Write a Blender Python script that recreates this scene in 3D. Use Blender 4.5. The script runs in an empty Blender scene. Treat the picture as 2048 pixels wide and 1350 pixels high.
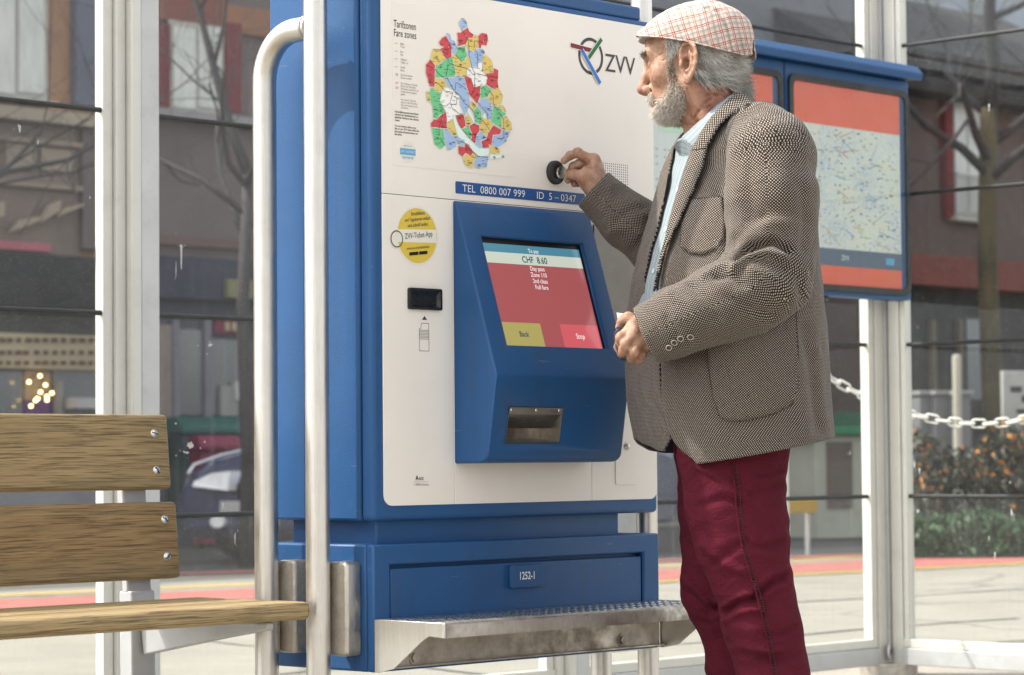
import bpy, bmesh, math, random
import numpy as np
from mathutils import Vector, Matrix

R = math.radians
rng = np.random.default_rng(7)
random.seed(7)
scene = bpy.context.scene
COL = scene.collection

# ------------------------------------------------------------------ camera
# world: X runs along the front of the ticket machine, Y into it, Z up, metres
FPX = 5300.0                                   # focal length in photo pixels
TH = math.atan2(5046, FPX)                     # heading of the lens from +X towards +Y
PITCH = math.atan2(240, FPX)
ROLL = 0.0085
FW0 = Vector((math.cos(TH), math.sin(TH), 0))
RT0 = Vector((math.sin(TH), -math.cos(TH), 0))
UPZ = Vector((0, 0, 1))
CAM = Vector((-3.6112, -3.8208, 0.8))
fw = FW0 * math.cos(PITCH) + UPZ * math.sin(PITCH)
up1 = UPZ * math.cos(PITCH) - FW0 * math.sin(PITCH)
rt = RT0 * math.cos(ROLL) - up1 * math.sin(ROLL)
up = up1 * math.cos(ROLL) + RT0 * math.sin(ROLL)
cam_data = bpy.data.cameras.new('camera')
cam = bpy.data.objects.new('camera', cam_data)
COL.objects.link(cam)
M4 = Matrix((rt, up, -fw)).transposed().to_4x4()
M4.translation = CAM
cam.matrix_world = M4
cam_data.sensor_width = 36.0
cam_data.lens = 36.0 * FPX / 2048
cam_data.clip_start = 0.1
cam_data.clip_end = 600
cam_data.dof.use_dof = True
cam_data.dof.focus_distance = 5.45
cam_data.dof.aperture_fstop = 7.5
scene.camera = cam

# ------------------------------------------------------------------ light
SUN = Vector((-0.90, 1.0, 1.55)).normalized()   # direction towards the sun
world = bpy.data.worlds.new('World')
scene.world = world
world.use_nodes = True
wn = world.node_tree
bg = wn.nodes['Background']
sky = wn.nodes.new('ShaderNodeTexSky')
sky.sky_type = 'NISHITA'
sky.sun_disc = False
sky.sun_elevation = math.asin(SUN.z)
sky.sun_rotation = math.atan2(SUN.x, SUN.y)
sky.air_density = 1.0
sky.dust_density = 3.0
sky.ozone_density = 1.0
hsv = wn.nodes.new('ShaderNodeHueSaturation')
hsv.inputs['Saturation'].default_value = 0.16
wn.links.new(sky.outputs[0], hsv.inputs['Color'])
wn.links.new(hsv.outputs[0], bg.inputs['Color'])
bg.inputs['Strength'].default_value = 0.15
sun_data = bpy.data.lights.new('sun', 'SUN')
sun_data.energy = 2.1
sun_data.angle = R(0.6)
sun_data.color = (1.0, 0.93, 0.82)
sun = bpy.data.objects.new('sun', sun_data)
COL.objects.link(sun)
sun.rotation_euler = SUN.to_track_quat('Z', 'Y').to_euler()
scene.view_settings.view_transform = 'Standard'
scene.view_settings.look = 'None'
scene.view_settings.gamma = 1.0
scene.view_settings.use_curve_mapping = False
scene.view_settings.exposure = 1.5
scene.render.engine = 'CYCLES'
scene.cycles.max_bounces = 8
scene.cycles.transparent_max_bounces = 16
scene.cycles.use_denoising = True


def wpt(px, py, depth):
    """the world point seen at a photo pixel at a given distance along the lens heading"""
    v = fw + rt * ((px - 1024) / FPX) + up * ((675 - py) / FPX)
    return CAM + v * (depth / v.dot(FW0))


def onY(px, py, y):
    v = fw + rt * ((px - 1024) / FPX) + up * ((675 - py) / FPX)
    return CAM + v * ((y - CAM.y) / v.y)


# ------------------------------------------------------------------ object helpers
def link(o, parent=None):
    COL.objects.link(o)
    if parent is not None:
        o.parent = parent
    return o


def tag(o, label=None, cat=None, group=None, kind=None):
    if label: o['label'] = label
    if cat: o['category'] = cat
    if group: o['group'] = group
    if kind: o['kind'] = kind
    return o


def thing(name, label, cat, loc=(0, 0, 0), rotz=0.0, group=None):
    o = bpy.data.objects.new(name, None)
    o.empty_display_size = 0.1
    link(o)
    o.location = loc
    o.rotation_euler = (0, 0, rotz)
    return tag(o, label, cat, group)


class MB:
    """collects simple shapes into one mesh"""
    def __init__(self):
        self.v, self.f, self.m = [], [], []

    def add(self, vs, fs, mi=0):
        b = len(self.v)
        self.v.extend([tuple(p) for p in vs])
        self.f.extend([tuple(b + i for i in f) for f in fs])
        self.m.extend([mi] * len(fs))
        return self

    def box(self, x0, x1, y0, y1, z0, z1, mi=0):
        vs = [(x0, y0, z0), (x1, y0, z0), (x1, y1, z0), (x0, y1, z0), (x0, y0, z1), (x1, y0, z1), (x1, y1, z1), (x0, y1, z1)]
        fs = [(3, 2, 1, 0), (4, 5, 6, 7), (0, 1, 5, 4), (1, 2, 6, 5), (2, 3, 7, 6), (3, 0, 4, 7)]
        return self.add(vs, fs, mi)

    def bar(self, a, b, w, h, mi=0, upv=(0, 0, 1)):
        """a box section w x h running from a to b"""
        a, b = Vector(a), Vector(b)
        t = (b - a).normalized()
        s = t.cross(Vector(upv))
        if s.length < 1e-4: s = t.cross(Vector((1, 0, 0)))
        s.normalize()
        u = s.cross(t)
        vs = []
        for c in (a, b):
            for sx, sy in ((-1, -1), (1, -1), (1, 1), (-1, 1)):
                vs.append(c + s * (sx * w / 2) + u * (sy * h / 2))
        return self.add(vs, [(0, 1, 2, 3), (7, 6, 5, 4), (1, 0, 4, 5), (2, 1, 5, 6), (3, 2, 6, 7), (0, 3, 7, 4)], mi)

    def prism(self, poly, axis, a, b, mi=0):
        """poly of 2-d points pushed along an axis ('x','y','z') from a to b"""
        n = len(poly)
        def P(p, t):
            return {'x': (t, p[0], p[1]), 'y': (p[0], t, p[1]), 'z': (p[0], p[1], t)}[axis]
        vs = [P(p, a) for p in poly] + [P(p, b) for p in poly]
        fs = [tuple(range(n - 1, -1, -1)), tuple(range(n, 2 * n))]
        fs += [(i, (i + 1) % n, n + (i + 1) % n, n + i) for i in range(n)]
        return self.add(vs, fs, mi)

    def sheet(self, poly3, mi=0):
        return self.add(poly3, [tuple(range(len(poly3)))], mi)

    def tube(self, pts, r, n=12, mi=0, cap=True, closed=False):
        pts = [Vector(p) for p in pts]
        rs = r if hasattr(r, '__len__') else [r] * len(pts)
        k = len(pts)
        vs, fs = [], []
        t0 = (pts[1] - pts[0]).normalized()
        s = t0.orthogonal().normalized()
        for i, p in enumerate(pts):
            if closed:
                t = (pts[(i + 1) % k] - pts[i - 1]).normalized()
            else:
                t = (pts[min(i + 1, k - 1)] - pts[max(i - 1, 0)]).normalized()
            s = (s - t * s.dot(t)).normalized()
            u = t.cross(s)
            for j in range(n):
                a = 2 * math.pi * j / n
                vs.append(p + (s * math.cos(a) + u * math.sin(a)) * rs[i])
        for i in range(k if closed else k - 1):
            i2 = (i + 1) % k
            for j in range(n):
                j2 = (j + 1) % n
                fs.append((i * n + j, i * n + j2, i2 * n + j2, i2 * n + j))
        if cap and not closed:
            fs.append(tuple(range(n - 1, -1, -1)))
            fs.append(tuple(range((k - 1) * n, k * n)))
        return self.add(vs, fs, mi)

    def disc(self, c, n, r, seg=24, mi=0, ry=None, h=0.0):
        """a flat disc, or a low cylinder when h > 0, facing along n"""
        c, n = Vector(c), Vector(n).normalized()
        s = n.cross(Vector((0, 0, 1)))
        if s.length < 1e-4: s = Vector((1, 0, 0))
        s.normalize()
        u = s.cross(n) * -1
        u = n.cross(s)
        ry = ry or r
        ring = [c + s * (r * math.cos(2 * math.pi * i / seg)) + u * (ry * math.sin(2 * math.pi * i / seg)) for i in range(seg)]
        top = [p + n * h for p in ring]
        fs = [tuple(range(seg))]
        if h > 0:
            vs = top + ring
            fs += [(i, seg + i, seg + (i + 1) % seg, (i + 1) % seg) for i in range(seg)]
            return self.add(vs, fs, mi)
        return self.add(ring, fs, mi)

    def dome(self, c, n, r, h, seg=14, rings=4, mi=0):
        c, n = Vector(c), Vector(n).normalized()
        s = n.orthogonal().normalized()
        u = n.cross(s)
        vs, fs = [], []
        for k in range(rings):
            a = (k / rings) * math.pi / 2
            for i in range(seg):
                t = 2 * math.pi * i / seg
                vs.append(c + (s * math.cos(t) + u * math.sin(t)) * (r * math.cos(a)) + n * (h * math.sin(a)))
        vs.append(c + n * h)
        for k in range(rings - 1):
            for i in range(seg):
                fs.append((k * seg + i, k * seg + (i + 1) % seg, (k + 1) * seg + (i + 1) % seg, (k + 1) * seg + i))
        b = (rings - 1) * seg
        for i in range(seg):
            fs.append((b + i, b + (i + 1) % seg, rings * seg))
        return self.add(vs, fs, mi)

    def mesh(self, name, mats=None, smooth=False):
        me = bpy.data.meshes.new(name)
        me.from_pydata(self.v, [], self.f)
        for m in (mats if isinstance(mats, (list, tuple)) else [mats]):
            if m is not None: me.materials.append(m)
        me.polygons.foreach_set('material_index', self.m)
        if smooth:
            me.polygons.foreach_set('use_smooth', [True] * len(self.f))
        me.update()
        return me

    def build(self, name, mats, parent=None, smooth=False, bevel=0.0, seg=2, autos=None, fix=True):
        me = self.mesh(name, mats, smooth or autos is not None)
        if fix:
            bm = bmesh.new(); bm.from_mesh(me)
            bmesh.ops.recalc_face_normals(bm, faces=bm.faces)
            bm.to_mesh(me); bm.free()
        if autos is not None:
            me.set_sharp_from_angle(angle=R(autos))
        o = link(bpy.data.objects.new(name, me), parent)
        if bevel > 0:
            b = o.modifiers.new('bevel', 'BEVEL')
            b.width = bevel; b.segments = seg; b.limit_method = 'ANGLE'; b.angle_limit = R(40)
            b.harden_normals = False
            if autos is None:
                me.polygons.foreach_set('use_smooth', [True] * len(me.polygons))
                me.set_sharp_from_angle(angle=R(35))
        return o


def rrect(x0, x1, z0, z1, r, n=6):
    """outline of a rounded rectangle, anticlockwise"""
    pts = []
    for cx, cz, a0 in ((x1 - r, z1 - r, 0), (x0 + r, z1 - r, 90), (x0 + r, z0 + r, 180), (x1 - r, z0 + r, 270)):
        for i in range(n + 1):
            a = R(a0 + 90 * i / n)
            pts.append((cx + r * math.cos(a), cz + r * math.sin(a)))
    return pts


def circle2(cx, cz, r, n=32, ry=None):
    ry = ry or r
    return [(cx + r * math.cos(2 * math.pi * i / n), cz + ry * math.sin(2 * math.pi * i / n)) for i in range(n)]


def lettering(text, loc, size, mat, parent, sx=0.86, align='LEFT', rot=(R(90), 0, 0), name='lettering', bold=0.0, line=1.0, valign='TOP_BASELINE'):
    """flat print: a text curve standing in the X-Z plane unless turned"""
    cu = bpy.data.curves.new(name, 'FONT')
    cu.body = text
    cu.size = size
    cu.align_x = align
    cu.align_y = valign
    cu.space_line = line
    cu.resolution_u = 3
    cu.offset = bold
    cu.materials.append(mat)
    tmp = bpy.data.objects.new(name, cu)
    me = bpy.data.meshes.new_from_object(tmp)
    bpy.data.objects.remove(tmp); bpy.data.curves.remove(cu)
    me.name = name
    o = link(bpy.data.objects.new(name, me), parent)
    o.location = loc
    o.rotation_euler = rot
    o.scale = (sx, 1, 1)
    return o


# ------------------------------------------------------------------ material helpers
def nt(name):
    m = bpy.data.materials.new(name)
    m.use_nodes = True
    t = m.node_tree
    return m, t, t.nodes['Principled BSDF']


def N(t, typ, **kw):
    n = t.nodes.new(typ)
    for k, v in kw.items():
        if k.startswith('_'):
            setattr(n, k[1:], v)
        else:
            n.inputs[k.replace('__', ' ')].default_value = v
    return n


def L(t, a, b):
    t.links.new(a, b)


def math_node(t, op, a, b=None, c=None):
    n = t.nodes.new('ShaderNodeMath'); n.operation = op
    for i, x in enumerate((a, b, c)):
        if x is None: continue
        if isinstance(x, (int, float)): n.inputs[i].default_value = x
        else: t.links.new(x, n.inputs[i])
    return n.outputs[0]


def ramp(t, fac, stops):
    n = t.nodes.new('ShaderNodeValToRGB')
    els = n.color_ramp.elements
    while len(els) < len(stops): els.new(0.5)
    for e, (p, c) in zip(els, stops):
        e.position = p
        e.color = (*c, 1) if len(c) == 3 else c
    t.links.new(fac, n.inputs[0])
    return n.outputs[0]


def mixc(t, fac, a, b, typ='MIX'):
    n = t.nodes.new('ShaderNodeMix'); n.data_type = 'RGBA'; n.blend_type = typ
    if isinstance(fac, (int, float)): n.inputs[0].default_value = fac
    else: t.links.new(fac, n.inputs[0])
    for s, x in ((6, a), (7, b)):
        if hasattr(x, 'is_linked'): t.links.new(x, n.inputs[s])
        else: n.inputs[s].default_value = (*x, 1)
    return n.outputs[2]


def pbr(name, col, rough=0.5, metal=0.0, var=0.15, vscale=6.0, bump=0.0, bscale=200.0, spec=0.5, rvar=0.12,
        dirt=0.0, dirtcol=(0.10, 0.085, 0.065), stretch=(1, 1, 1), sheen=0.0):
    """a surface with cloudy colour variation, uneven gloss, fine relief and optional dirt blotches"""
    m, t, p = nt(name)
    tc = N(t, 'ShaderNodeTexCoord')
    mp = N(t, 'ShaderNodeMapping'); mp.inputs['Scale'].default_value = stretch
    L(t, tc.outputs['Object'], mp.inputs['Vector'])
    n1 = N(t, 'ShaderNodeTexNoise', Scale=vscale, Detail=5.0, Roughness=0.6)
    L(t, mp.outputs[0], n1.inputs['Vector'])
    lo = tuple(c * (1 - var) for c in col); hi = tuple(min(1, c * (1 + var)) for c in col)
    c = ramp(t, n1.outputs[0], [(0.3, lo), (0.7, hi)])
    if dirt > 0:
        n3 = N(t, 'ShaderNodeTexNoise', Scale=vscale * 2.7, Detail=8.0, Roughness=0.7)
        L(t, mp.outputs[0], n3.inputs['Vector'])
        f = ramp(t, n3.outputs[0], [(0.52, (0, 0, 0)), (0.72, (dirt, dirt, dirt))])
        c = mixc(t, f, c, dirtcol)
    L(t, c, p.inputs['Base Color'])
    p.inputs['Metallic'].default_value = metal
    p.inputs['Specular IOR Level'].default_value = spec
    n2 = N(t, 'ShaderNodeTexNoise', Scale=vscale * 4, Detail=6.0)
    L(t, mp.outputs[0], n2.inputs['Vector'])
    rr = ramp(t, n2.outputs[0], [(0.3, (max(0.02, rough - rvar),) * 3), (0.7, (min(1, rough + rvar),) * 3)])
    L(t, rr, p.inputs['Roughness'])
    if sheen:
        p.inputs['Sheen Weight'].default_value = sheen
    if bump > 0:
        n4 = N(t, 'ShaderNodeTexNoise', Scale=bscale, Detail=3.0)
        L(t, mp.outputs[0], n4.inputs['Vector'])
        b = N(t, 'ShaderNodeBump', Strength=bump, Distance=0.002)
        L(t, n4.outputs[0], b.inputs['Height'])
        L(t, b.outputs[0], p.inputs['Normal'])
    return m


def flat(name, col, rough=0.5, spec=0.3):
    m, t, p = nt(name)
    p.inputs['Base Color'].default_value = (*col, 1)
    p.inputs['Roughness'].default_value = rough
    p.inputs['Specular IOR Level'].default_value = spec
    return m


def glow(name, col, strength=1.0, rough=0.15):
    """something that gives off light"""
    m, t, p = nt(name)
    p.inputs['Base Color'].default_value = (*[c * 0.15 for c in col], 1)
    p.inputs['Emission Color'].default_value = (*col, 1)
    p.inputs['Emission Strength'].default_value = strength
    p.inputs['Roughness'].default_value = rough
    return m


def srgb(r, g, b):
    f = lambda c: (c / 255 / 12.92) if c <= 10 else (((c / 255) + 0.055) / 1.055) ** 2.4
    return (f(r), f(g), f(b))


def steel_mat(name, col=(0.62, 0.60, 0.56), rough=0.32, grain=(1, 1, 60), dirt=0.0):
    m, t, p = nt(name)
    tc = N(t, 'ShaderNodeTexCoord')
    mp = N(t, 'ShaderNodeMapping'); mp.inputs['Scale'].default_value = grain
    L(t, tc.outputs['Object'], mp.inputs['Vector'])
    n1 = N(t, 'ShaderNodeTexNoise', Scale=12.0, Detail=6.0, Roughness=0.7)
    L(t, mp.outputs[0], n1.inputs['Vector'])
    c = ramp(t, n1.outputs[0], [(0.3, tuple(x * 0.82 for x in col)), (0.7, tuple(min(1, x * 1.1) for x in col))])
    n2 = N(t, 'ShaderNodeTexNoise', Scale=9.0, Detail=8.0, Roughness=0.72)
    L(t, tc.outputs['Object'], n2.inputs['Vector'])
    d = ramp(t, n2.outputs[0], [(0.45, (0, 0, 0)), (0.68, (dirt,) * 3)])
    c2 = mixc(t, d, c, (0.14, 0.11, 0.08))
    L(t, c2, p.inputs['Base Color'])
    mt = math_node(t, 'SUBTRACT', 1.0, d)
    L(t, mt, p.inputs['Metallic'])
    r = ramp(t, n1.outputs[0], [(0.25, (rough - 0.1,) * 3), (0.75, (rough + 0.14,) * 3)])
    r2 = mixc(t, d, r, (0.75, 0.75, 0.75))
    L(t, r2, p.inputs['Roughness'])
    b = N(t, 'ShaderNodeBump', Strength=0.08, Distance=0.001)
    L(t, n1.outputs[0], b.inputs['Height'])
    L(t, b.outputs[0], p.inputs['Normal'])
    return m


def powder_blue(name, col):
    """textured blue powder coat"""
    m, t, p = nt(name)
    tc = N(t, 'ShaderNodeTexCoord')
    n1 = N(t, 'ShaderNodeTexNoise', Scale=3.0, Detail=6.0, Roughness=0.65)
    L(t, tc.outputs['Object'], n1.inputs['Vector'])
    c = ramp(t, n1.outputs[0], [(0.3, tuple(x * 0.9 for x in col)), (0.7, tuple(x * 1.1 for x in col))])
    n3 = N(t, 'ShaderNodeTexNoise', Scale=26.0, Detail=9.0, Roughness=0.75)
    L(t, tc.outputs['Object'], n3.inputs['Vector'])
    f = ramp(t, n3.outputs[0], [(0.58, (0, 0, 0)), (0.78, (0.35,) * 3)])
    c = mixc(t, f, c, (0.10, 0.12, 0.15))
    # run-down grime and a few scuffs
    ms = N(t, 'ShaderNodeMapping'); ms.inputs['Scale'].default_value = (30, 30, 1.3); L(t, tc.outputs['Object'], ms.inputs['Vector'])
    n5 = N(t, 'ShaderNodeTexNoise', Scale=1.0, Detail=6.0, Roughness=0.7); L(t, ms.outputs[0], n5.inputs['Vector'])
    c = mixc(t, ramp(t, n5.outputs[0], [(0.54, (0, 0, 0)), (0.80, (0.45,) * 3)]), c, (0.035, 0.045, 0.065))
    mk = N(t, 'ShaderNodeMapping'); mk.inputs['Scale'].default_value = (14, 14, 160); mk.inputs['Rotation'].default_value = (0.3, 0.5, 0); L(t, tc.outputs['Object'], mk.inputs['Vector'])
    n6 = N(t, 'ShaderNodeTexNoise', Scale=1.0, Detail=2.0); L(t, mk.outputs[0], n6.inputs['Vector'])
    c = mixc(t, ramp(t, n6.outputs[0], [(0.745, (0, 0, 0)), (0.765, (0.5,) * 3)]), c, (0.13, 0.17, 0.24))
    L(t, c, p.inputs['Base Color'])
    p.inputs['Roughness'].default_value = 0.45
    p.inputs['Specular IOR Level'].default_value = 0.35
    v = N(t, 'ShaderNodeTexNoise', Scale=420.0, Detail=2.0)
    L(t, tc.outputs['Object'], v.inputs['Vector'])
    b = N(t, 'ShaderNodeBump', Strength=0.42, Distance=0.0012)
    L(t, v.outputs[0], b.inputs['Height'])
    L(t, b.outputs[0], p.inputs['Normal'])
    return m


def glass_mat(name, dust=0.05, speck=0.5, seed=0.0, tint=(0.93, 0.95, 0.95), refl=0.05):
    """thin pane: see-through, a little mirror, dusty film, dried splashes and streaks"""
    m = bpy.data.materials.new(name); m.use_nodes = True
    t = m.node_tree; t.nodes.clear()
    out = t.nodes.new('ShaderNodeOutputMaterial')
    tr = N(t, 'ShaderNodeBsdfTransparent', Color=(*tint, 1))
    gl = N(t, 'ShaderNodeBsdfGlossy', Roughness=0.02)
    gl.inputs['Color'].default_value = (0.9, 0.95, 1, 1)
    lw = N(t, 'ShaderNodeFresnel', IOR=1.28)
    m1 = t.nodes.new('ShaderNodeMixShader')
    ge = t.nodes.new('ShaderNodeNewGeometry')
    front = math_node(t, 'SUBTRACT', 1.0, ge.outputs['Backfacing'])
    L(t, math_node(t, 'MULTIPLY', lw.outputs[0], front), m1.inputs[0]); L(t, tr.outputs[0], m1.inputs[1]); L(t, gl.outputs[0], m1.inputs[2])
    tc = N(t, 'ShaderNodeTexCoord')
    mp = N(t, 'ShaderNodeMapping'); mp.inputs['Location'].default_value = (seed, seed * 1.7, seed * 0.3)
    L(t, tc.outputs['Object'], mp.inputs['Vector'])
    # film
    n1 = N(t, 'ShaderNodeTexNoise', Scale=1.6, Detail=7.0, Roughness=0.65)
    L(t, mp.outputs[0], n1.inputs['Vector'])
    film = ramp(t, n1.outputs[0], [(0.25, (dust * 0.4,) * 3), (0.8, (dust * 1.7,) * 3)])
    # streaks
    ms = N(t, 'ShaderNodeMapping'); ms.inputs['Scale'].default_value = (45, 45, 1.6)
    L(t, mp.outputs[0], ms.inputs['Vector'])
    n2 = N(t, 'ShaderNodeTexNoise', Scale=1.0, Detail=4.0, Roughness=0.6)
    L(t, ms.outputs[0], n2.inputs['Vector'])
    streak = ramp(t, n2.outputs[0], [(0.55, (0, 0, 0)), (0.85, (dust * 2.4,) * 3)])
    # dried specks: small cells, only some of them, only near their centre
    v = N(t, 'ShaderNodeTexVoronoi', Scale=330.0)
    L(t, mp.outputs[0], v.inputs['Vector'])
    sc = N(t, 'ShaderNodeSeparateColor'); L(t, v.outputs['Color'], sc.inputs[0])
    n3 = N(t, 'ShaderNodeTexNoise', Scale=2.3, Detail=3.0); L(t, mp.outputs[0], n3.inputs['Vector'])
    thr = math_node(t, 'MULTIPLY_ADD', n3.outputs[0], -0.70, 1.20 - speck * 0.18)
    pick = math_node(t, 'GREATER_THAN', sc.outputs[0], thr)
    near = math_node(t, 'LESS_THAN', v.outputs['Distance'], math_node(t, 'MULTIPLY', sc.outputs[1], 0.36))
    sp = math_node(t, 'MULTIPLY', math_node(t, 'MULTIPLY', pick, near), 0.6)
    # a few long runs
    mr = N(t, 'ShaderNodeMapping'); mr.inputs['Scale'].default_value = (26, 26, 3.2)
    L(t, mp.outputs[0], mr.inputs['Vector'])
    n4 = N(t, 'ShaderNodeTexNoise', Scale=0.9, Detail=5.0, Roughness=0.75)
    L(t, mr.outputs[0], n4.inputs['Vector'])
    run = ramp(t, n4.outputs[0], [(0.74, (0, 0, 0)), (0.80, (0.4,) * 3)])
    tot = math_node(t, 'MINIMUM', math_node(t, 'ADD', math_node(t, 'ADD', film, streak), math_node(t, 'ADD', sp, run)), 0.85)
    df = N(t, 'ShaderNodeBsdfDiffuse'); df.inputs['Color'].default_value = (0.62, 0.62, 0.60, 1)
    tl = N(t, 'ShaderNodeBsdfTranslucent'); tl.inputs['Color'].default_value = (0.62, 0.61, 0.58, 1)
    md = t.nodes.new('ShaderNodeMixShader'); md.inputs[0].default_value = 0.35
    L(t, df.outputs[0], md.inputs[1]); L(t, tl.outputs[0], md.inputs[2])
    m2 = t.nodes.new('ShaderNodeMixShader')
    L(t, math_node(t, 'MULTIPLY', tot, front), m2.inputs[0]); L(t, m1.outputs[0], m2.inputs[1]); L(t, md.outputs[0], m2.inputs[2])
    L(t, m2.outputs[0], out.inputs['Surface'])
    return m


def wood_mat(name, seed=0.0, dark=(0.16, 0.105, 0.046), light=(0.37, 0.265, 0.128), axis=0):
    """weathered, once-varnished softwood; the grain runs along the given axis"""
    m, t, p = nt(name)
    tc = N(t, 'ShaderNodeTexCoord')
    mp = N(t, 'ShaderNodeMapping')
    s = [75, 75, 75]; s[axis] = 2.2
    mp.inputs['Scale'].default_value = s
    mp.inputs['Location'].default_value = (seed, seed * 2.1, seed * 0.7)
    L(t, tc.outputs['Object'], mp.inputs['Vector'])
    nd = N(t, 'ShaderNodeTexNoise', Scale=2.2, Detail=3.0)
    L(t, tc.outputs['Object'], nd.inputs['Vector'])
    mixv = N(t, 'ShaderNodeVectorMath', _operation='MULTIPLY_ADD')
    L(t, nd.outputs[1], mixv.inputs[0]); mixv.inputs[1].default_value = (5.0, 5.0, 5.0)
    L(t, mp.outputs[0], mixv.inputs[2])
    n1 = N(t, 'ShaderNodeTexNoise', Scale=1.0, Detail=8.0, Roughness=0.72, Distortion=0.6)
    L(t, mixv.outputs[0], n1.inputs['Vector'])
    c = ramp(t, n1.outputs[0], [(0.18, dark), (0.46, tuple(a * 0.4 + b * 0.6 for a, b in zip(dark, light))), (0.78, light)])
    mp3 = N(t, 'ShaderNodeMapping'); s3 = [330, 330, 330]; s3[axis] = 7
    mp3.inputs['Scale'].default_value = s3
    mixv3 = N(t, 'ShaderNodeVectorMath', _operation='MULTIPLY_ADD'); L(t, nd.outputs[1], mixv3.inputs[0]); mixv3.inputs[1].default_value = (6.0, 6.0, 6.0)
    L(t, tc.outputs['Object'], mp3.inputs['Vector']); L(t, mp3.outputs[0], mixv3.inputs[2])
    n7 = N(t, 'ShaderNodeTexNoise', Scale=1.0, Detail=4.0, Roughness=0.6); L(t, mixv3.outputs[0], n7.inputs['Vector'])
    c = mixc(t, ramp(t, n7.outputs[0], [(0.34, (0.9,) * 3), (0.47, (0, 0, 0))]), c, tuple(x * 0.55 for x in dark))
    c = mixc(t, ramp(t, n7.outputs[0], [(0.56, (0, 0, 0)), (0.72, (0.55,) * 3)]), c, tuple(min(1, x * 1.35) for x in light))
    # fine pores
    mp2 = N(t, 'ShaderNodeMapping'); s2 = [420, 420, 420]; s2[axis] = 9
    mp2.inputs['Scale'].default_value = s2
    L(t, tc.outputs['Object'], mp2.inputs['Vector'])
    n2 = N(t, 'ShaderNodeTexNoise', Scale=1.0, Detail=3.0); L(t, mp2.outputs[0], n2.inputs['Vector'])
    f2 = ramp(t, n2.outputs[0], [(0.30, (0.75,) * 3), (0.46, (0, 0, 0))])
    c = mixc(t, f2, c, tuple(x * 0.45 for x in dark))
    # grey-green weathering blotches and dark stains
    n3 = N(t, 'ShaderNodeTexNoise', Scale=5.0, Detail=7.0, Roughness=0.7); L(t, mp.outputs[0], n3.inputs['Vector'])
    n3.inputs['Scale'].default_value = 0.35
    f3 = ramp(t, n3.outputs[0], [(0.50, (0, 0, 0)), (0.66, (0.55,) * 3)])
    c = mixc(t, f3, c, (0.13, 0.115, 0.065))
    n5 = N(t, 'ShaderNodeTexNoise', Scale=4.3, Detail=6.0, Roughness=0.6); L(t, tc.outputs['Object'], n5.inputs['Vector'])
    f5 = ramp(t, n5.outputs[0], [(0.55, (0, 0, 0)), (0.72, (0.7,) * 3)])
    c = mixc(t, f5, c, (0.085, 0.06, 0.032))
    L(t, c, p.inputs['Base Color'])
    p.inputs['Roughness'].default_value = 0.58
    p.inputs['Specular IOR Level'].default_value = 0.35
    b = N(t, 'ShaderNodeBump', Strength=0.45, Distance=0.002)
    hh = math_node(t, 'SUBTRACT', n1.outputs[0], math_node(t, 'MULTIPLY', f2, 0.5))
    L(t, hh, b.inputs['Height']); L(t, b.outputs[0], p.inputs['Normal'])
    return m
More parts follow.
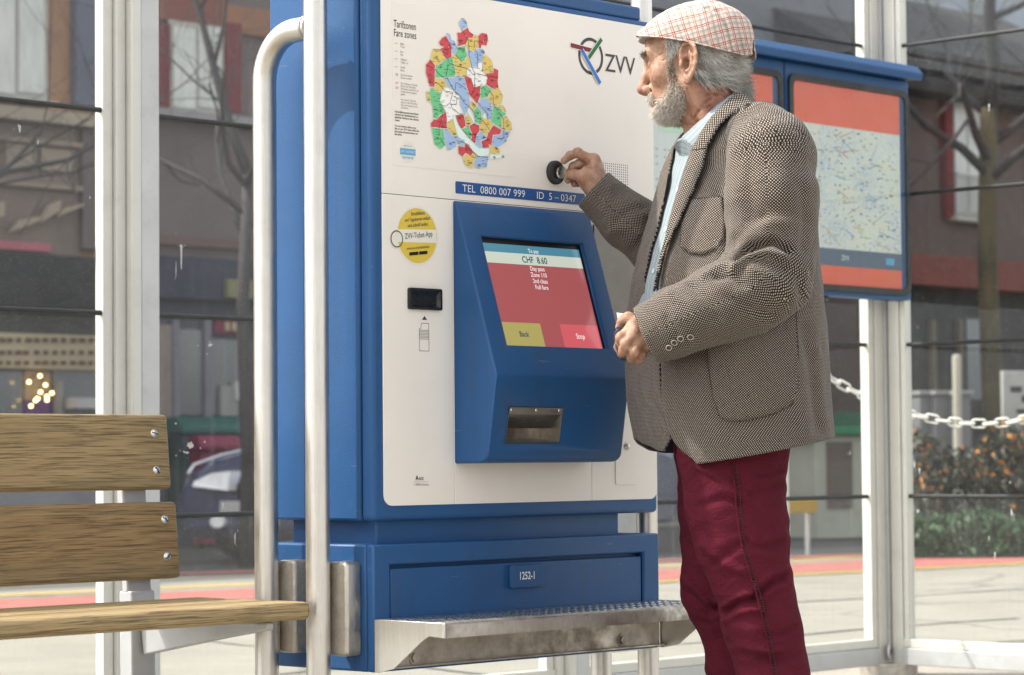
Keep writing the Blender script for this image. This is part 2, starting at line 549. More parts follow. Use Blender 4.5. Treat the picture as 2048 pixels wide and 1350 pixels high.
ZONES = [
    ('B', [(0.2574, 1.7068), (0.2662, 1.7043), (0.2719, 1.6897), (0.2572, 1.6825), (0.2474, 1.6883), (0.246, 1.6965), (0.2515, 1.7026)]),
    ('R', [(0.2415, 1.6759), (0.2493, 1.6754), (0.2719, 1.6894), (0.2767, 1.6812), (0.2885, 1.6763), (0.2864, 1.6684), (0.2727, 1.6669), (0.2627, 1.6526), (0.2415, 1.6455), (0.2432, 1.6561), (0.2401, 1.6737)]),
    ('Y', [(0.2885, 1.6763), (0.2944, 1.6755), (0.3017, 1.6749), (0.303, 1.6493), (0.2841, 1.639), (0.2743, 1.6421), (0.2627, 1.6526), (0.2727, 1.6669), (0.2864, 1.6684)]),
    ('R', [(0.3017, 1.6749), (0.3133, 1.6825), (0.3292, 1.6821), (0.3321, 1.6727), (0.3279, 1.6568), (0.313, 1.6566), (0.31, 1.6493), (0.303, 1.6493)]),
    ('R', [(0.1871, 1.6493), (0.1968, 1.66), (0.2084, 1.6647), (0.2237, 1.6457), (0.2238, 1.6223), (0.2069, 1.6161), (0.1898, 1.6352), (0.2004, 1.6404), (0.1899, 1.6434)]),
    ('B', [(0.2084, 1.6667), (0.2114, 1.6712), (0.221, 1.6681), (0.2238, 1.6581), (0.2325, 1.657), (0.2411, 1.6448), (0.2332, 1.6301), (0.2244, 1.6278), (0.2237, 1.6457)]),
    ('G', [(0.2411, 1.6448), (0.2627, 1.6498), (0.2693, 1.6298), (0.2623, 1.6187), (0.2545, 1.6158), (0.2342, 1.6289)]),
    ('B', [(0.2714, 1.6425), (0.2841, 1.639), (0.304, 1.6487), (0.3179, 1.6481), (0.3238, 1.641), (0.3147, 1.6345), (0.3136, 1.6204), (0.3017, 1.6178), (0.2996, 1.6079), (0.2858, 1.6079), (0.2781, 1.6265), (0.2693, 1.6298)]),
    ('Y', [(0.1706, 1.6345), (0.1898, 1.6352), (0.206, 1.6163), (0.1847, 1.6011), (0.176, 1.6009), (0.1628, 1.6118)]),
    ('R', [(0.1628, 1.6111), (0.176, 1.6009), (0.1737, 1.5555), (0.1603, 1.5556), (0.1492, 1.5818), (0.1493, 1.5995)]),
    ('G', [(0.1779, 1.5983), (0.206, 1.6156), (0.2254, 1.6224), (0.2357, 1.589), (0.2307, 1.5816), (0.2056, 1.5778), (0.1748, 1.5748)]),
    ('Y', [(0.2254, 1.6266), (0.2342, 1.6289), (0.2545, 1.6158), (0.2623, 1.6187), (0.2644, 1.6279), (0.2761, 1.6263), (0.2789, 1.6113), (0.268, 1.6005), (0.2649, 1.585), (0.2386, 1.5879), (0.231, 1.6023)]),
    ('W', [(0.2828, 1.6104), (0.2996, 1.6079), (0.3027, 1.6186), (0.3146, 1.6206), (0.3144, 1.6024), (0.3203, 1.5974), (0.3291, 1.5899), (0.324, 1.5755), (0.312, 1.5701), (0.2883, 1.5672), (0.2816, 1.5832), (0.2679, 1.5894), (0.268, 1.6005)]),
    ('Y', [(0.3157, 1.6346), (0.3257, 1.637), (0.3416, 1.6289), (0.3464, 1.614), (0.3462, 1.6014), (0.3203, 1.5981), (0.3144, 1.6024)]),
    ('R', [(0.3474, 1.6127), (0.3624, 1.6093), (0.3601, 1.5846), (0.362, 1.5735), (0.3449, 1.5684), (0.324, 1.5755), (0.3291, 1.5899), (0.3213, 1.5975), (0.3462, 1.6014)]),
    ('Y', [(0.1748, 1.5748), (0.1997, 1.5738), (0.2112, 1.5591), (0.1976, 1.5537), (0.1937, 1.5465), (0.1736, 1.5487)]),
    ('B', [(0.2017, 1.5781), (0.2307, 1.5796), (0.2366, 1.585), (0.26, 1.5831), (0.2733, 1.5512), (0.277, 1.5266), (0.2601, 1.503), (0.2475, 1.5157), (0.2459, 1.5445), (0.2266, 1.5537), (0.2112, 1.5618)]),
    ('R', [(0.26, 1.5845), (0.2669, 1.588), (0.2816, 1.5832), (0.2883, 1.5672), (0.309, 1.5699), (0.3068, 1.5488), (0.2978, 1.5326), (0.2733, 1.5498)]),
    ('G', [(0.309, 1.5699), (0.323, 1.574), (0.3428, 1.5661), (0.3287, 1.5494), (0.3097, 1.5442), (0.3059, 1.557)]),
    ('Y', [(0.3449, 1.5677), (0.362, 1.5735), (0.3758, 1.5566), (0.3696, 1.5378), (0.3465, 1.5343), (0.3287, 1.548)]),
    ('G', [(0.1631, 1.5531), (0.1736, 1.5535), (0.1745, 1.5467), (0.1937, 1.5465), (0.1887, 1.5282), (0.1992, 1.5182), (0.2048, 1.5077), (0.1875, 1.4993), (0.1816, 1.4906), (0.1702, 1.491), (0.1685, 1.5154), (0.1619, 1.523), (0.1592, 1.5432)]),
    ('Y', [(0.1498, 1.545), (0.1589, 1.5445), (0.1615, 1.523), (0.1515, 1.5248)]),
    ('W', [(0.1996, 1.5552), (0.2111, 1.5584), (0.2304, 1.5527), (0.2449, 1.5444), (0.2457, 1.5265), (0.2572, 1.5082), (0.226, 1.5014), (0.2269, 1.4932), (0.2085, 1.4861), (0.2068, 1.5079), (0.1887, 1.5282), (0.1956, 1.5466)]),
    ('R', [(0.1884, 1.4981), (0.2048, 1.5077), (0.2077, 1.5011), (0.2083, 1.4731), (0.1623, 1.4726), (0.1624, 1.4808), (0.1711, 1.4897), (0.1816, 1.4906)]),
    ('G', [(0.1642, 1.4721), (0.1977, 1.4715), (0.2022, 1.4376), (0.1906, 1.4292), (0.1725, 1.438)]),
    ('B', [(0.1987, 1.4709), (0.2083, 1.4724), (0.2217, 1.4598), (0.2372, 1.4597), (0.235, 1.4375), (0.2098, 1.4279), (0.2042, 1.4432)]),
    ('Y', [(0.2104, 1.4863), (0.2269, 1.4959), (0.2316, 1.4812), (0.2412, 1.4641), (0.2294, 1.459), (0.2141, 1.4701)]),
    ('R', [(0.2338, 1.5034), (0.2582, 1.5083), (0.2638, 1.4839), (0.25, 1.4752), (0.2404, 1.4875)]),
    ('Y', [(0.264, 1.5033), (0.2709, 1.5094), (0.2825, 1.4911), (0.2706, 1.4831), (0.2638, 1.4867)]),
    ('Y', [(0.2732, 1.5401), (0.2977, 1.5299), (0.2848, 1.5162), (0.277, 1.5252)]),
    ('C', [(0.226, 1.5014), (0.2338, 1.5034), (0.2414, 1.4834), (0.253, 1.4747), (0.2782, 1.4561), (0.2958, 1.4437), (0.3334, 1.4411), (0.3313, 1.4284), (0.3054, 1.4222), (0.2917, 1.4295), (0.2605, 1.4491), (0.2392, 1.4612), (0.2316, 1.4812)]),
    ('C', [(0.2691, 1.5204), (0.275, 1.5195), (0.2924, 1.4947), (0.2865, 1.4928), (0.27, 1.5121)]),
    ('G', [(0.2868, 1.5192), (0.2987, 1.5258), (0.3104, 1.5171), (0.3101, 1.4907), (0.2924, 1.4933)]),
    ('B', [(0.3087, 1.5434), (0.3267, 1.5478), (0.3385, 1.535), (0.3462, 1.5161), (0.3381, 1.5014), (0.3281, 1.502), (0.3243, 1.5142), (0.3144, 1.5147), (0.3104, 1.5171), (0.2997, 1.5273)]),
    ('C', [(0.3144, 1.5133), (0.3223, 1.514), (0.3252, 1.5031), (0.3162, 1.5051)]),
    ('G', [(0.3464, 1.5329), (0.3605, 1.5314), (0.3855, 1.5196), (0.3702, 1.5098), (0.372, 1.4875), (0.342, 1.4976), (0.3381, 1.5028)]),
    ('Y', [(0.3665, 1.5368), (0.3786, 1.5358), (0.3835, 1.5215), (0.3744, 1.5228), (0.3625, 1.5318), (0.3505, 1.5347)]),
    ('Y', [(0.3854, 1.5154), (0.4004, 1.5012), (0.4013, 1.4886), (0.3962, 1.4833), (0.371, 1.4861), (0.3702, 1.5084)]),
    ('Y', [(0.3113, 1.5061), (0.3381, 1.5), (0.344, 1.4922), (0.3258, 1.4683), (0.306, 1.4764), (0.3052, 1.4895)]),
    ('R', [(0.2736, 1.4848), (0.2884, 1.4916), (0.3042, 1.4874), (0.303, 1.4748), (0.293, 1.4642), (0.2919, 1.4489), (0.2772, 1.4546), (0.2822, 1.4661)]),
    ('G', [(0.253, 1.4761), (0.2706, 1.4838), (0.2822, 1.4661), (0.2762, 1.4573)]),
    ('R', [(0.346, 1.4923), (0.3699, 1.4846), (0.3658, 1.4744), (0.3437, 1.4712), (0.3395, 1.4485), (0.3235, 1.4424), (0.3135, 1.4423), (0.3068, 1.4556), (0.3237, 1.4612), (0.3339, 1.4815)]),
    ('B', [(0.293, 1.4642), (0.308, 1.4759), (0.3238, 1.4682), (0.3217, 1.461), (0.3078, 1.4571), (0.3126, 1.4436), (0.3036, 1.4401), (0.2929, 1.4476)]),
    ('B', [(0.372, 1.4847), (0.3972, 1.4826), (0.3817, 1.4589), (0.3585, 1.4472), (0.3405, 1.4514), (0.3441, 1.4705), (0.3662, 1.4737)]),
    ('R', [(0.2409, 1.4407), (0.2594, 1.4394), (0.2624, 1.4486), (0.2722, 1.4459), (0.2858, 1.4304), (0.2778, 1.4222), (0.2622, 1.4272), (0.2543, 1.4197), (0.2417, 1.4242)]),
    ('Y', [(0.2543, 1.4183), (0.2632, 1.4266), (0.2778, 1.4222), (0.2858, 1.4304), (0.2945, 1.4228), (0.2855, 1.4096), (0.2854, 1.3986), (0.2736, 1.3977), (0.26, 1.4036)]),
    ('B', [(0.2951, 1.4228), (0.3302, 1.4241), (0.325, 1.4028), (0.2992, 1.3989), (0.286, 1.4014), (0.2861, 1.4097)]),
    ('Y', [(0.3315, 1.4507), (0.3654, 1.4436), (0.3633, 1.4308), (0.3373, 1.4316)]),
    ('C', [(0.3333, 1.4306), (0.3834, 1.4345), (0.3834, 1.4296), (0.3351, 1.4189)]),
    ('B', [(0.2382, 1.4597), (0.2605, 1.4533), (0.2565, 1.4405), (0.238, 1.4446)]),
]
ROUTES = [
    [(0.2513, 1.6846), (0.2658, 1.671), (0.2736, 1.6621), (0.2752, 1.6318), (0.2838, 1.6049), (0.2916, 1.596), (0.2902, 1.5639), (0.2812, 1.5478)],
    [(0.3301, 1.6724), (0.3161, 1.6653), (0.2903, 1.6625), (0.2902, 1.6472), (0.2999, 1.6371), (0.3007, 1.6177)],
    [(0.1716, 1.6319), (0.1946, 1.6329), (0.2128, 1.6266), (0.2139, 1.6419), (0.2199, 1.6521)],
    [(0.2137, 1.6212), (0.2136, 1.6088), (0.2427, 1.6049), (0.27, 1.6035), (0.2876, 1.5914), (0.2935, 1.5962), (0.3232, 1.5935), (0.3612, 1.5931)],
    [(0.2136, 1.6074), (0.2075, 1.5807), (0.2132, 1.5744), (0.2304, 1.5527), (0.2459, 1.5459), (0.2614, 1.5307), (0.2828, 1.5188), (0.2964, 1.5034), (0.3142, 1.4994), (0.3339, 1.4815)],
    [(0.1503, 1.5982), (0.1731, 1.5937), (0.1864, 1.5841), (0.2017, 1.5774)],
    [(0.1575, 1.5649), (0.1709, 1.5648), (0.1862, 1.5636), (0.2033, 1.5501), (0.2265, 1.5496), (0.2186, 1.5296), (0.2242, 1.5163), (0.2455, 1.5072), (0.2571, 1.4999)],
    [(0.313, 1.5702), (0.3249, 1.563), (0.3388, 1.5601), (0.3467, 1.5525), (0.3465, 1.5343)],
    [(0.2968, 1.5367), (0.3086, 1.5295), (0.3283, 1.5145), (0.3291, 1.502)],
    [(0.3465, 1.5343), (0.3604, 1.5229), (0.3763, 1.5075), (0.3768, 1.4669), (0.3557, 1.4652)],
    [(0.1684, 1.5099), (0.1856, 1.5088), (0.1952, 1.5069), (0.1951, 1.4918), (0.1853, 1.4745), (0.186, 1.4541), (0.2022, 1.4376)],
    [(0.253, 1.4761), (0.2685, 1.4622), (0.2763, 1.4587)],
    [(0.2605, 1.4478), (0.2838, 1.4316), (0.2955, 1.4229), (0.3292, 1.424)],
    [(0.2166, 1.5266), (0.205, 1.5187), (0.1858, 1.5211)],
    [(0.2185, 1.5241), (0.236, 1.5256), (0.2381, 1.5382), (0.2284, 1.5428)],
    [(0.2324, 1.5542), (0.2365, 1.5725), (0.2462, 1.568), (0.2578, 1.5636), (0.2656, 1.5588)],
]
ZONE_NUMBERS = [(0.2642, 1.6978), (0.251, 1.659), (0.2795, 1.6621), (0.3242, 1.6767), (0.2062, 1.6362), (0.2295, 1.6491), (0.2567, 1.6416), (0.3158, 1.6416), (0.1781, 1.6175), (0.1596, 1.5794), (0.227, 1.5916), (0.2476, 1.6084), (0.3205, 1.6191), (0.3411, 1.5855), (0.1949, 1.5658), (0.2463, 1.5783), (0.297, 1.5513), (0.3238, 1.5538), (0.3557, 1.5526), (0.1769, 1.5005), (0.2859, 1.5295), (0.2975, 1.5132), (0.3294, 1.5237), (0.3592, 1.5081), (0.3872, 1.4937), (0.1793, 1.4508), (0.2177, 1.443), (0.1949, 1.476), (0.2454, 1.4982), (0.2687, 1.4885), (0.31, 1.4795), (0.2734, 1.4682), (0.2882, 1.468), (0.3158, 1.4647), (0.384, 1.478), (0.3286, 1.4602), (0.2652, 1.435), (0.2757, 1.4082), (0.3012, 1.4046), (0.3534, 1.4433), (0.3462, 1.4246), (0.3723, 1.4287), (0.2285, 1.4644)]

# ------------------------------------------------------------------ materials
BLUE = powder_blue('blue_powder_coat', (0.013, 0.074, 0.205))
WHITE_PANEL = pbr('pale_panel_paint', (0.80, 0.755, 0.69), rough=0.36, var=0.03, vscale=2.5, bump=0.05, bscale=700, rvar=0.06, dirt=0.08, dirtcol=(0.35, 0.32, 0.28))
STEEL = steel_mat('brushed_steel', (0.66, 0.635, 0.59), 0.34, (60, 60, 1), dirt=0.12)
STEEL_WORN = steel_mat('worn_steel', (0.55, 0.51, 0.45), 0.36, (40, 3, 3), dirt=0.75)
STEEL_CLEAN = steel_mat('smooth_steel', (0.60, 0.59, 0.57), 0.22, (30, 4, 4), dirt=0.12)
STEEL_PLATE = steel_mat('steel_dark_reflection', (0.15, 0.14, 0.125), 0.30, (3, 3, 60), dirt=0.15)  # base darkened to stand in for the man's dark reflection
GREY_METAL = pbr('galvanised_grey', (0.50, 0.50, 0.49), rough=0.5, metal=0.35, var=0.08, vscale=5, bump=0.06, bscale=300, dirt=0.2, dirtcol=(0.2, 0.19, 0.17))
FRAME_PAINT = pbr('pale_aluminium_frame', (0.61, 0.585, 0.525), rough=0.42, metal=0.15, var=0.05, vscale=3, bump=0.05, bscale=400, dirt=0.22, dirtcol=(0.30, 0.27, 0.22))
RUBBER = pbr('black_rubber', (0.018, 0.018, 0.018), rough=0.55, var=0.2, bump=0.1)
BLACK = flat('black_plastic', (0.012, 0.012, 0.012), 0.35)
DARK = flat('dark_recess', (0.02, 0.02, 0.02), 0.8)
INK = flat('dark_print', (0.045, 0.045, 0.05), 0.6)
WHITE_INK = flat('white_print', (0.78, 0.78, 0.76), 0.5)
GREY_INK = flat('grey_print', (0.22, 0.22, 0.22), 0.6)
RED_INK = flat('red_print', (0.50, 0.05, 0.05), 0.6)
STRIP_BLUE = flat('strip_blue', (0.022, 0.085, 0.27), 0.4)
PAPER = flat('map_paper', (0.80, 0.75, 0.68), 0.45)
ZONE_MATS = [flat('zone_blue', srgb(160, 187, 222), 0.5), flat('zone_red', srgb(205, 76, 82), 0.5), flat('zone_yellow', srgb(220, 196, 112), 0.5),
             flat('zone_green', srgb(112, 198, 140), 0.5), flat('zone_white', srgb(242, 242, 238), 0.5), flat('zone_lake', srgb(220, 240, 234), 0.5)]
GOLD_PRINT = flat('yellow_sticker', srgb(214, 186, 74), 0.45)
STICKER_WHITE = flat('sticker_white', (0.74, 0.72, 0.64), 0.45)
CYAN_PRINT = flat('sticker_blue', srgb(96, 165, 205), 0.45)
LOGO_GREY = flat('logo_grey', (0.05, 0.05, 0.055), 0.45)
LOGO_RED = flat('logo_dark_red', srgb(120, 34, 44), 0.45)
LOGO_GREEN = flat('logo_green', srgb(30, 110, 52), 0.45)
LOGO_BLUE = flat('logo_blue', srgb(50, 116, 196), 0.45)

# ------------------------------------------------------------------ ticket machine
MX = 0.868
machine = thing('ticket_machine', 'tall blue ticket machine with pale front, touch screen and fare zone map', 'ticket machine', (0, 0, 0))

def build_machine():
    T = machine
    # cabinet body behind the door, neck and base
    MB().box(0.004, MX - 0.004, 0.042, 0.31, 0.676, 1.80).build('cabinet', BLUE, T, bevel=0.006)
    MB().box(0.0, MX, 0.0, 0.036, 0.676, 1.768).build('door_frame', BLUE, T, bevel=0.011, seg=4)
    MB().box(0.03, MX - 0.03, 0.01, 0.28, 1.768, 1.80).build('top_cap', BLUE, T, bevel=0.006)
    MB().box(0.036, MX - 0.10, 0.03, 0.28, 0.60, 0.69).build('neck', BLUE, T, bevel=0.004)
    # base with a real opening round the hatch
    hx0, hx1, hz0, hz1 = 0.045, 0.816, 0.475, 0.589
    b = MB()
    z0, z1 = 0.378, 0.630
    b.box(0, MX, 0.022, 0.31, z0, z1)
    fr = [(0, z0), (MX, z0), (MX, z1), (0, z1)]
    hol = [(hx0, hz0), (hx1, hz0), (hx1, hz1), (hx0, hz1)]
    vs = [(x, 0.0, z) for x, z in fr] + [(x, 0.0, z) for x, z in hol] + [(x, 0.0215, z) for x, z in fr] + [(x, 0.0215, z) for x, z in hol]
    fs = []
    for i in range(4):
        j = (i + 1) % 4
        fs += [(i, j, 4 + j, 4 + i), (8 + j, 8 + i, 12 + i, 12 + j), (8 + i, 8 + j, j, i), (4 + i, 4 + j, 12 + j, 12 + i)]
    b.add(vs, fs)
    b.build('base_cabinet', BLUE, T, bevel=0.005)
    MB().box(hx0 + 0.005, hx1 - 0.004, 0.004, 0.0212, hz0 + 0.003, hz1 - 0.008).build('hatch', BLUE, T, bevel=0.003)
    plate = MB().prism(rrect(0.388, 0.487, 0.528, 0.5755, 0.004), 'y', -0.004, 0.0038).build('number_plate', BLUE, T, bevel=0.0012)
    lettering('1252-1', (0.4375, -0.0046, 0.5455), 0.0225, WHITE_INK, plate, 0.8, 'CENTER', bold=0.0003)

    # pale front panel: one rounded sheet, cut by narrow joints into its plates
    px0, px1, pz0, pz1, pr = 0.0265, 0.8605, 0.706, 1.7545, 0.022
    zj = 1.3290
    yF = -0.0035
    def panel(name, poly):
        return MB().prism(poly, 'y', yF, -0.0003).build(name, WHITE_PANEL, T, bevel=0.0007)
    g = 0.0006
    arc = lambda cx, cz, a0: [(cx + pr * math.cos(R(a0 + 15 * i)), cz + pr * math.sin(R(a0 + 15 * i))) for i in range(7)]
    top = panel('front_panel', [(px0, zj + g), (px1, zj + g)] + arc(px1 - pr, pz1 - pr, 0) + arc(px0 + pr, pz1 - pr, 90))
    left = panel('front_panel', [(0.2245 - g, zj - g), (px0, zj - g)] + arc(px0 + pr, pz0 + pr, 180) + [(0.2245 - g, pz0)])
    panel('front_panel', [(0.2245 + g, zj - g), (0.2245 + g, pz0), (0.644 - g, pz0), (0.644 - g, zj - g)])
    panel('front_panel', [(0.644 + g, zj - g), (0.644 + g, pz0)] + arc(px1 - pr, pz0 + pr, 270) + [(px1, zj - g)])
    # lettering and marks on the panel
    y1 = yF - 0.0004
    def tx(s, x, z, size, mat=INK, par=top, **k):
        return lettering(s, (x, y1 - 0.0006, z), size, mat, par, **k)
    tx('Tarifzonen\nFare zones', 0.0600, 1.6665, 0.0212, bold=0.0001, line=0.86, sx=0.69)
    rules = MB()
    zr = [1.6386, 1.6225, 1.6070, 1.5910, 1.5760, 1.5590, 1.5010, 1.4466]
    for z in zr:
        rules.sheet([(0.0615, y1, z), (0.1345, y1, z), (0.1345, y1, z + 0.0005), (0.0615, y1, z + 0.0005)])
    tag(rules.build('ruled_lines', GREY_INK, top), kind='stuff')
    k = 0.0060
    for z, s in zip(zr, ('Bahn\nTrain', 'Bus\nBus', 'Seilbahn\nCable car', 'Schiff\nBoat', 'Zonennummer\nZone number')):
        tx(s, 0.0785, z - 0.0062, k, GREY_INK, line=0.98, sx=0.95)
    sym = MB()
    for z in zr[:4]:
        sym.sheet([(0.0625, y1 - 0.0006, z - 0.0050), (0.0705, y1 - 0.0006, z - 0.0050), (0.0705, y1 - 0.0006, z - 0.0043), (0.0625, y1 - 0.0006, z - 0.0043)])
    tag(sym.build('legend_lines', INK, top), kind='stuff')
    tx('156', 0.0635, 1.5690, 0.0062, INK)
    tx('110*', 0.0630, 1.5520, 0.0060, RED_INK)
    tx('120*', 0.0630, 1.5420, 0.0060, RED_INK)
    tx('Die Tarifzonen 110 (Stadt\nZürich) und 120 (Stadt\nWinterthur) werden für die\nPreisberechnung doppelt\ngezählt.\n\nFare zones 110 (Zurich\ncity) and 120 (Winterthur\ncity) count double in price\ncalculations.', 0.0785, 1.5525, 0.0056, GREY_INK, line=0.97, sx=0.80)
    tx('Verbundfahrausweise berechtigen\nwährend der Gültigkeitsdauer zu\nbeliebigen Fahrten in den gelösten\nZonen.\n\nYou can travel as often as you\nlike on your ZVV ticket within the\nfare zones and period shown on\nthe ticket.', 0.0615, 1.4940, 0.0057, INK, line=1.0, sx=0.86, bold=0.0001)
    # printed fare map
    fm = MB().prism(rrect(0.056, 0.4065, 1.3875, 1.7180, 0.004), 'y', yF - 0.0006, yF - 0.0001).build('fare_map', PAPER, T)
    y2 = yF - 0.0011
    zm, ed = MB(), MB()
    ki = {'B': 0, 'R': 1, 'Y': 2, 'G': 3, 'W': 4, 'C': 5}
    for i, (c, poly) in enumerate(ZONES):
        cx = sum(p[0] for p in poly) / len(poly); cz = sum(p[1] for p in poly) / len(poly)
        zm.sheet([(x, y2 - 0.00001 * i, z) for x, z in poly], ki[c])
        n = len(poly)
        for j in range(n):                                     # thin pale outline
            a, b_ = Vector(poly[j]), Vector(poly[(j + 1) % n])
            d = (b_ - a)
            if d.length < 1e-5: continue
            d.normalize(); s = Vector((-d.y, d.x)) * 0.00045
            yy = y2 - 0.0007 - 0.00001 * (j % 3)
            ed.sheet([(a.x - s.x, yy, a.y - s.y), (b_.x - s.x, yy, b_.y - s.y), (b_.x + s.x, yy, b_.y + s.y), (a.x + s.x, yy, a.y + s.y)])
    zm.build('fare_zones', ZONE_MATS, fm)
    ed.build('zone_outlines', STICKER_WHITE, fm)
    rl, st = MB(), MB()
    def strip(mb, a, b_, w, yy):
        a, b_ = Vector(a), Vector(b_); d = (b_ - a)
        if d.length < 1e-6: return
        d.normalize(); s = Vector((-d.y, d.x)) * w
        mb.sheet([(a.x - s.x, yy, a.y - s.y), (b_.x - s.x, yy, b_.y - s.y), (b_.x + s.x, yy, b_.y + s.y), (a.x + s.x, yy, a.y + s.y)])
    for i, r in enumerate(ROUTES):
        for j in range(len(r) - 1):
            strip(rl, r[j], r[j + 1], 0.00048, y2 - 0.0010 - 0.00002 * i - 0.00001 * (j % 2))
        for q in r[1:-1:2]:
            st.disc((q[0], y2 - 0.0018, q[1]), (0, -1, 0), 0.0010, 8)
    rg = random.Random(5)
    for c, poly in ZONES:                                     # place-name ticks inside the zones
        if c == 'C': continue
        xs = [p[0] for p in poly]; zs = [p[1] for p in poly]
        for q in range(int(3 + 2600 * (max(xs) - min(xs)) * (max(zs) - min(zs)) * 2)):
            x = rg.uniform(min(xs), max(xs)); z = rg.uniform(min(zs), max(zs))
            inside = False
            for j in range(len(poly)):
                (xa, za), (xb, zb) = poly[j], poly[j - 1]
                if (za > z) != (zb > z) and x < (xb - xa) * (z - za) / (zb - za) + xa: inside = not inside
            if inside:
                strip(rl, (x - 0.003 - rg.random() * 0.003, z), (x + 0.003, z), 0.00034, y2 - 0.0013 - 0.00001 * (q % 9))
    tag(rl.build('route_lines', INK, fm), kind='stuff')
    tag(st.build('station_dots', WHITE_INK, fm), kind='stuff')
    nums = [116, 114, 162, 115, 113, 124, 130, 133, 118, 117, 112, 125, 131, 164, 111, 121, 120, 123, 170, 171, 154, 135, 132, 143, 173, 174, 156, 152, 155, 140, 141, 153, 142, 151, 160, 161, 181, 163, 150, 180, 182, 183, 184, 110]
    for (x, z), n in zip(ZONE_NUMBERS, nums):
        lettering(str(n), (x, y2 - 0.0020, z - 0.002), 0.0062, INK, fm, 0.9, 'CENTER', bold=0.00012, name='zone_number')
    lettering('110*', (ZONES[22][1][0][0] + 0.004, y2 - 0.0020, ZONES[22][1][0][1] - 0.016), 0.0060, RED_INK, fm, name='zone_number')
    # transport union logo
    lg = MB()
    cx, cz, ro, ri = 0.6535, 1.6690, 0.0405, 0.0335
    n = 56
    vs = [(cx + ro * math.cos(2 * math.pi * i / n), y1, cz + ro * math.sin(2 * math.pi * i / n)) for i in range(n)]
    vs += [(cx + ri * math.cos(2 * math.pi * i / n), y1, cz + ri * math.sin(2 * math.pi * i / n)) for i in range(n)]
    lg.add(vs, [(i, (i + 1) % n, n + (i + 1) % n, n + i) for i in range(n)])
    ring = lg.build('logo', LOGO_GREY, T)
    bars = MB()
    def lb(a, b_, w, mi, yy):
        a, b_ = Vector(a), Vector(b_); d = (b_ - a).normalized(); s = Vector((-d.y, d.x))
        for ww, m, y in ((w + 0.0035, 3, yy), (w, mi, yy - 0.0004)):
            s2 = s * ww / 2
            bars.sheet([(a.x - s2.x, y, a.y - s2.y), (b_.x - s2.x, y, b_.y - s2.y), (b_.x + s2.x, y, b_.y + s2.y), (a.x + s2.x, y, a.y + s2.y)], m)
    lb((0.5885, 1.6865), (0.6560, 1.6815), 0.0095, 0, y1 - 0.0004)
    lb((0.6880, 1.7100), (0.6435, 1.6625), 0.0090, 1, y1 - 0.0012)
    lb((0.6225, 1.6790), (0.6810, 1.6120), 0.0095, 2, y1 - 0.0020)
    bars.build('logo_bars', [LOGO_RED, LOGO_GREEN, LOGO_BLUE, WHITE_PANEL], ring)
    lettering('ZVV', (0.6990, y1 - 0.0006, 1.6415), 0.0560, LOGO_GREY, ring, 0.97, bold=0.0001)
    # telephone strip
    ts = MB().prism(rrect(0.2335, 0.6290, 1.3424, 1.3674, 0.003), 'y', yF - 0.0010, yF - 0.0002).build('number_strip', STRIP_BLUE, T)
    lettering('TEL  0800 007 999     ID  5 – 0347', (0.2520, yF - 0.0016, 1.3471), 0.0219, WHITE_INK, ts, 1.12, bold=-0.0001)
    # round stickers
    cs = MB().prism(circle2(0.0982, 1.4175, 0.0222, 36), 'y', yF - 0.0010, yF - 0.0001).build('round_sticker', STICKER_WHITE, T)
    MB().sheet([(0.0757, y1 - 0.0009, 1.4105), (0.1190, y1 - 0.0009, 1.4105), (0.1190, y1 - 0.0009, 1.4235), (0.0757, y1 - 0.0009, 1.4235)]).build('sticker_band', CYAN_PRINT, cs)
    lettering('ZVV | CONTACT', (0.0775, y1 - 0.0014, 1.4150), 0.0062, WHITE_INK, cs, 0.86)
    lettering('www.zvv.ch', (0.0972, y1 - 0.0014, 1.4275), 0.0055, CYAN_PRINT, cs, 0.9, 'CENTER')
    lettering('0848 988 988', (0.0972, y1 - 0.0014, 1.4030), 0.0066, CYAN_PRINT, cs, 0.85, 'CENTER')
    ys = MB()
    cc = (0.1225, 1.2490)
    ys.prism(circle2(*cc, 0.0600, 48), 'y', yF - 0.0007, yF - 0.0001)
    ys.prism(circle2(0.0648, 1.2392, 0.0200, 32), 'y', yF - 0.0008, yF - 0.0001)
    sk = ys.build('app_sticker', STICKER_WHITE, T)
    MB().sheet([(x, y1 - 0.0008, z) for x, z in circle2(*cc, 0.0555, 48)]).build('sticker_disc', GOLD_PRINT, sk)
    MB().sheet([(x, y1 - 0.0010, z) for x, z in [(0.0665, 1.2335), (0.1765, 1.2370), (0.1765, 1.2640), (0.0665, 1.2590)]]).build('sticker_band', STICKER_WHITE, sk)
    rr = MB()
    n = 36
    ca = (0.0645, 1.2393)
    rr.add([(ca[0] + q * math.cos(2 * math.pi * i / n), y1 - 0.0014, ca[1] + q * math.sin(2 * math.pi * i / n)) for q in (0.0172, 0.0150) for i in range(n)],
           [(i, (i + 1) % n, n + (i + 1) % n, n + i) for i in range(n)])
    rr.build('sticker_ring', INK, sk)
    rot = (R(90), R(-7), 0)
    def st_(s, x, z, size, **k):
        lettering(s, (x, y1 - 0.0015, z), size, INK, sk, 0.74, 'CENTER', rot=rot, **k)
    st_('Einzelbillette', 0.1245, 1.2910, 0.0104); st_('und Tageskarten einfach', 0.1232, 1.2795, 0.0100); st_('und schnell kaufen.', 0.1247, 1.2680, 0.0104)
    st_('ZVV-Ticket-App', 0.1265, 1.2455, 0.0158)
    st_('www.zvv.ch/mobiletickets', 0.1245, 1.2225, 0.0083)
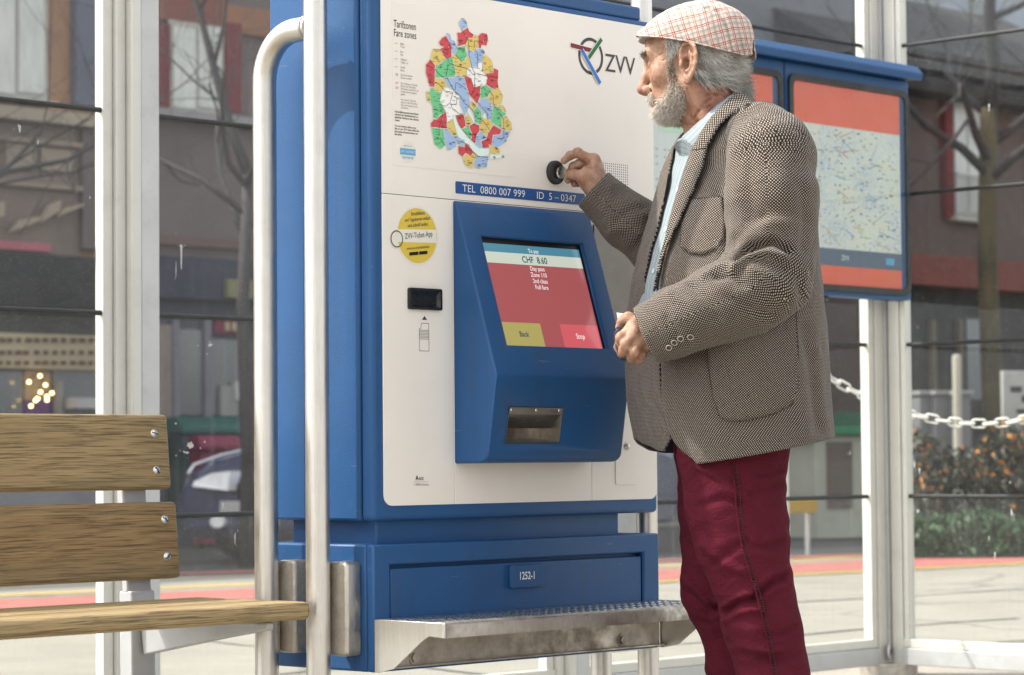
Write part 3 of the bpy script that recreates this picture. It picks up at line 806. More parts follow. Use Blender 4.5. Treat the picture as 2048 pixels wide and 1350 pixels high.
    MB().sheet([(0.099, y1 - 0.0015, 1.2075), (0.1245, y1 - 0.0015, 1.2105), (0.1245, y1 - 0.0015, 1.2170), (0.099, y1 - 0.0015, 1.2140)]).sheet(
        [(0.1265, y1 - 0.0015, 1.2107), (0.150, y1 - 0.0015, 1.2135), (0.150, y1 - 0.0015, 1.2200), (0.1265, y1 - 0.0015, 1.2172)]).build('store_badges', BLACK, sk)
    # card reader mouth and its pictogram
    cr = MB()
    o_, i_ = rrect(0.0945, 0.1870, 1.0995, 1.1430, 0.004, 4), rrect(0.100, 0.1815, 1.1040, 1.1385, 0.003, 4)
    n = len(o_)
    vs = [(x, yF - 0.007, z) for x, z in o_] + [(x, yF - 0.007, z) for x, z in i_] + [(0.1405 + (x - 0.1405) * 0.86, yF - 0.0012, 1.119 + (z - 1.121) * 0.6) for x, z in i_] + [(x, yF, z) for x, z in o_]
    fs = []
    for i in range(n):
        j = (i + 1) % n
        fs += [(i, j, n + j, n + i), (n + i, n + j, 2 * n + j, 2 * n + i), (3 * n + i, 3 * n + j, j, i)]
    fs.append(tuple(range(2 * n, 3 * n)))
    cr.add(vs, fs)
    rd = cr.build('card_reader', pbr('reader_plastic', (0.014, 0.014, 0.015), rough=0.25, var=0.2, rvar=0.1), T, autos=30)
    MB().prism([(0.112, 1.112), (0.170, 1.112), (0.160, 1.1175), (0.122, 1.1175)], 'y', yF - 0.004, yF - 0.0008).build('card_slot', BLACK, rd)
    ic = MB()
    ic.sheet([(0.1345, y1, 1.0795), (0.1490, y1, 1.0795), (0.1418, y1, 1.0875)])
    def ol(pts, w=0.0005):
        for q in range(len(pts)):
            strip(ic, pts[q], pts[(q + 1) % len(pts)], w, y1 - 0.00001 * (q % 2))
    ol([(0.1270, 1.0165), (0.1540, 1.0165), (0.1540, 1.0725), (0.1340, 1.0725), (0.1300, 1.0610), (0.1270, 1.0610)])
    for q in range(7):
        strip(ic, (0.1275, 1.0405 + q * 0.0030), (0.1535, 1.0405 + q * 0.0030), 0.0004, y1 - 0.0001)
    ic.build('card_pictogram', INK, T)
    # maker's mark
    tx('A', 0.1135, 0.7565, 0.0130, INK, par=left, bold=0.0004); tx('ACS', 0.1225, 0.7565, 0.0082, INK, par=left, bold=0.0002)
    tx('A XEROX Company', 0.1085, 0.7455, 0.0055, INK, par=left, sx=0.9)
    MB().sheet([(0.108, y1, 0.7525), (0.152, y1, 0.7525), (0.152, y1, 0.7529), (0.108, y1, 0.7529)]).build('mark_line', GREY_INK, left)
    # coin inlet
    ci = MB()
    prof = [(0.0255, 0.0), (0.0255, 0.007), (0.0235, 0.0095), (0.0195, 0.0095), (0.0165, 0.0075), (0.0120, 0.0030), (0.0, 0.0025)]
    n = 36
    vs = []
    for r_, h in prof[:-1]:
        vs += [(0.5335 + r_ * math.cos(2 * math.pi * i / n), yF - h, 1.4065 + r_ * math.sin(2 * math.pi * i / n)) for i in range(n)]
    vs.append((0.5335, yF - 0.0025, 1.4065))
    fs = []
    for k_ in range(len(prof) - 2):
        fs += [(k_ * n + i, k_ * n + (i + 1) % n, (k_ + 1) * n + (i + 1) % n, (k_ + 1) * n + i) for i in range(n)]
    b_ = (len(prof) - 2) * n
    fs += [(b_ + i, b_ + (i + 1) % n, len(vs) - 1) for i in range(n)]
    coin_in = ci.add(vs, fs).build('coin_inlet', RUBBER, T, autos=40)
    MB().box(0.5318, 0.5352, yF - 0.0042, yF - 0.0031, 1.3925, 1.4205).build('coin_slot', DARK, coin_in)
    # loudspeaker holes
    sp = MB()
    for i in range(13):
        for j in range(12):
            sp.disc((0.6915 + 0.0066 * i, y1 + 0.0002, 1.4390 - 0.0052 * j - 0.0004 * i * 0), (0, -1, 0), 0.00135, 8)
    tag(sp.build('speaker_holes', DARK, T), kind='stuff')
    # steel note field right of the console, service flap with knob
    MB().prism(rrect(0.655, 0.788, 1.060, 1.304, 0.004), 'y', yF - 0.003, yF - 0.0002).build('steel_plate', STEEL_PLATE, T, bevel=0.001)
    fl = MB().prism(rrect(0.7195, 0.7905, 0.738, 0.829, 0.006), 'y', yF - 0.0022, yF - 0.0002).build('service_flap', WHITE_PANEL, T, bevel=0.0009)
    MB().dome((0.7560, yF - 0.0022, 0.8220), (0, -1, 0), 0.0085, 0.008, 16, 5).build('flap_knob', STEEL, fl, smooth=True)

    # sloping console
    cx0, cx1 = 0.2264, 0.636
    K0, K1, K2, K3 = (-0.0130, 1.3200), (-0.1235, 0.9661), (-0.0985, 0.8080), (-0.0800, 0.7895)
    up_d = Vector((K1[0] - K0[0], K1[1] - K0[1])).normalized(); up_n = Vector((up_d.y, -up_d.x))   # outwards
    lo_d = Vector((K2[0] - K1[0], K2[1] - K1[1])).normalized(); lo_n = Vector((lo_d.y, -lo_d.x))
    def upP(x, v, off=0.0):
        p = Vector(K0) + up_d * v + up_n * off
        return (x, p.x, p.y)
    def loP(x, v, off=0.0):
        p = Vector(K1) + lo_d * v + lo_n * off
        return (x, p.x, p.y)
    so = [(0.2770, 0.0660), (0.5900, 0.0660), (0.5900, 0.3060), (0.2770, 0.3060)]      # screen opening
    to = [(0.2716, 0.0637), (0.4345, 0.0637), (0.4345, 0.1387), (0.2716, 0.1387)]      # ticket tray opening
    L1 = (Vector(K1) - Vector(K0)).length; L2 = (Vector(K2) - Vector(K1)).length
    c = MB()
    r = 0.0
    U = [upP(cx0, 0), upP(cx1, 0), upP(cx1, L1), upP(cx0, L1)]
    Lw = [loP(cx0, 0), loP(cx1, 0), loP(cx1, L2), loP(cx0, L2)]
    vs = U + [upP(x, v) for x, v in so] + [upP(x, v, -0.011) for x, v in so]
    fs = [(0, 1, 5, 4), (1, 2, 6, 5), (2, 3, 7, 6), (3, 0, 4, 7)] + [(4 + i, 4 + (i + 1) % 4, 8 + (i + 1) % 4, 8 + i) for i in range(4)]
    c.add(vs, fs)
    vs = Lw + [loP(x, v) for x, v in to] + [loP(x, v, -0.055) for x, v in to]
    fs = [(0, 1, 5, 4), (1, 2, 6, 5), (2, 3, 7, 6), (3, 0, 4, 7)] + [(4 + i, 4 + (i + 1) % 4, 8 + (i + 1) % 4, 8 + i) for i in range(4)]
    c.add(vs, fs)
    bot = [(K2[0], K2[1]), (K2[0] + 0.004, K2[1] - 0.009), (K2[0] + 0.012, K2[1] - 0.0155), (K2[0] + 0.024, K2[1] - 0.0190), (-0.0036, 0.7885)]
    for i in range(4):
        (ya, za), (yb, zb) = bot[i], bot[i + 1]
        c.add([(cx0, ya, za), (cx1, ya, za), (cx1, yb, zb), (cx0, yb, zb)], [(0, 1, 2, 3)])
    side = [(-0.0036, 1.3268), K0, K1] + bot
    for x in (cx0, cx1):
        c.add([(x, y, z) for y, z in side], [tuple(range(len(side)))])
    c.add([(cx0, -0.0036, 1.3268), (cx1, -0.0036, 1.3268), (cx1, K0[0], K0[1]), (cx0, K0[0], K0[1])], [(0, 1, 2, 3)])
    me = c.mesh('console', BLUE)
    bm = bmesh.new(); bm.from_mesh(me)
    bmesh.ops.remove_doubles(bm, verts=bm.verts, dist=0.0004)
    bmesh.ops.recalc_face_normals(bm, faces=bm.faces)
    op = {tuple(round(q, 4) for q in upP(x, v)) for x, v in so} | {tuple(round(q, 4) for q in loP(x, v)) for x, v in to}
    for e in bm.edges:
        if all(tuple(round(q, 4) for q in v.co) in op for v in e.verts): e.seam = True
    wl = bm.edges.layers.float.new('bevel_weight_edge')
    for e in bm.edges:
        if len(e.link_faces) != 2: continue
        a = e.calc_face_angle()
        inop = e.seam
        dp = any((v.co - Vector(upP(v.co.x, 0))).length < 0 for v in e.verts)
        if not inop and a > R(5):
            e[wl] = 1.0
    # inner walls of the two openings stay crisp
    for e in bm.edges:
        for v in e.verts:
            for f_, q0, pts in ((upP, -0.011, so), (loP, -0.055, to)):
                for x, vv in pts:
                    if (v.co - Vector(f_(x, vv, q0))).length < 1e-4: e[wl] = 0.0
    bm.to_mesh(me); bm.free()
    me.polygons.foreach_set('use_smooth', [True] * len(me.polygons)); me.set_sharp_from_angle(angle=R(45))
    con = link(bpy.data.objects.new('console', me), T)
    bv = con.modifiers.new('bevel', 'BEVEL'); bv.limit_method = 'WEIGHT'; bv.width = 0.013; bv.segments = 5
    con.modifiers.new('normals', 'WEIGHTED_NORMAL')
    # touch screen
    def quad(x0, x1, v0, v1, off):
        return [upP(x0, v0, off), upP(x1, v0, off), upP(x1, v1, off), upP(x0, v1, off)]
    ts_ = MB()
    a, b2 = quad(0.2755, 0.5915, 0.064, 0.308, -0.0105), quad(0.2755, 0.5915, 0.064, 0.308, -0.016)
    ts_.add(a + b2, [(0, 1, 2, 3), (7, 6, 5, 4), (0, 4, 5, 1), (1, 5, 6, 2), (2, 6, 7, 3), (3, 7, 4, 0)])
    scr = ts_.build('touch_screen', BLACK, T)
    E1 = 0.17
    gl = 0.10
    def lit(name, x0, x1, v0, v1, off, col, s):
        return MB().sheet(quad(x0, x1, v0, v1, off)).build(name, glow('screen_' + name, col, s, gl), scr)
    sx0, sx1 = 0.2885, 0.5825
    D = 0.0
    lit('message_field', sx0, sx1, 0.1215, 0.3045, -0.0102, srgb(196, 104, 106), E1*1.3)
    lit('title_bar', sx0, sx1, 0.0780, 0.0965, -0.0102, srgb(98, 164, 190), E1*1.2)
    lit('price_bar', sx0, sx1, 0.0965, 0.1213, -0.0102, srgb(226, 236, 220), E1*1.4)
    lit('back_button', sx0 + 0.0005, 0.404, 0.2515, 0.3025, -0.0099, srgb(206, 194, 116), E1*1.25)
    lit('stop_button', 0.4640, sx1 - 0.0005, 0.2505, 0.3030, -0.0099, srgb(232, 108, 116), E1*1.5)
    ang = math.atan2(-up_d.x, -up_d.y)
    SCR_W = glow('screen_white_text', (0.95, 0.9, 0.88), E1*2)
    SCR_T = flat('screen_teal_text', srgb(40, 88, 112), 0.3)
    def stx(s, x, v, size, mat, **k):
        lettering(s, upP(x, v, -0.0094), size, mat, scr, 0.90, 'CENTER', rot=(R(90) - ang, 0, 0), **k)
    stx('To pay', 0.4365, 0.0935, 0.0125, SCR_W)
    stx('CHF  8.60', 0.4340, 0.1165, 0.0205, SCR_T, bold=0.0003)
    for i, s in enumerate(('Day pass', 'Zone 110', '2nd class', 'Full fare')):
        stx(s, 0.4360, 0.1335 + 0.0138 * i, 0.0138, SCR_W)
    stx('Back', 0.3475, 0.2820, 0.0165, SCR_T, bold=0.0003)
    stx('Stop', 0.5200, 0.2820, 0.0165, SCR_W)
    # steel-lined ticket tray
    tray = MB()
    a = [loP(x, v, -0.0545) for x, v in to]
    tray.add(a, [(0, 1, 2, 3)])
    ins = 0.0012
    ti = [(to[0][0] + ins, to[0][1] + ins), (to[1][0] - ins, to[1][1] + ins), (to[2][0] - ins, to[2][1] - ins), (to[3][0] + ins, to[3][1] - ins)]
    tray.add([loP(x, v, 0.0006) for x, v in ti] + [loP(x, v, -0.0540) for x, v in ti], [(i, (i + 1) % 4, 4 + (i + 1) % 4, 4 + i) for i in range(4)])
    tr = tray.build('ticket_tray', STEEL_WORN, T, fix=False)
    fl_ = MB()
    q = [(ti[0][0], ti[0][1]), (ti[1][0], ti[0][1]), (ti[1][0], ti[0][1] + 0.0145), (ti[0][0], ti[0][1] + 0.0145)]
    fl_.add([loP(x, v, 0.0012) for x, v in q] + [loP(x, v, -0.0006) for x, v in q], [(0, 1, 2, 3), (7, 6, 5, 4), (0, 4, 5, 1), (1, 5, 6, 2), (2, 6, 7, 3), (3, 7, 4, 0)])
    fl_.build('tray_rail', STEEL, tr)
    for x in (0.2795, 0.3530, 0.4225):
        MB().dome(loP(x, 0.0705, 0.0012), (0, lo_n.x, lo_n.y), 0.0034, 0.0018, 12, 3).build('screw', STEEL, tr, smooth=True)
    # clear flap, half way back
    q = [(ti[0][0], 0.080), (ti[1][0], 0.080), (ti[1][0], 0.112), (ti[0][0], 0.112)]
    fp = MB().add([loP(q[0][0], 0.079, -0.004), loP(q[1][0], 0.079, -0.004), loP(q[1][0], 0.112, -0.028), loP(q[0][0], 0.112, -0.028)], [(0, 1, 2, 3)])
    fp.build('tray_flap', pbr('smoked_flap', (0.05, 0.045, 0.04), rough=0.2, var=0.3), tr)

    # perforated steel foot shelf with folded lip and gusset ends
    f = MB()
    Ys, zt, th, lip = -0.198, 0.4835, 0.003, 0.030
    x0, x1 = 0.004, 0.866
    sh = MB().box(x0, x1, Ys + 0.004, -0.001, zt - th, zt).build('foot_shelf', STEEL_CLEAN, T)
    nx, ny = 36, 3
    dm = None
    for i in range(nx):                                       # raised anti-slip studs, domed to catch the sky as bright spots
        for j in range(ny):
            x = x0 + 0.022 + (x1 - x0 - 0.044) * (i + (0.5 if j % 2 else 0.0)) / nx
            y = Ys + 0.040 + j * 0.052
            if dm is None: dm = MB().dome((0, 0, 0), (0, 0, 1), 0.0085, 0.0017, 14, 3).mesh('shelf_stud', STEEL_CLEAN, True)
            o = bpy.data.objects.new('shelf_stud', dm); COL.objects.link(o); o.parent = sh; o.location = (x, y, zt)
    # folded lip with a rounded top bend
    lp = MB()
    pf = [(Ys - 0.0001, zt - lip), (Ys - 0.0001, zt - 0.006), (Ys + 0.0015, zt - 0.0018), (Ys + 0.005, zt + 0.0006), (Ys + 0.020, zt + 0.0006),
          (Ys + 0.020, zt - 0.0004), (Ys + 0.006, zt - 0.0006), (Ys + 0.0032, zt - 0.0036), (Ys + 0.0028, zt - lip)]
    lp.prism(pf, 'x', x0, x1).build('shelf_lip', STEEL_WORN, sh, autos=40)
    # back plate under the shelf, with folded bottom edge
    MB().box(x0 + 0.004, x1 - 0.004, -0.0042, -0.0006, 0.384, zt - 0.004).box(x0 + 0.004, x1 - 0.004, -0.018, -0.0045, 0.384, 0.387).build('shelf_back_plate', STEEL_WORN, sh)
    gp = [(-0.001, zt - 0.001), (Ys + 0.001, zt - 0.001), (Ys + 0.001, zt - lip), (Ys + 0.045, zt - lip + 0.002), (Ys + 0.060, zt - lip - 0.006), (-0.055, 0.388), (-0.010, 0.3785), (-0.001, 0.379)]
    for x in (x0 - 0.0036, x1 + 0.0006):
        MB().prism(gp, 'x', x, x + 0.003).build('shelf_gusset', STEEL, sh, bevel=0.0006)
    for x in (0.105, 0.735):
        bo = MB().disc((x, -0.0043, 0.402), (0, -1, 0), 0.010, 6, h=0.007).disc((x, -0.0043, 0.402), (0, -1, 0), 0.014, 18, h=0.002)
        bo.build('shelf_bolt', STEEL_WORN, sh)
    # welded brackets on the left side that carry the tube frame
    for yc in (0.0625, 0.215):
        br = MB().prism(rrect(yc - 0.0265, yc + 0.0265, 0.410, 0.597, 0.010, 4), 'x', -0.040, 0.002).build('mounting_bracket', STEEL_WORN, T, bevel=0.006, seg=3)

build_machine()

# ------------------------------------------------------------------ tube frames that carry the machine
def tube_arch():
    t = thing('tube_frame', 'bent steel tube frame standing at the left side of the blue machine', 'tube frame', (0, 0, 0))
    xp, yf, yb, r = -0.064, 0.0925, 0.247, 0.0242
    MB().tube([(xp, yf, 0.0), (xp, yf, 2.70)], r, 28, cap=True).build('front_tube', STEEL, t, autos=50)
    zt, br = 1.664, 0.095
    pts = [(xp, yb, 0.0), (xp, yb, 0.8), (xp, yb, zt - br)]
    for i in range(1, 13):
        a = R(90 * i / 12)
        pts.append((xp, yb - br + br * math.cos(a), zt - br + br * math.sin(a)))
    pts.append((xp, yf + r * 0.6, zt))
    MB().tube(pts, r, 28).build('bent_tube', STEEL, t, autos=50)
    w = [(xp + 0.0 + (r + 0.001) * math.cos(2 * math.pi * i / 20), yf + r * 0.93, zt + (r + 0.001) * math.sin(2 * math.pi * i / 20)) for i in range(20)]
    MB().tube(w, 0.0022, 6, closed=True).build('weld_bead', STEEL_WORN, t, smooth=True)
    for y in (yf, yb):
        MB().disc((xp, y, 0.002), (0, 0, 1), 0.062, 24, h=0.010).build('foot_plate', STEEL_WORN, t)

def right_posts():
    t = thing('tube_frame', 'pair of straight steel tubes behind the right edge of the blue machine', 'tube frame', (0.93, 0.1, 0))
    for dy, top in ((-0.012, 2.70), (0.130, 0.640)):
        MB().tube([(0, dy, 0), (0, dy, top)], 0.0242, 28).build('tube', STEEL, t, autos=50)
        MB().disc((0, dy, 0.002), (0, 0, 1), 0.062, 24, h=0.010).build('foot_plate', STEEL_WORN, t)
    MB().box(-0.062, 0.0, -0.045, 0.02, 0.43, 0.60).build('mounting_bracket', STEEL_WORN, t, bevel=0.005)

tube_arch()
right_posts()

# ------------------------------------------------------------------ bench
def bench():
    t = thing('bench', 'wooden slat bench with grey metal legs left of the ticket machine', 'bench', (-0.13, 0.0, 0))
    W1, W2, W3 = wood_mat('bench_wood', 1.3), wood_mat('bench_wood_lower', 5.1, (0.13, 0.078, 0.030), (0.33, 0.215, 0.095)), wood_mat('seat_wood', 9.7, (0.16, 0.105, 0.045), (0.43, 0.315, 0.155))
    BG = pbr('bench_grey_paint', (0.42, 0.42, 0.42), rough=0.5, metal=0.1, var=0.07, vscale=6, dirt=0.25, dirtcol=(0.2, 0.18, 0.15))
    Lx = -1.90
    # back slats lean back a little
    lean = 0.10
    def slat(name, z0, z1, y0, end, mat):
        h = z1 - z0
        o = MB().box(Lx, 0, -0.017, 0.017, 0, h).build(name, mat, t, bevel=0.009, seg=4)
        o.location = (end, y0, z0)
        o.rotation_euler = (-lean, 0, 0)
        return o
    s1 = slat('back_slat', 0.7405, 0.8945, 0.474, -0.005, W1)
    s2 = slat('back_slat', 0.5580, 0.7150, 0.456, 0.004, W2)
    SC = steel_mat('screw_steel', (0.72, 0.70, 0.66), 0.3, (3, 3, 3), dirt=0.1)
    for s, x, zz in ((s1, -0.040, (0.114, 0.038)), (s2, -0.036, (0.120, 0.044))):
        for z in zz:
            b = MB().dome((x, -0.0172, z), (0, -1, 0), 0.0090, 0.0045, 20, 5)
            k = b.build('slotted_bolt', SC, s, smooth=True)
            k2 = MB().box(-0.0080, 0.0080, -0.0005, 0.0012, -0.0009, 0.0009).build('bolt_slot', DARK, s)
            k2.location = (x, -0.0215, z); k2.rotation_euler = (0, rng.uniform(-1.2, 1.2), 0)
    # seat slats
    for i, (y0, y1, mt) in enumerate(((0.048, 0.150, W3), (0.165, 0.265, W3), (0.280, 0.380, W1))):
        ends = 0.010 - 0.004 * i
        o = MB().box(Lx, ends, y0, y1, 0.487, 0.522).build('seat_slat', mt, t, bevel=0.013, seg=5)
    # grey metal frames
    for x in (-0.075, -1.75):
        f = MB()
        f.bar((x, 0.515, 0.86), (x, 0.487, 0.53), 0.062, 0.020, upv=(0, 1, 0))
        f.bar((x, 0.487, 0.535), (x, 0.480, 0.0), 0.062, 0.040, upv=(0, 1, 0))
        f.prism([(0.470, 0.485), (0.075, 0.485), (0.075, 0.470), (0.20, 0.450), (0.455, 0.405)], 'x', x - 0.010, x + 0.010)
        f.box(x - 0.03, x + 0.03, 0.10, 0.42, 0.478, 0.4865)
        f.build('bench_frame', BG, t, bevel=0.004)

bench()

# ------------------------------------------------------------------ shelter: glazed back and side wall
YB, XR = 1.884, 4.350
BARS = [0.648, 1.1975, 1.745, 2.290]
ZTOP = 2.85
GL = [glass_mat('dusty_glass', 0.024, 0.7, 1.0), glass_mat('dusty_glass_pane', 0.032, 1.0, 7.0), glass_mat('dusty_low_glass', 0.06, 1.5, 13.0)]

def bay(t, along, s0, s1, fixed, inner):
    """glazing between two mullions; along 'x' lies in the plane Y=fixed, along 'y' in X=fixed; inner is the side facing the machine"""
    def bx(mb, a0, a1, d0, d1, z0, z1):
        if along == 'x': mb.box(a0, a1, fixed + d0, fixed + d1, z0, z1)
        else: mb.box(fixed + d0, fixed + d1, a0, a1, z0, z1)
        return mb
    zs = [0.1335] + BARS + [ZTOP]
    for i in range(len(zs) - 1):
        bx(MB(), s0 + 0.004, s1 - 0.004, -0.004, 0.004, zs[i] + (0.006 if i else 0.0), zs[i + 1] - 0.006).build('pane', GL[2] if i == 0 else GL[1] if i == 1 else GL[0], t)
    for z in BARS:
        if along == 'x': MB().tube([(s0 - 0.012, fixed - 0.004, z), (s1 + 0.012, fixed - 0.004, z)], 0.0075, 10).build('glazing_bar', RUBBER, t)
        else: MB().tube([(fixed - 0.004, s0 - 0.012, z), (fixed - 0.004, s1 + 0.012, z)], 0.0075, 10).build('glazing_bar', RUBBER, t)
    # bottom rail of two steps
    bx(MB(), s0 - 0.03, s1 + 0.03, -0.022, 0.022, 0.102, 0.133).build('bottom_rail', FRAME_PAINT, t, bevel=0.003)
    bx(MB(), s0 - 0.03, s1 + 0.03, -0.030, 0.030, 0.040, 0.1015).build('bottom_rail', GREY_METAL, t, bevel=0.003)

def mullion_x(t, xc, stops=True):
    MB().box(xc - 0.032, xc + 0.000, YB - 0.055, YB + 0.03, 0.0, ZTOP).build('mullion', FRAME_PAINT, t, bevel=0.004)
    MB().box(xc + 0.0015, xc + 0.066, YB - 0.050, YB + 0.03, 0.0, ZTOP).build('mullion', GREY_METAL, t, bevel=0.004)
    MB().box(xc - 0.066, xc - 0.0335, YB - 0.030, YB + 0.03, 0.0, ZTOP).build('mullion', FRAME_PAINT, t, bevel=0.003)
    MB().box(xc - 0.100, xc - 0.0675, YB - 0.016, YB + 0.02, 0.13, ZTOP).build('glazing_bead', FRAME_PAINT, t, bevel=0.002)

sb = thing('glass_wall', 'glazed shelter wall behind the bench and blue machine with black glazing bars', 'glass wall', (0, 0, 0))
for xc in (-0.865, 0.875, 2.610):
    mullion_x(sb, xc)
bay(sb, 'x', -0.80, 0.790, YB, -1)
bay(sb, 'x', 0.942, 2.515, YB, -1)
bay(sb, 'x', 2.677, 4.235, YB, -1)
bay(sb, 'x', -2.45, -0.965, YB, -1)
MB().box(4.236, 4.266, YB - 0.02, YB + 0.02, 0.13, ZTOP).build('glazing_bead', FRAME_PAINT, sb, bevel=0.002)
MB().box(4.268, 4.318, YB - 0.026, YB + 0.026, 0.04, ZTOP).build('mullion', FRAME_PAINT, sb, bevel=0.003)
sr = thing('glass_wall', 'glazed shelter side wall on the right reaching forward from the corner post', 'glass wall', (0, 0, 0))
bay(sr, 'y', -0.30, 1.770, XR, -1)
MB().box(XR - 0.026, XR + 0.026, 1.795, 1.842, 0.04, ZTOP).build('mullion', FRAME_PAINT, sr, bevel=0.003)
MB().box(XR - 0.02, XR + 0.02, 1.772, 1.793, 0.13, ZTOP).build('glazing_bead', FRAME_PAINT, sr, bevel=0.002)
MB().box(XR - 0.035, XR + 0.035, -0.42, -0.31, 0.0, ZTOP).build('mullion', FRAME_PAINT, sr, bevel=0.003)
# dried splashes and bird droppings stuck to the panes
def splash(parent, P, u, w, h, seed, tail=0.0):
    g = np.random.default_rng(seed); u = Vector(u); n = 11; pts = []
    for i in range(n):
        a = 2 * math.pi * i / n; r = g.uniform(0.45, 1.0)
        z = math.sin(a) * h * r
        if z < 0 and abs(math.cos(a)) < 0.5: z -= tail
        pts.append(P + u * (math.cos(a) * w * r) + Vector((0, 0, z)))
    m = MB().sheet(pts)
    for k_ in range(4):
        q = P + u * g.normal(0, w * 2.4) + Vector((0, 0, g.normal(0, h * 2.2))); s_ = g.uniform(0.12, 0.3)
        m.sheet([q + u * w * s_, q + Vector((0, 0, h * s_)), q - u * w * s_, q - Vector((0, 0, h * s_))])
    tag(m.build('dried_splash', DROP, parent), kind='stuff')
DROP = pbr('dried_splash', (0.52, 0.51, 0.48), rough=0.9, var=0.2, vscale=60)
for i, (x, y, w, h, t_) in enumerate(((39, 252, .006, .006, .012), (76, 284, .003, .010, .0), (362, 492, .007, .006, .06), (352, 540, .002, .03, .0), (380, 890, .014, .012, .0), (372, 905, .012, .004, .0), (192, 520, .002, .05, .0), (420, 690, .010, .006, .0),
                                      (318, 342, .003, .003, .0), (1655, 600, .004, .004, .0), (1700, 905, .004, .010, .0), (180, 395, .003, .004, .0), (446, 1010, .004, .012, .0), (470, 1075, .003, .02, .0))):
    splash(sb, onY(x, y, YB - 0.0062), (1, 0, 0), w, h, i, t_)
def onXr(px, py):
    v = fw + rt * ((px - 1024) / FPX) + up * ((675 - py) / FPX)
    return CAM + v * ((XR - 0.0062 - CAM.x) / v.x)
for i, (x, y, w, h, t_) in enumerate(((1829, 930, .005, .018, .0), (1839, 938, .004, .006, .012), (1836, 1022, .006, .010, .0), (2023, 1024, .004, .016, .0), (1978, 1075, .003, .012, .0), (1978, 210, .004, .006, .02), (2020, 965, .006, .006, .0), (1835, 655, .003, .003, .0), (1990, 1110, .003, .02, .0))):
    splash(sr, onXr(x, y), (0, 1, 0), w, h, 50 + i, t_)
cp = thing('corner_post', 'slim round grey post where the two glass walls meet', 'post', (XR, YB - 0.006, 0))
MB().tube([(0, 0, 0.045), (0, 0, ZTOP + 0.05)], 0.030, 24).build('post_tube', GREY_METAL, cp, autos=50)
MB().disc((0, 0, 0.0), (0, 0, 1), 0.105, 28, h=0.045).build('post_foot', STEEL_WORN, cp, bevel=0.004)
MB().disc((0, 0, 0.046), (0, 0, 1), 0.038, 20, h=0.035).build('post_collar', GREY_METAL, cp)
ey = MB().prism(circle2(0, 0, 0.030, 20), 'y', -0.004, 0.004)
eo = ey.build('post_eye', GREY_METAL, cp); eo.location = (-0.045, -0.035, 0.085); eo.rotation_euler = (0, 0, R(30))
MB().disc((-0.043, -0.041, 0.085), (0.5, -0.87, 0), 0.010, 12, h=0.002).build('eye_hole', DARK, cp)

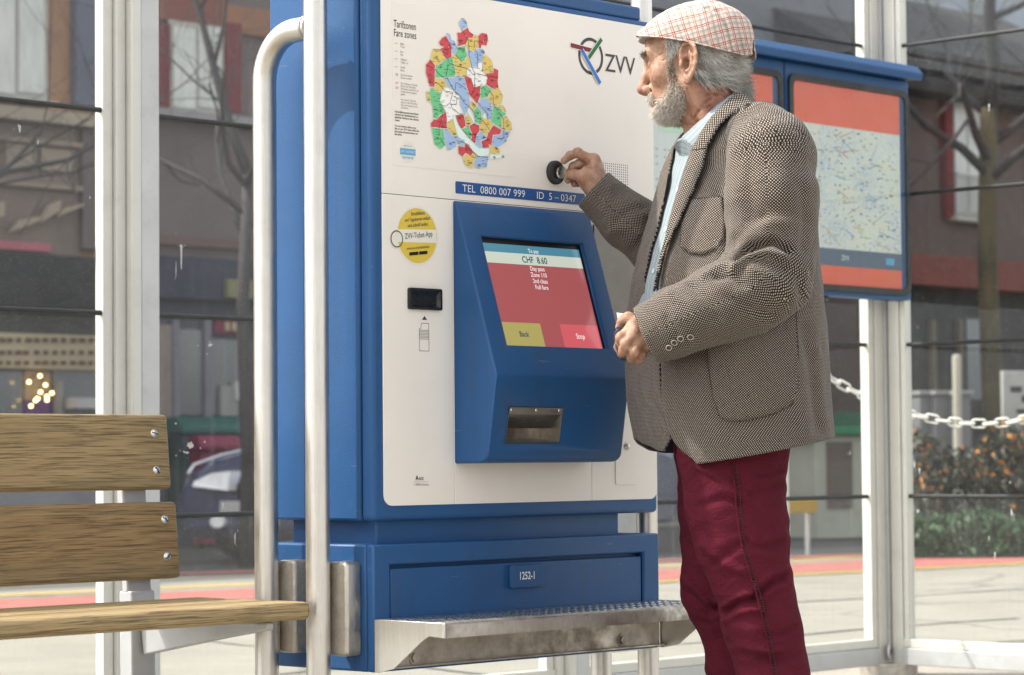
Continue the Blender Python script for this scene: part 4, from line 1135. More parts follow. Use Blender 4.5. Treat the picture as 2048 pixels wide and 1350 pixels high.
# ------------------------------------------------------------------ notice case with maps, fixed inside the back wall
def notice_case():
    yc = 1.735
    t = thing('notice_case', 'blue notice case with orange framed city maps hanging on the glass wall', 'notice case', (2.75, yc, 1.355))
    Wd, Ht = 1.575, 0.80
    MB().box(-0.10, Wd, 0.0, 0.075, 0.0, Ht).build('case_body', BLUE, t, bevel=0.008)
    hood = MB().prism([(-0.050, Ht - 0.004), (-0.058, Ht + 0.022), (-0.030, Ht + 0.050), (0.085, Ht + 0.058), (0.085, Ht + 0.001), (-0.02, Ht + 0.001)], 'x', -0.12, Wd + 0.012)
    hood.build('case_hood', BLUE, t, bevel=0.004)
    PB = srgb(206, 208, 198)
    # poster print: pale city map
    def map_mat():
        m, tt, p = nt('city_map_print')
        tc = N(tt, 'ShaderNodeTexCoord')
        v = N(tt, 'ShaderNodeTexVoronoi', Scale=16.0, _feature='DISTANCE_TO_EDGE'); L(tt, tc.outputs['Object'], v.inputs['Vector'])
        v2 = N(tt, 'ShaderNodeTexVoronoi', Scale=55.0, _feature='DISTANCE_TO_EDGE'); L(tt, tc.outputs['Object'], v2.inputs['Vector'])
        n = N(tt, 'ShaderNodeTexNoise', Scale=5.0, Detail=5.0); L(tt, tc.outputs['Object'], n.inputs['Vector'])
        base = ramp(tt, n.outputs[0], [(0.36, srgb(186, 196, 200)), (0.48, srgb(208, 211, 206)), (0.60, srgb(214, 216, 198)), (0.72, srgb(224, 222, 210))])
        r1 = ramp(tt, v.outputs['Distance'], [(0.015, (1, 1, 1)), (0.05, (0, 0, 0))])
        r2 = ramp(tt, v2.outputs['Distance'], [(0.03, (0.55,) * 3), (0.09, (0, 0, 0))])
        c = mixc(tt, r2, base, srgb(232, 232, 226))
        c = mixc(tt, r1, c, srgb(222, 217, 196))
        v3 = N(tt, 'ShaderNodeTexVoronoi', Scale=34.0); L(tt, tc.outputs['Object'], v3.inputs['Vector'])
        sc = N(tt, 'ShaderNodeSeparateColor'); L(tt, v3.outputs['Color'], sc.inputs[0])
        d = math_node(tt, 'MULTIPLY', math_node(tt, 'LESS_THAN', v3.outputs['Distance'], 0.22), math_node(tt, 'GREATER_THAN', sc.outputs[0], 0.62))
        pc = ramp(tt, sc.outputs[1], [(0.0, srgb(70, 130, 190)), (0.6, srgb(110, 140, 170)), (0.8, srgb(205, 90, 90)), (1.0, srgb(110, 160, 90))])
        c = mixc(tt, math_node(tt, 'MULTIPLY', d, 0.45), c, pc)
        L(tt, c, p.inputs['Base Color']); p.inputs['Roughness'].default_value = 0.6
        return m
    CM = map_mat()
    ORANGE = pbr('orange_poster', srgb(228, 92, 52), rough=0.5, var=0.05, vscale=3)
    NAVY = flat('poster_slate', srgb(86, 98, 116), 0.5)
    clear = glass_mat('case_window', 0.03, 0.15, 21.0)
    wx = [(0.065, 0.475), (0.555, 0.870), (0.925, 1.520)]
    wx = [(-0.06, 0.36), (0.43, 0.800), (0.880, 1.540)]
    z0, z1 = 0.040, 0.735
    for k, (a, b) in enumerate(wx):
        if k == 0:
            pl = MB().box(a + 0.01, b - 0.01, -0.0018, -0.0002, z0, z1).build('timetable_sheet', flat('timetable_paper', (0.72, 0.72, 0.70), 0.5), t)
            MB().box(a + 0.23, b - 0.03, -0.0030, -0.0021, 0.50, 0.68).build('green_panel', flat('timetable_green', srgb(196, 224, 200), 0.5), pl)
            tb = MB()
            for r_ in range(16):
                for c_ in range(18):
                    if rng.random() < 0.75:
                        x, z = a + 0.03 + c_ * 0.0205, 0.07 + r_ * 0.0245
                        tb.box(x, x + 0.010, -0.0030, -0.0022, z, z + 0.006)
            tag(tb.build('timetable_figures', flat('timetable_grey', (0.45, 0.45, 0.45), 0.6), pl), kind='stuff')
        else:
            pl = MB().box(a + 0.004, b - 0.028, -0.0018, -0.0002, z0 - 0.01, z1 + 0.01).build('poster', ORANGE, t)
            MB().box(a + 0.004, b - 0.030, -0.0030, -0.0021, 0.165, 0.595).build('city_map', CM, pl)
            nm, gg = MB(), np.random.default_rng(k)
            for _ in range(230):
                x, z = gg.uniform(a + 0.02, b - 0.05), gg.uniform(0.175, 0.585); w_ = gg.uniform(0.006, 0.018)
                nm.box(x, min(x + w_, b - 0.035), -0.0040, -0.0032, z, z + 0.0032, int(gg.integers(3)))
            for _ in range(26):
                x, z = gg.uniform(a + 0.02, b - 0.14), gg.uniform(0.19, 0.56); dx, dz = gg.uniform(0.03, 0.10), gg.normal(0, 0.05)
                z2 = min(max(z + dz, 0.175), 0.585)
                nm.add([(x, -0.0037, z), (x + dx, -0.0037, z2), (x + dx, -0.0037, z2 + 0.0035), (x, -0.0037, z + 0.0035)], [(0, 1, 2, 3)], int(gg.integers(1, 5)))
            tag(nm.build('map_names', [flat('map_black', (0.10, 0.10, 0.12)), flat('map_blue', srgb(96, 150, 200)), flat('map_grey', (0.32, 0.33, 0.36)), flat('map_red', srgb(210, 110, 110)), flat('map_ochre', srgb(206, 160, 80))], pl), kind='stuff')
            MB().box(a + 0.004, b - 0.030, -0.0030, -0.0021, 0.105, 0.1645).build('map_footer', NAVY, pl)
            lettering('ZVV', (a + 0.27, -0.0036, 0.126), 0.026, WHITE_INK, pl, 0.9)
            MB().box(b - 0.125, b - 0.075, -0.0036, -0.0031, 0.122, 0.146).build('footer_mark', CYAN_PRINT, pl)
        # black rubber gasket frame and door rim
        o_, i_ = rrect(a - 0.022, b + 0.022, z0 - 0.024, z1 + 0.024, 0.034), rrect(a, b, z0 - 0.002, z1 + 0.002, 0.024)
        n = len(o_)
        g = MB().add([(x, -0.010, z) for x, z in o_] + [(x, -0.010, z) for x, z in i_] + [(x, -0.0005, z) for x, z in o_] + [(x, -0.0005, z) for x, z in i_],
                     [(i, (i + 1) % n, n + (i + 1) % n, n + i) for i in range(n)] + [(2 * n + i, 2 * n + (i + 1) % n, (i + 1) % n, i) for i in range(n)] + [(n + i, n + (i + 1) % n, 3 * n + (i + 1) % n, 3 * n + i) for i in range(n)])
        g.build('window_gasket', RUBBER, t)
        MB().box(a, b, -0.0075, -0.0060, z0, z1).build('case_window', clear, t)
    for x in (0.395, 0.840):
        MB().box(x - 0.002, x + 0.002, -0.002, -0.0004, 0.004, Ht - 0.004).build('door_gap', DARK, t)
    for x in (0.2, 1.2):
        MB().box(x - 0.02, x + 0.02, 0.075, 0.128, Ht * 0.75, Ht * 0.75 + 0.04).build('wall_bracket', GREY_METAL, t)
    MB().box(1.02, 1.10, 0.02, 0.05, -0.012, -0.0005).build('case_lock', BLACK, t)

notice_case()

# ------------------------------------------------------------------ ground
def ground_mat(name, c1, c2, scale=2.0, fine=240.0, cracks=0.0, rough=0.85):
    m, t, p = nt(name)
    tc = N(t, 'ShaderNodeTexCoord')
    a = N(t, 'ShaderNodeTexNoise', Scale=scale, Detail=8.0, Roughness=0.65); L(t, tc.outputs['Object'], a.inputs['Vector'])
    b = N(t, 'ShaderNodeTexNoise', Scale=fine, Detail=3.0, Roughness=0.7); L(t, tc.outputs['Object'], b.inputs['Vector'])
    c = ramp(t, a.outputs[0], [(0.3, c1), (0.7, c2)])
    d = ramp(t, b.outputs[0], [(0.35, (0.62,) * 3), (0.65, (1.12,) * 3)])
    c = mixc(t, 1.0, c, d, 'MULTIPLY')
    if cracks:
        v = N(t, 'ShaderNodeTexVoronoi', Scale=0.35, _feature='DISTANCE_TO_EDGE')
        w = N(t, 'ShaderNodeVectorMath', _operation='MULTIPLY_ADD'); L(t, a.outputs[1], w.inputs[0]); w.inputs[1].default_value = (0.5,) * 3; L(t, tc.outputs['Object'], w.inputs[2])
        L(t, w.outputs[0], v.inputs['Vector'])
        k = ramp(t, v.outputs['Distance'], [(0.004, (cracks,) * 3), (0.012, (0, 0, 0))])
        c = mixc(t, k, c, tuple(x * 0.35 for x in c1))
    L(t, c, p.inputs['Base Color'])
    p.inputs['Roughness'].default_value = rough
    p.inputs['Specular IOR Level'].default_value = 0.25
    bm_ = N(t, 'ShaderNodeBump', Strength=0.35, Distance=0.004); L(t, b.outputs[0], bm_.inputs['Height']); L(t, bm_.outputs[0], p.inputs['Normal'])
    return m

PAVE = ground_mat('pale_pavement', (0.275, 0.255, 0.215), (0.365, 0.34, 0.29), 1.3, 180, 0.5)
ASPH = ground_mat('asphalt', (0.045, 0.046, 0.050), (0.060, 0.061, 0.066), 1.0, 120)
REDS = ground_mat('red_surface', (0.40, 0.135, 0.115), (0.47, 0.175, 0.150), 3.0, 90)
YELS = ground_mat('yellow_marking', (0.58, 0.40, 0.12), (0.66, 0.48, 0.18), 4.0, 90)

def sheet(name, poly, z, mat, kind='structure', h=0.0):
    o = MB().sheet([(x, y, z) for x, y in poly]).build(name, mat)
    return tag(o, kind=kind)

sheet('ground', [(-250, -250), (300, -250), (300, 300), (-250, 300)], -0.02, PAVE)
sheet('pavement', [(-60, -60), (90, -60), (90, 60), (-60, 60)], 0.0, PAVE)
TAR = ground_mat('tar_seam', (0.10, 0.098, 0.095), (0.16, 0.155, 0.15), 2.0, 90)
def tar_line(p0, p1, w, z=0.0035):
    g = np.random.default_rng(int(abs(p0[0] * 100)))
    p0, p1 = Vector(p0), Vector(p1); d = (p1 - p0).normalized(); s = Vector((-d.y, d.x)); k = 24
    a, b = [], []
    for i in range(k + 1):
        c = p0 + (p1 - p0) * (i / k) + s * g.normal(0, w * 0.6); ww = w * g.uniform(0.5, 1.0)
        a.append(c + s * ww / 2); b.append(c - s * ww / 2)
    m = MB(); m.add([(q.x, q.y, z) for q in a + b], [(i, i + 1, k + 2 + i, k + 1 + i) for i in range(k)])
    return tag(m.build('tar_seam', TAR), kind='structure')
tar_line((7.4, 5.1), (14.0, 4.2), 0.05); tar_line((5.6, 4.4), (7.2, 7.6), 0.04); tar_line((4.6, 2.6), (12.0, 1.9), 0.035); tar_line((-2.0, 3.9), (7.4, 3.3), 0.05); tar_line((3.2, 2.2), (4.4, 6.9), 0.03)
tar_line((1.2, 1.3), (4.2, 1.0), 0.02); tar_line((3.0, -1.0), (3.3, 1.8), 0.02)
# carriageway beyond the shelter, edged by red bands and yellow lines
d1_ = Vector((0.993, -0.118))
def band(name, p, w, z, mat, a=-60, b=80, d=d1_):
    p = Vector(p); nrm = Vector((-d.y, d.x))
    return sheet(name, [p + d * a, p + d * b, p + d * b + nrm * w, p + d * a + nrm * w], z, mat)
band('red_lane', (6.30, 7.72), 1.12, 0.004, REDS)
band('yellow_line', (6.30, 9.20), 0.20, 0.004, YELS)
band('yellow_line', (11.5, 6.80), 0.16, 0.008, YELS, a=-2.5, b=1.8)
dr = Vector((0.93, -0.367))
nr = Vector((-dr.y, dr.x))
pr_ = Vector((8.35, 10.45))
sheet('red_kerb_line', [pr_ - dr * 40, pr_ + dr * 7.0, pr_ + dr * 7.0 + nr * 0.30, pr_ - dr * 40 + nr * 0.30], 0.012, REDS)
sheet('road', [pr_ - dr * 50 + nr * 0.3, pr_ + dr * 60 + nr * 0.3, pr_ + dr * 60 + nr * 9, pr_ - dr * 50 + nr * 9], 0.008, ASPH)

# ------------------------------------------------------------------ the street beyond the glass
def fmat(name, rgb, k=1.0, rough=0.85, var=0.12, vs=1.2):
    c = srgb(*rgb); k *= 0.58
    return pbr(name, tuple(x * k for x in c), rough=rough, var=var, vscale=vs, dirt=0.25, dirtcol=(0.06, 0.055, 0.05), bump=0.2, bscale=60)

class Facade:
    """a house front in the plane Y = yf; spots are read off the photograph and set on that plane"""
    def __init__(self, root, yf): self.root, self.yf = root, yf
    def xz(self, px, py):
        p = onY(px, py, self.yf); return p.x, p.z
    def rect(self, name, x0, y0, x1, y1, mat, out=0.05, back=0.0, parent=None, bevel=0.0):
        ym, xm = (y0 + y1) / 2, (x0 + x1) / 2
        X0, _ = self.xz(x0, ym); X1, _ = self.xz(x1, ym)
        _, Z1 = self.xz(xm, y0); _, Z0 = self.xz(xm, y1)
        o = MB().box(X0, X1, self.yf - out, self.yf + back - 0.003, Z0, Z1).build(name, mat, parent or self.root, bevel=bevel)
        return o

GLASSY = pbr('window_glass', (0.10, 0.11, 0.12), rough=0.08, var=0.3, vscale=0.6, rvar=0.04, spec=0.8)
GLASS_PALE = pbr('curtained_window', (0.50, 0.51, 0.48), rough=0.2, var=0.18, vscale=2.0, rvar=0.08, stretch=(6, 6, 1))
WFRAME = fmat('white_window_frame', (228, 224, 214), 0.85)
SHUT = fmat('red_shutter', (132, 40, 48))

def window(F, x0, y0, x1, y1, pane, n=2, shutter=None, parent=None, sill=True, railing=False):
    fr = F.rect('window', x0, y0, x1, y1, WFRAME, out=0.06, parent=parent)
    w = (x1 - x0); h = (y1 - y0)
    for i in range(n):
        a = x0 + w * (0.07 + i * (0.93 / n)); b = x0 + w * (i + 1) * (0.93 / n)
        F.rect('pane', a, y0 + h * 0.05, b, y1 - h * 0.05, pane, out=0.075, back=-0.055, parent=fr)
    if sill: F.rect('sill', x0 - 6, y1, x1 + 6, y1 + 7, WFRAME, out=0.18, parent=fr)
    if shutter:
        F.rect('shutter', x0 - shutter, y0, x0 - 1, y1, SHUT, out=0.09, parent=fr)
        F.rect('shutter', x1 + 1, y0, x1 + shutter, y1, SHUT, out=0.09, parent=fr)
    return fr

def house(root, yf, x0px, x1px, h, wall, depth=7.0, roofh=1.6, roofcol=None):
    F = Facade(root, yf)
    X0, _ = F.xz(x0px, 700); X1, _ = F.xz(x1px, 700)
    MB().box(X0, X1, yf, yf + depth, 0.0, h).build('wall', wall, root)
    MB().prism([(yf - 0.45, h - 0.05), (yf - 0.45, h + 0.10), (yf + depth / 2, h + roofh), (yf + depth + 0.45, h + 0.10), (yf + depth + 0.45, h - 0.05)], 'x', X0 - 0.15, X1 + 0.15).build(
        'roof', roofcol or fmat('roof_tiles', (96, 62, 52)), root)
    return F

# --- house at the far left: tan upper floor above a dark shop front
ta = thing('town_house', 'tan town house with white windows above a dark shop front, far left', 'house', (0, 0, 0))
TAN, TAUPE = fmat('tan_render', (190, 146, 112)), fmat('taupe_stone', (150, 132, 122))
MAUVE = fmat('mauve_render', (128, 112, 112)); SLATE = fmat('slate_render', (118, 122, 140))
CHAR = fmat('charcoal_fascia', (52, 48, 50)); CREAM = fmat('cream_board', (214, 194, 158))
Fa = house(ta, 16.0, -4000, 211, 8.8, TAN)  # wall runs on unseen to the left, added to shade the street
window(Fa, -40, -60, 88, 200, GLASS_PALE, 2)
window(Fa, -250, -60, -130, 215, GLASS_PALE, 2)
Fa.rect('pilaster', 140, -120, 208, 214, SLATE, 0.10)
Fa.rect('ledge', -400, 206, 211, 232, fmat('pale_ledge', (190, 176, 156)), 0.22)
Fa.rect('stone_band', -400, 232, 150, 500, TAUPE, 0.06)
Fa.rect('stone_pier', 150, 232, 209, 500, MAUVE, 0.12)
for y in (262, 352): Fa.rect('moulding', -400, y, 148, y + 10, fmat('moulding_stone', (172, 154, 138)), 0.14)
for x0, x1, y0, y1 in ((0, 60, 290, 340), (70, 136, 300, 344)):
    Fa.rect('raised_panel', x0, y0, x1, y1, fmat('panel_stone', (176, 160, 142)), 0.10)
aw = MB()
for q in ((0, 430, 60, 470), (60, 400, 100, 450), (92, 405, 146, 440), (-80, 400, -10, 460)):
    a = Fa.xz(q[0], q[1]); b = Fa.xz(q[2], q[3])
    aw.prism([(a[0], b[1]), (b[0], b[1] + 0.12), (b[0], a[1]), (a[0] + 0.1, a[1] - 0.05)], 'y', 16.0 - 0.16 - 0.01 * q[0] / 100, 15.9)
aw.build('sign_relief', fmat('sign_relief_cream', (190, 172, 150)), ta)
Fa.rect('pink_tube', -60, 484, 86, 501, fmat('pink_tube', (206, 120, 132)), 0.12)
Fa.rect('fascia', -400, 503, 211, 610, CHAR, 0.25)
Fa.rect('shop_front', -400, 612, 209, 1130, fmat('shop_dark', (62, 58, 60)), 0.04)
sg = Fa.rect('shop_sign', -120, 668, 180, 738, CREAM, 0.15)
for r_, y in enumerate((682, 706, 726)):
    for k_ in range(13):
        x = -60 + k_ * 18 + rng.uniform(-2, 2)
        Fa.rect('sign_letter', x, y - 5 + r_, x + rng.uniform(6, 13), y + 4, fmat('sign_brown', (110, 72, 48)) if (k_ == 0 and r_ == 0) else bpy.data.materials['sign_brown'], 0.17, back=-0.14, parent=sg)
Fa.rect('shop_window', 40, 742, 92, 800, fmat('cream_goods', (196, 170, 130)), 0.07)  # goods are plain cream in colour
Fa.rect('purple_poster', 38, 800, 92, 850, fmat('purple_poster', (104, 66, 140)), 0.08)
Fa.rect('shop_window', 96, 742, 200, 850, GLASSY, 0.07)
Fa.rect('shop_door', -60, 742, 36, 1100, GLASSY, 0.07)
Fa.rect('drain_pipe', 97, 764, 108, 1000, fmat('pale_pipe', (170, 166, 158)), 0.14)
Fa.rect('shop_counter', 115, 797, 178, 818, fmat('white_counter', (226, 226, 222)), 0.30)
Fa.rect('stall_board', -200, 960, 130, 1020, fmat('stall_grey', (186, 184, 190)), 0.5)
Fa.rect('red_board', 132, 960, 200, 1020, fmat('crimson_board', (128, 36, 56)), 0.5)
sl = thing('string_lights', 'warm string lights hanging in the dark shop window at far left', 'lights', (0, 0, 0))
BULB = glow('warm_bulb', (1.0, 0.62, 0.25), 4.0)
wp_ = []
for x, y in ((58, 764), (80, 752), (91, 770), (81, 784), (94, 793), (104, 786), (71, 801), (94, 800), (62, 812), (75, 797)):
    p = onY(x, y, 15.80); wp_.append(p)
    MB().dome(p, (0, -1, 0), 0.016, 0.016, 8, 3).dome(p, (0, 1, 0), 0.016, 0.016, 8, 3).build('bulb', BULB, sl, smooth=True)
MB().tube([p + Vector((0, 0.03, 0.02)) for p in wp_], 0.006, 5).build('light_cord', BLACK, sl)

# --- house in the middle left: mauve wall and a window with dark red shutters
tb_ = thing('town_house', 'mauve town house with red shuttered window seen between mullion and machine', 'house', (0, 0, 0))
Fb = house(tb_, 16.3, 213, 900, 12.0, MAUVE)
Fb.rect('frieze', 213, -20, 452, 42, fmat('brick_red_frieze', (150, 88, 74)), 0.05)
Fb.rect('frieze', 440, 18, 560, 72, fmat('orange_frieze', (176, 122, 88)), 0.08)
wb = window(Fb, 330, 48, 440, 226, GLASS_PALE, 2, shutter=32)
Fb.rect('pilaster', 446, 75, 462, 228, SLATE, 0.06)
Fb.rect('pilaster', 463, 75, 474, 228, WFRAME, 0.05)
Fb.rect('ledge', 213, 232, 620, 250, fmat('pale_ledge_grey', (176, 172, 174)), 0.2)
Fb.rect('string_course', 213, 478, 620, 496, fmat('brown_course', (126, 98, 92)), 0.08)
Fb.rect('fascia', 213, 520, 620, 602, fmat('navy_fascia', (58, 60, 84)), 0.18)
Fb.rect('shop_front', 213, 604, 640, 1130, fmat('slate_shopfront', (84, 84, 100)), 0.03)
Fb.rect('shop_sign', 425, 562, 476, 598, fmat('olive_sign', (150, 150, 104)), 0.24)
s2 = Fb.rect('shop_sign', 418, 638, 478, 668, fmat('maroon_sign', (140, 40, 80)), 0.10)
for k_ in range(3): Fb.rect('sign_letter', 436 + k_ * 13, 645, 444 + k_ * 13, 662, CREAM, 0.12, back=-0.09, parent=s2)
Fb.rect('stone_pier', 300, 650, 328, 900, fmat('beige_pier', (164, 148, 138)), 0.12)
for x in (336, 400, 500): Fb.rect('door_post', x, 640, x + 13, 900, fmat('grey_post', (146, 144, 156)), 0.08)
Fb.rect('shop_window', 350, 660, 398, 830, GLASSY, 0.05)
Fb.rect('shop_window', 415, 680, 498, 830, GLASSY, 0.05)
Fb.rect('poster', 430, 772, 462, 832, fmat('grey_poster', (176, 176, 172)), 0.09)
Fb.rect('poster', 456, 764, 476, 800, fmat('white_poster', (214, 214, 210)), 0.11)

# --- grey block seen above and beside the man
tg = thing('town_house', 'grey block behind the notice case with pale pillars at street level', 'house', (0, 0, 0))
Fg = house(tg, 17.0, 905, 1770, 13.0, fmat('grey_block', (134, 136, 144)))
for x in (1010, 1120, 1230): window(Fg, x, -40, x + 60, 120, GLASSY, 2)
Fg.rect('ledge', 905, 150, 1770, 172, fmat('block_ledge', (168, 162, 152)), 0.2)
Fg.rect('fascia', 905, 560, 1770, 640, fmat('block_fascia', (92, 90, 94)), 0.15)
for x in (1330, 1420, 1500, 1590, 1662, 1716): Fg.rect('pillar', x, 640, x + 22, 1000, fmat('block_pillar', (158, 154, 154)), 0.3)
for x in (1360, 1450, 1530, 1620, 1690): Fg.rect('shop_window', x, 660, x + 22, 940, GLASSY, 0.05)
Fg.rect('shop_sign', 1663, 646, 1727, 668, fmat('cream_sign', (206, 204, 196)), 0.35)
Fg.rect('door', 1608, 862, 1650, 985, fmat('brown_door', (104, 88, 82)), 0.06)

# --- low house at the right, dark eaves, tall window with red shutters
tc_ = thing('town_house', 'low brown house with dark eaves and red shuttered window, far right', 'house', (0, 0, 0))
BROWN = fmat('brown_render', (112, 92, 86))
Fc = house(tc_, 15.4, 1775, 2420, 5.35, BROWN, roofh=2.2, roofcol=fmat('dark_roof', (52, 46, 46)))
Fc.rect('eaves_board', 1780, 160, 2420, 196, fmat('eaves_dark', (56, 46, 46)), 0.42)
window(Fc, 1897, 190, 1955, 438, GLASS_PALE, 2, shutter=16)
wr = MB()
a = Fc.xz(1893, 350); b = Fc.xz(1960, 436)
for k_ in range(9):
    x = a[0] + (b[0] - a[0]) * k_ / 8
    wr.box(x - 0.010, x + 0.010, 15.22, 15.24, b[1], a[1])
wr.box(a[0], b[0], 15.215, 15.245, a[1], a[1] + 0.03)
wr.build('window_railing', GREY_METAL, tc_)
window(Fc, 2080, 190, 2140, 438, GLASS_PALE, 2, shutter=16)
Fc.rect('plinth_band', 1780, 535, 2420, 592, fmat('red_brown_band', (142, 74, 62)), 0.30)
Fc.rect('passage', 1780, 594, 2420, 900, fmat('passage_dark', (48, 44, 40)), 0.05)
for x in (1850, 1905, 2110): Fc.rect('door_post', x, 640, x + 8, 860, fmat('ochre_post', (120, 106, 84)), 0.12)
Fc.rect('shop_window', 1925, 640, 1985, 800, GLASSY, 0.07)

# --- taller pale block, made up to fill the sky patch behind the low house
th = thing('town_house', 'pale blue grey block made up to fill the sky over dark eaves, far right', 'house', (0, 0, 0))
Fh = house(th, 25.0, 1690, 2600, 13.0, fmat('blue_grey_render', (196, 206, 222)))
for x in (1830, 1940, 2060): window(Fh, x, -90, x + 44, 60, GLASSY, 2)
Fh.rect('ledge', 1690, 96, 2600, 108, fmat('pale_ledge_block', (206, 206, 204)), 0.15)

# --- bare street trees
BARK = pbr('grey_bark', (0.034, 0.030, 0.030), rough=0.9, var=0.35, vscale=6, bump=0.6, bscale=30, stretch=(1, 1, 0.3))
MOSS = pbr('mossy_bark', (0.050, 0.038, 0.014), rough=0.95, var=0.7, vscale=4, bump=0.6, bscale=30, stretch=(1, 1, 0.4), dirt=0.6, dirtcol=(0.05, 0.045, 0.03))

def bare_tree(px, depth, r0, fork, seed, label, mat, spread=0.75, levels=4):
    g = np.random.default_rng(seed)
    base = wpt(px, 1000, depth); base.z = 0
    t = thing('street_tree', label, 'tree', base)
    tr = MB().tube([(0, 0, 0), (0.02, 0.01, fork * 0.3), (-0.02, 0.02, fork * 0.65), (0.03, 0, fork)], [r0 * 1.25, r0, r0 * 0.92, r0 * 0.85], 14)
    tr.build('trunk', mat, t, smooth=True)
    br = MB()
    def grow(p, d, ln, r, lv):
        pts, rs = [p], [r]
        for i in range(4):
            d = (d + Vector(g.normal(0, 0.16, 3)) + Vector((0, 0, 0.05))).normalized()
            p = p + d * (ln / 4); pts.append(p); rs.append(r * (1 - 0.14 * (i + 1)))
        br.tube(pts, rs, 7 if lv < 2 else 5)
        if lv < levels:
            for i in range(3 if lv else 3):
                nd = (d + Vector(g.normal(0, spread, 3))).normalized()
                nd.z = abs(nd.z) * 0.5 if lv > 1 else nd.z
                grow(pts[2 + i % 3], nd.normalized(), ln * g.uniform(0.55, 0.8), rs[2 + i % 3] * 0.6, lv + 1)
    for i in range(5):
        a = i * 2 * math.pi / 5 + g.uniform(-0.4, 0.4)
        grow(Vector((0.0, 0, fork * g.uniform(0.82, 1.0))), Vector((math.cos(a), math.sin(a), 0.65)).normalized(), g.uniform(1.3, 1.9), r0 * 0.5, 1)
    grow(Vector((0.03, 0, fork)), Vector((0.08, 0.03, 1)), 1.8, r0 * 0.84, 1)
    br.build('crown', BARK, t, smooth=True)
    return t

bare_tree(494, 19.5, 0.052, 2.9, 3, 'bare tree with dark trunk right behind the bent steel tube', BARK)
bare_tree(1988, 26.0, 0.105, 4.2, 11, 'bare tree with mossy ochre trunk before the low brown house', MOSS)
bare_tree(-190, 20.0, 0.06, 2.6, 19, 'bare tree outside the left edge reaching its twigs before white windows', BARK)

# --- parked car
def parked_car():
    p = wpt(345, 1120, 20.6)
    t = thing('parked_car', 'dark blue parked car with bright headlamp seen through glass by machine', 'car', (p.x, p.y, 0))
    PAINT = pbr('navy_car_paint', (0.045, 0.058, 0.115), rough=0.16, var=0.1, rvar=0.05, spec=0.8)
    ln, wd = 4.1, 1.74                                                # nose at x=0, runs to +x; far side at y=0, near side at y=-wd
    prof = [(0.00, 0.28), (-0.02, 0.52), (0.05, 0.70), (0.25, 0.80), (1.05, 0.95), (1.75, 1.42), (2.9, 1.46), (3.75, 1.02), (4.05, 0.96), (4.1, 0.40), (4.0, 0.25), (0.1, 0.20)]
    secs = [(0.0, 0.80, 0.86), (-0.14, 0.97, 0.97), (-0.35, 1.0, 1.0), (-wd + 0.35, 1.0, 1.0), (-wd + 0.14, 0.97, 0.97), (-wd, 0.80, 0.86)]
    m = MB(); n = len(prof)
    vs = []
    for y, sz, sx in secs:
        for x, z in prof:
            vs.append((2.05 + (x - 2.05) * (0.965 if sx < 0.9 else 0.99 if sx < 1 else 1.0), y, 0.2 + (z - 0.2) * (sz if z > 0.95 else min(1, sz + 0.08))))
    fs = []
    for i in range(len(secs) - 1):
        for j in range(n): fs.append((i * n + j, i * n + (j + 1) % n, (i + 1) * n + (j + 1) % n, (i + 1) * n + j))
    fs += [tuple(range(n)), tuple(range((len(secs) - 1) * n, len(secs) * n))]
    m.add(vs, fs).build('body', PAINT, t, bevel=0.03)
    MB().add([(1.12, -0.18, 0.98), (1.12, -wd + 0.18, 0.98), (1.70, -wd + 0.28, 1.385), (1.70, -0.28, 1.385)], [(0, 1, 2, 3)]).build('windscreen', GLASSY, t).location.x = -0.03
    LAMP = glow('headlamp_glass', (0.9, 0.95, 1.0), 0.0, 0.05)
    LAMP = pbr('headlamp_glass', (0.78, 0.80, 0.82), rough=0.12, var=0.15, vscale=9)
    for s in (0, 1):
        y0 = -0.10 if s == 0 else -wd + 0.10
        sg_ = -1 if s == 0 else 1
        h = MB().add([(-0.05, y0 + sg_ * 0.20, 0.600), (-0.085, y0 + sg_ * 0.66, 0.570), (-0.060, y0 + sg_ * 0.66, 0.715), (-0.02, y0 + sg_ * 0.40, 0.700), (-0.01, y0 + sg_ * 0.18, 0.640),
                      (0.06, y0 + sg_ * 0.20, 0.600), (0.06, y0 + sg_ * 0.66, 0.570), (0.10, y0 + sg_ * 0.66, 0.715), (0.12, y0 + sg_ * 0.40, 0.700), (0.10, y0 + sg_ * 0.18, 0.640)],
                     [(0, 1, 2, 3, 4), (0, 5, 6, 1), (1, 6, 7, 2), (2, 7, 8, 3), (3, 8, 9, 4), (4, 9, 5, 0)])
        h.build('headlamp', LAMP, t)
        MB().prism(circle2(y0 + sg_ * 0.48, 0.33, 0.085, 14, 0.045), 'x', -0.04, 0.03).build('fog_lamp', LAMP, t)
    # pale tube for the chrome line and painted highlight along the hood edge
    MB().tube([(-0.02, -0.22, 0.700), (0.10, -0.14, 0.765), (0.40, -0.09, 0.835), (0.80, -0.07, 0.905)], 0.010, 8).build('hood_edge', LAMP, t, smooth=True)
    MB().box(-0.028, 0.05, -wd + 0.80, -0.80, 0.50, 0.62).build('grille', BLACK, t)
    MB().box(-0.045, 0.0, -wd + 0.62, -0.62, 0.40, 0.49).build('number_plate', fmat('plate_white', (210, 210, 205)), t)
    for x in (0.75, 3.3):
        for y in (-0.02, -wd + 0.02):
            w = MB().prism(circle2(x, 0.31, 0.31, 24), 'y', y - 0.10, y + 0.10).build('wheel', RUBBER, t, bevel=0.02)
            MB().prism(circle2(x, 0.31, 0.20, 20), 'y', y - 0.104, y + 0.104).build('rim', GREY_METAL, w)
parked_car()

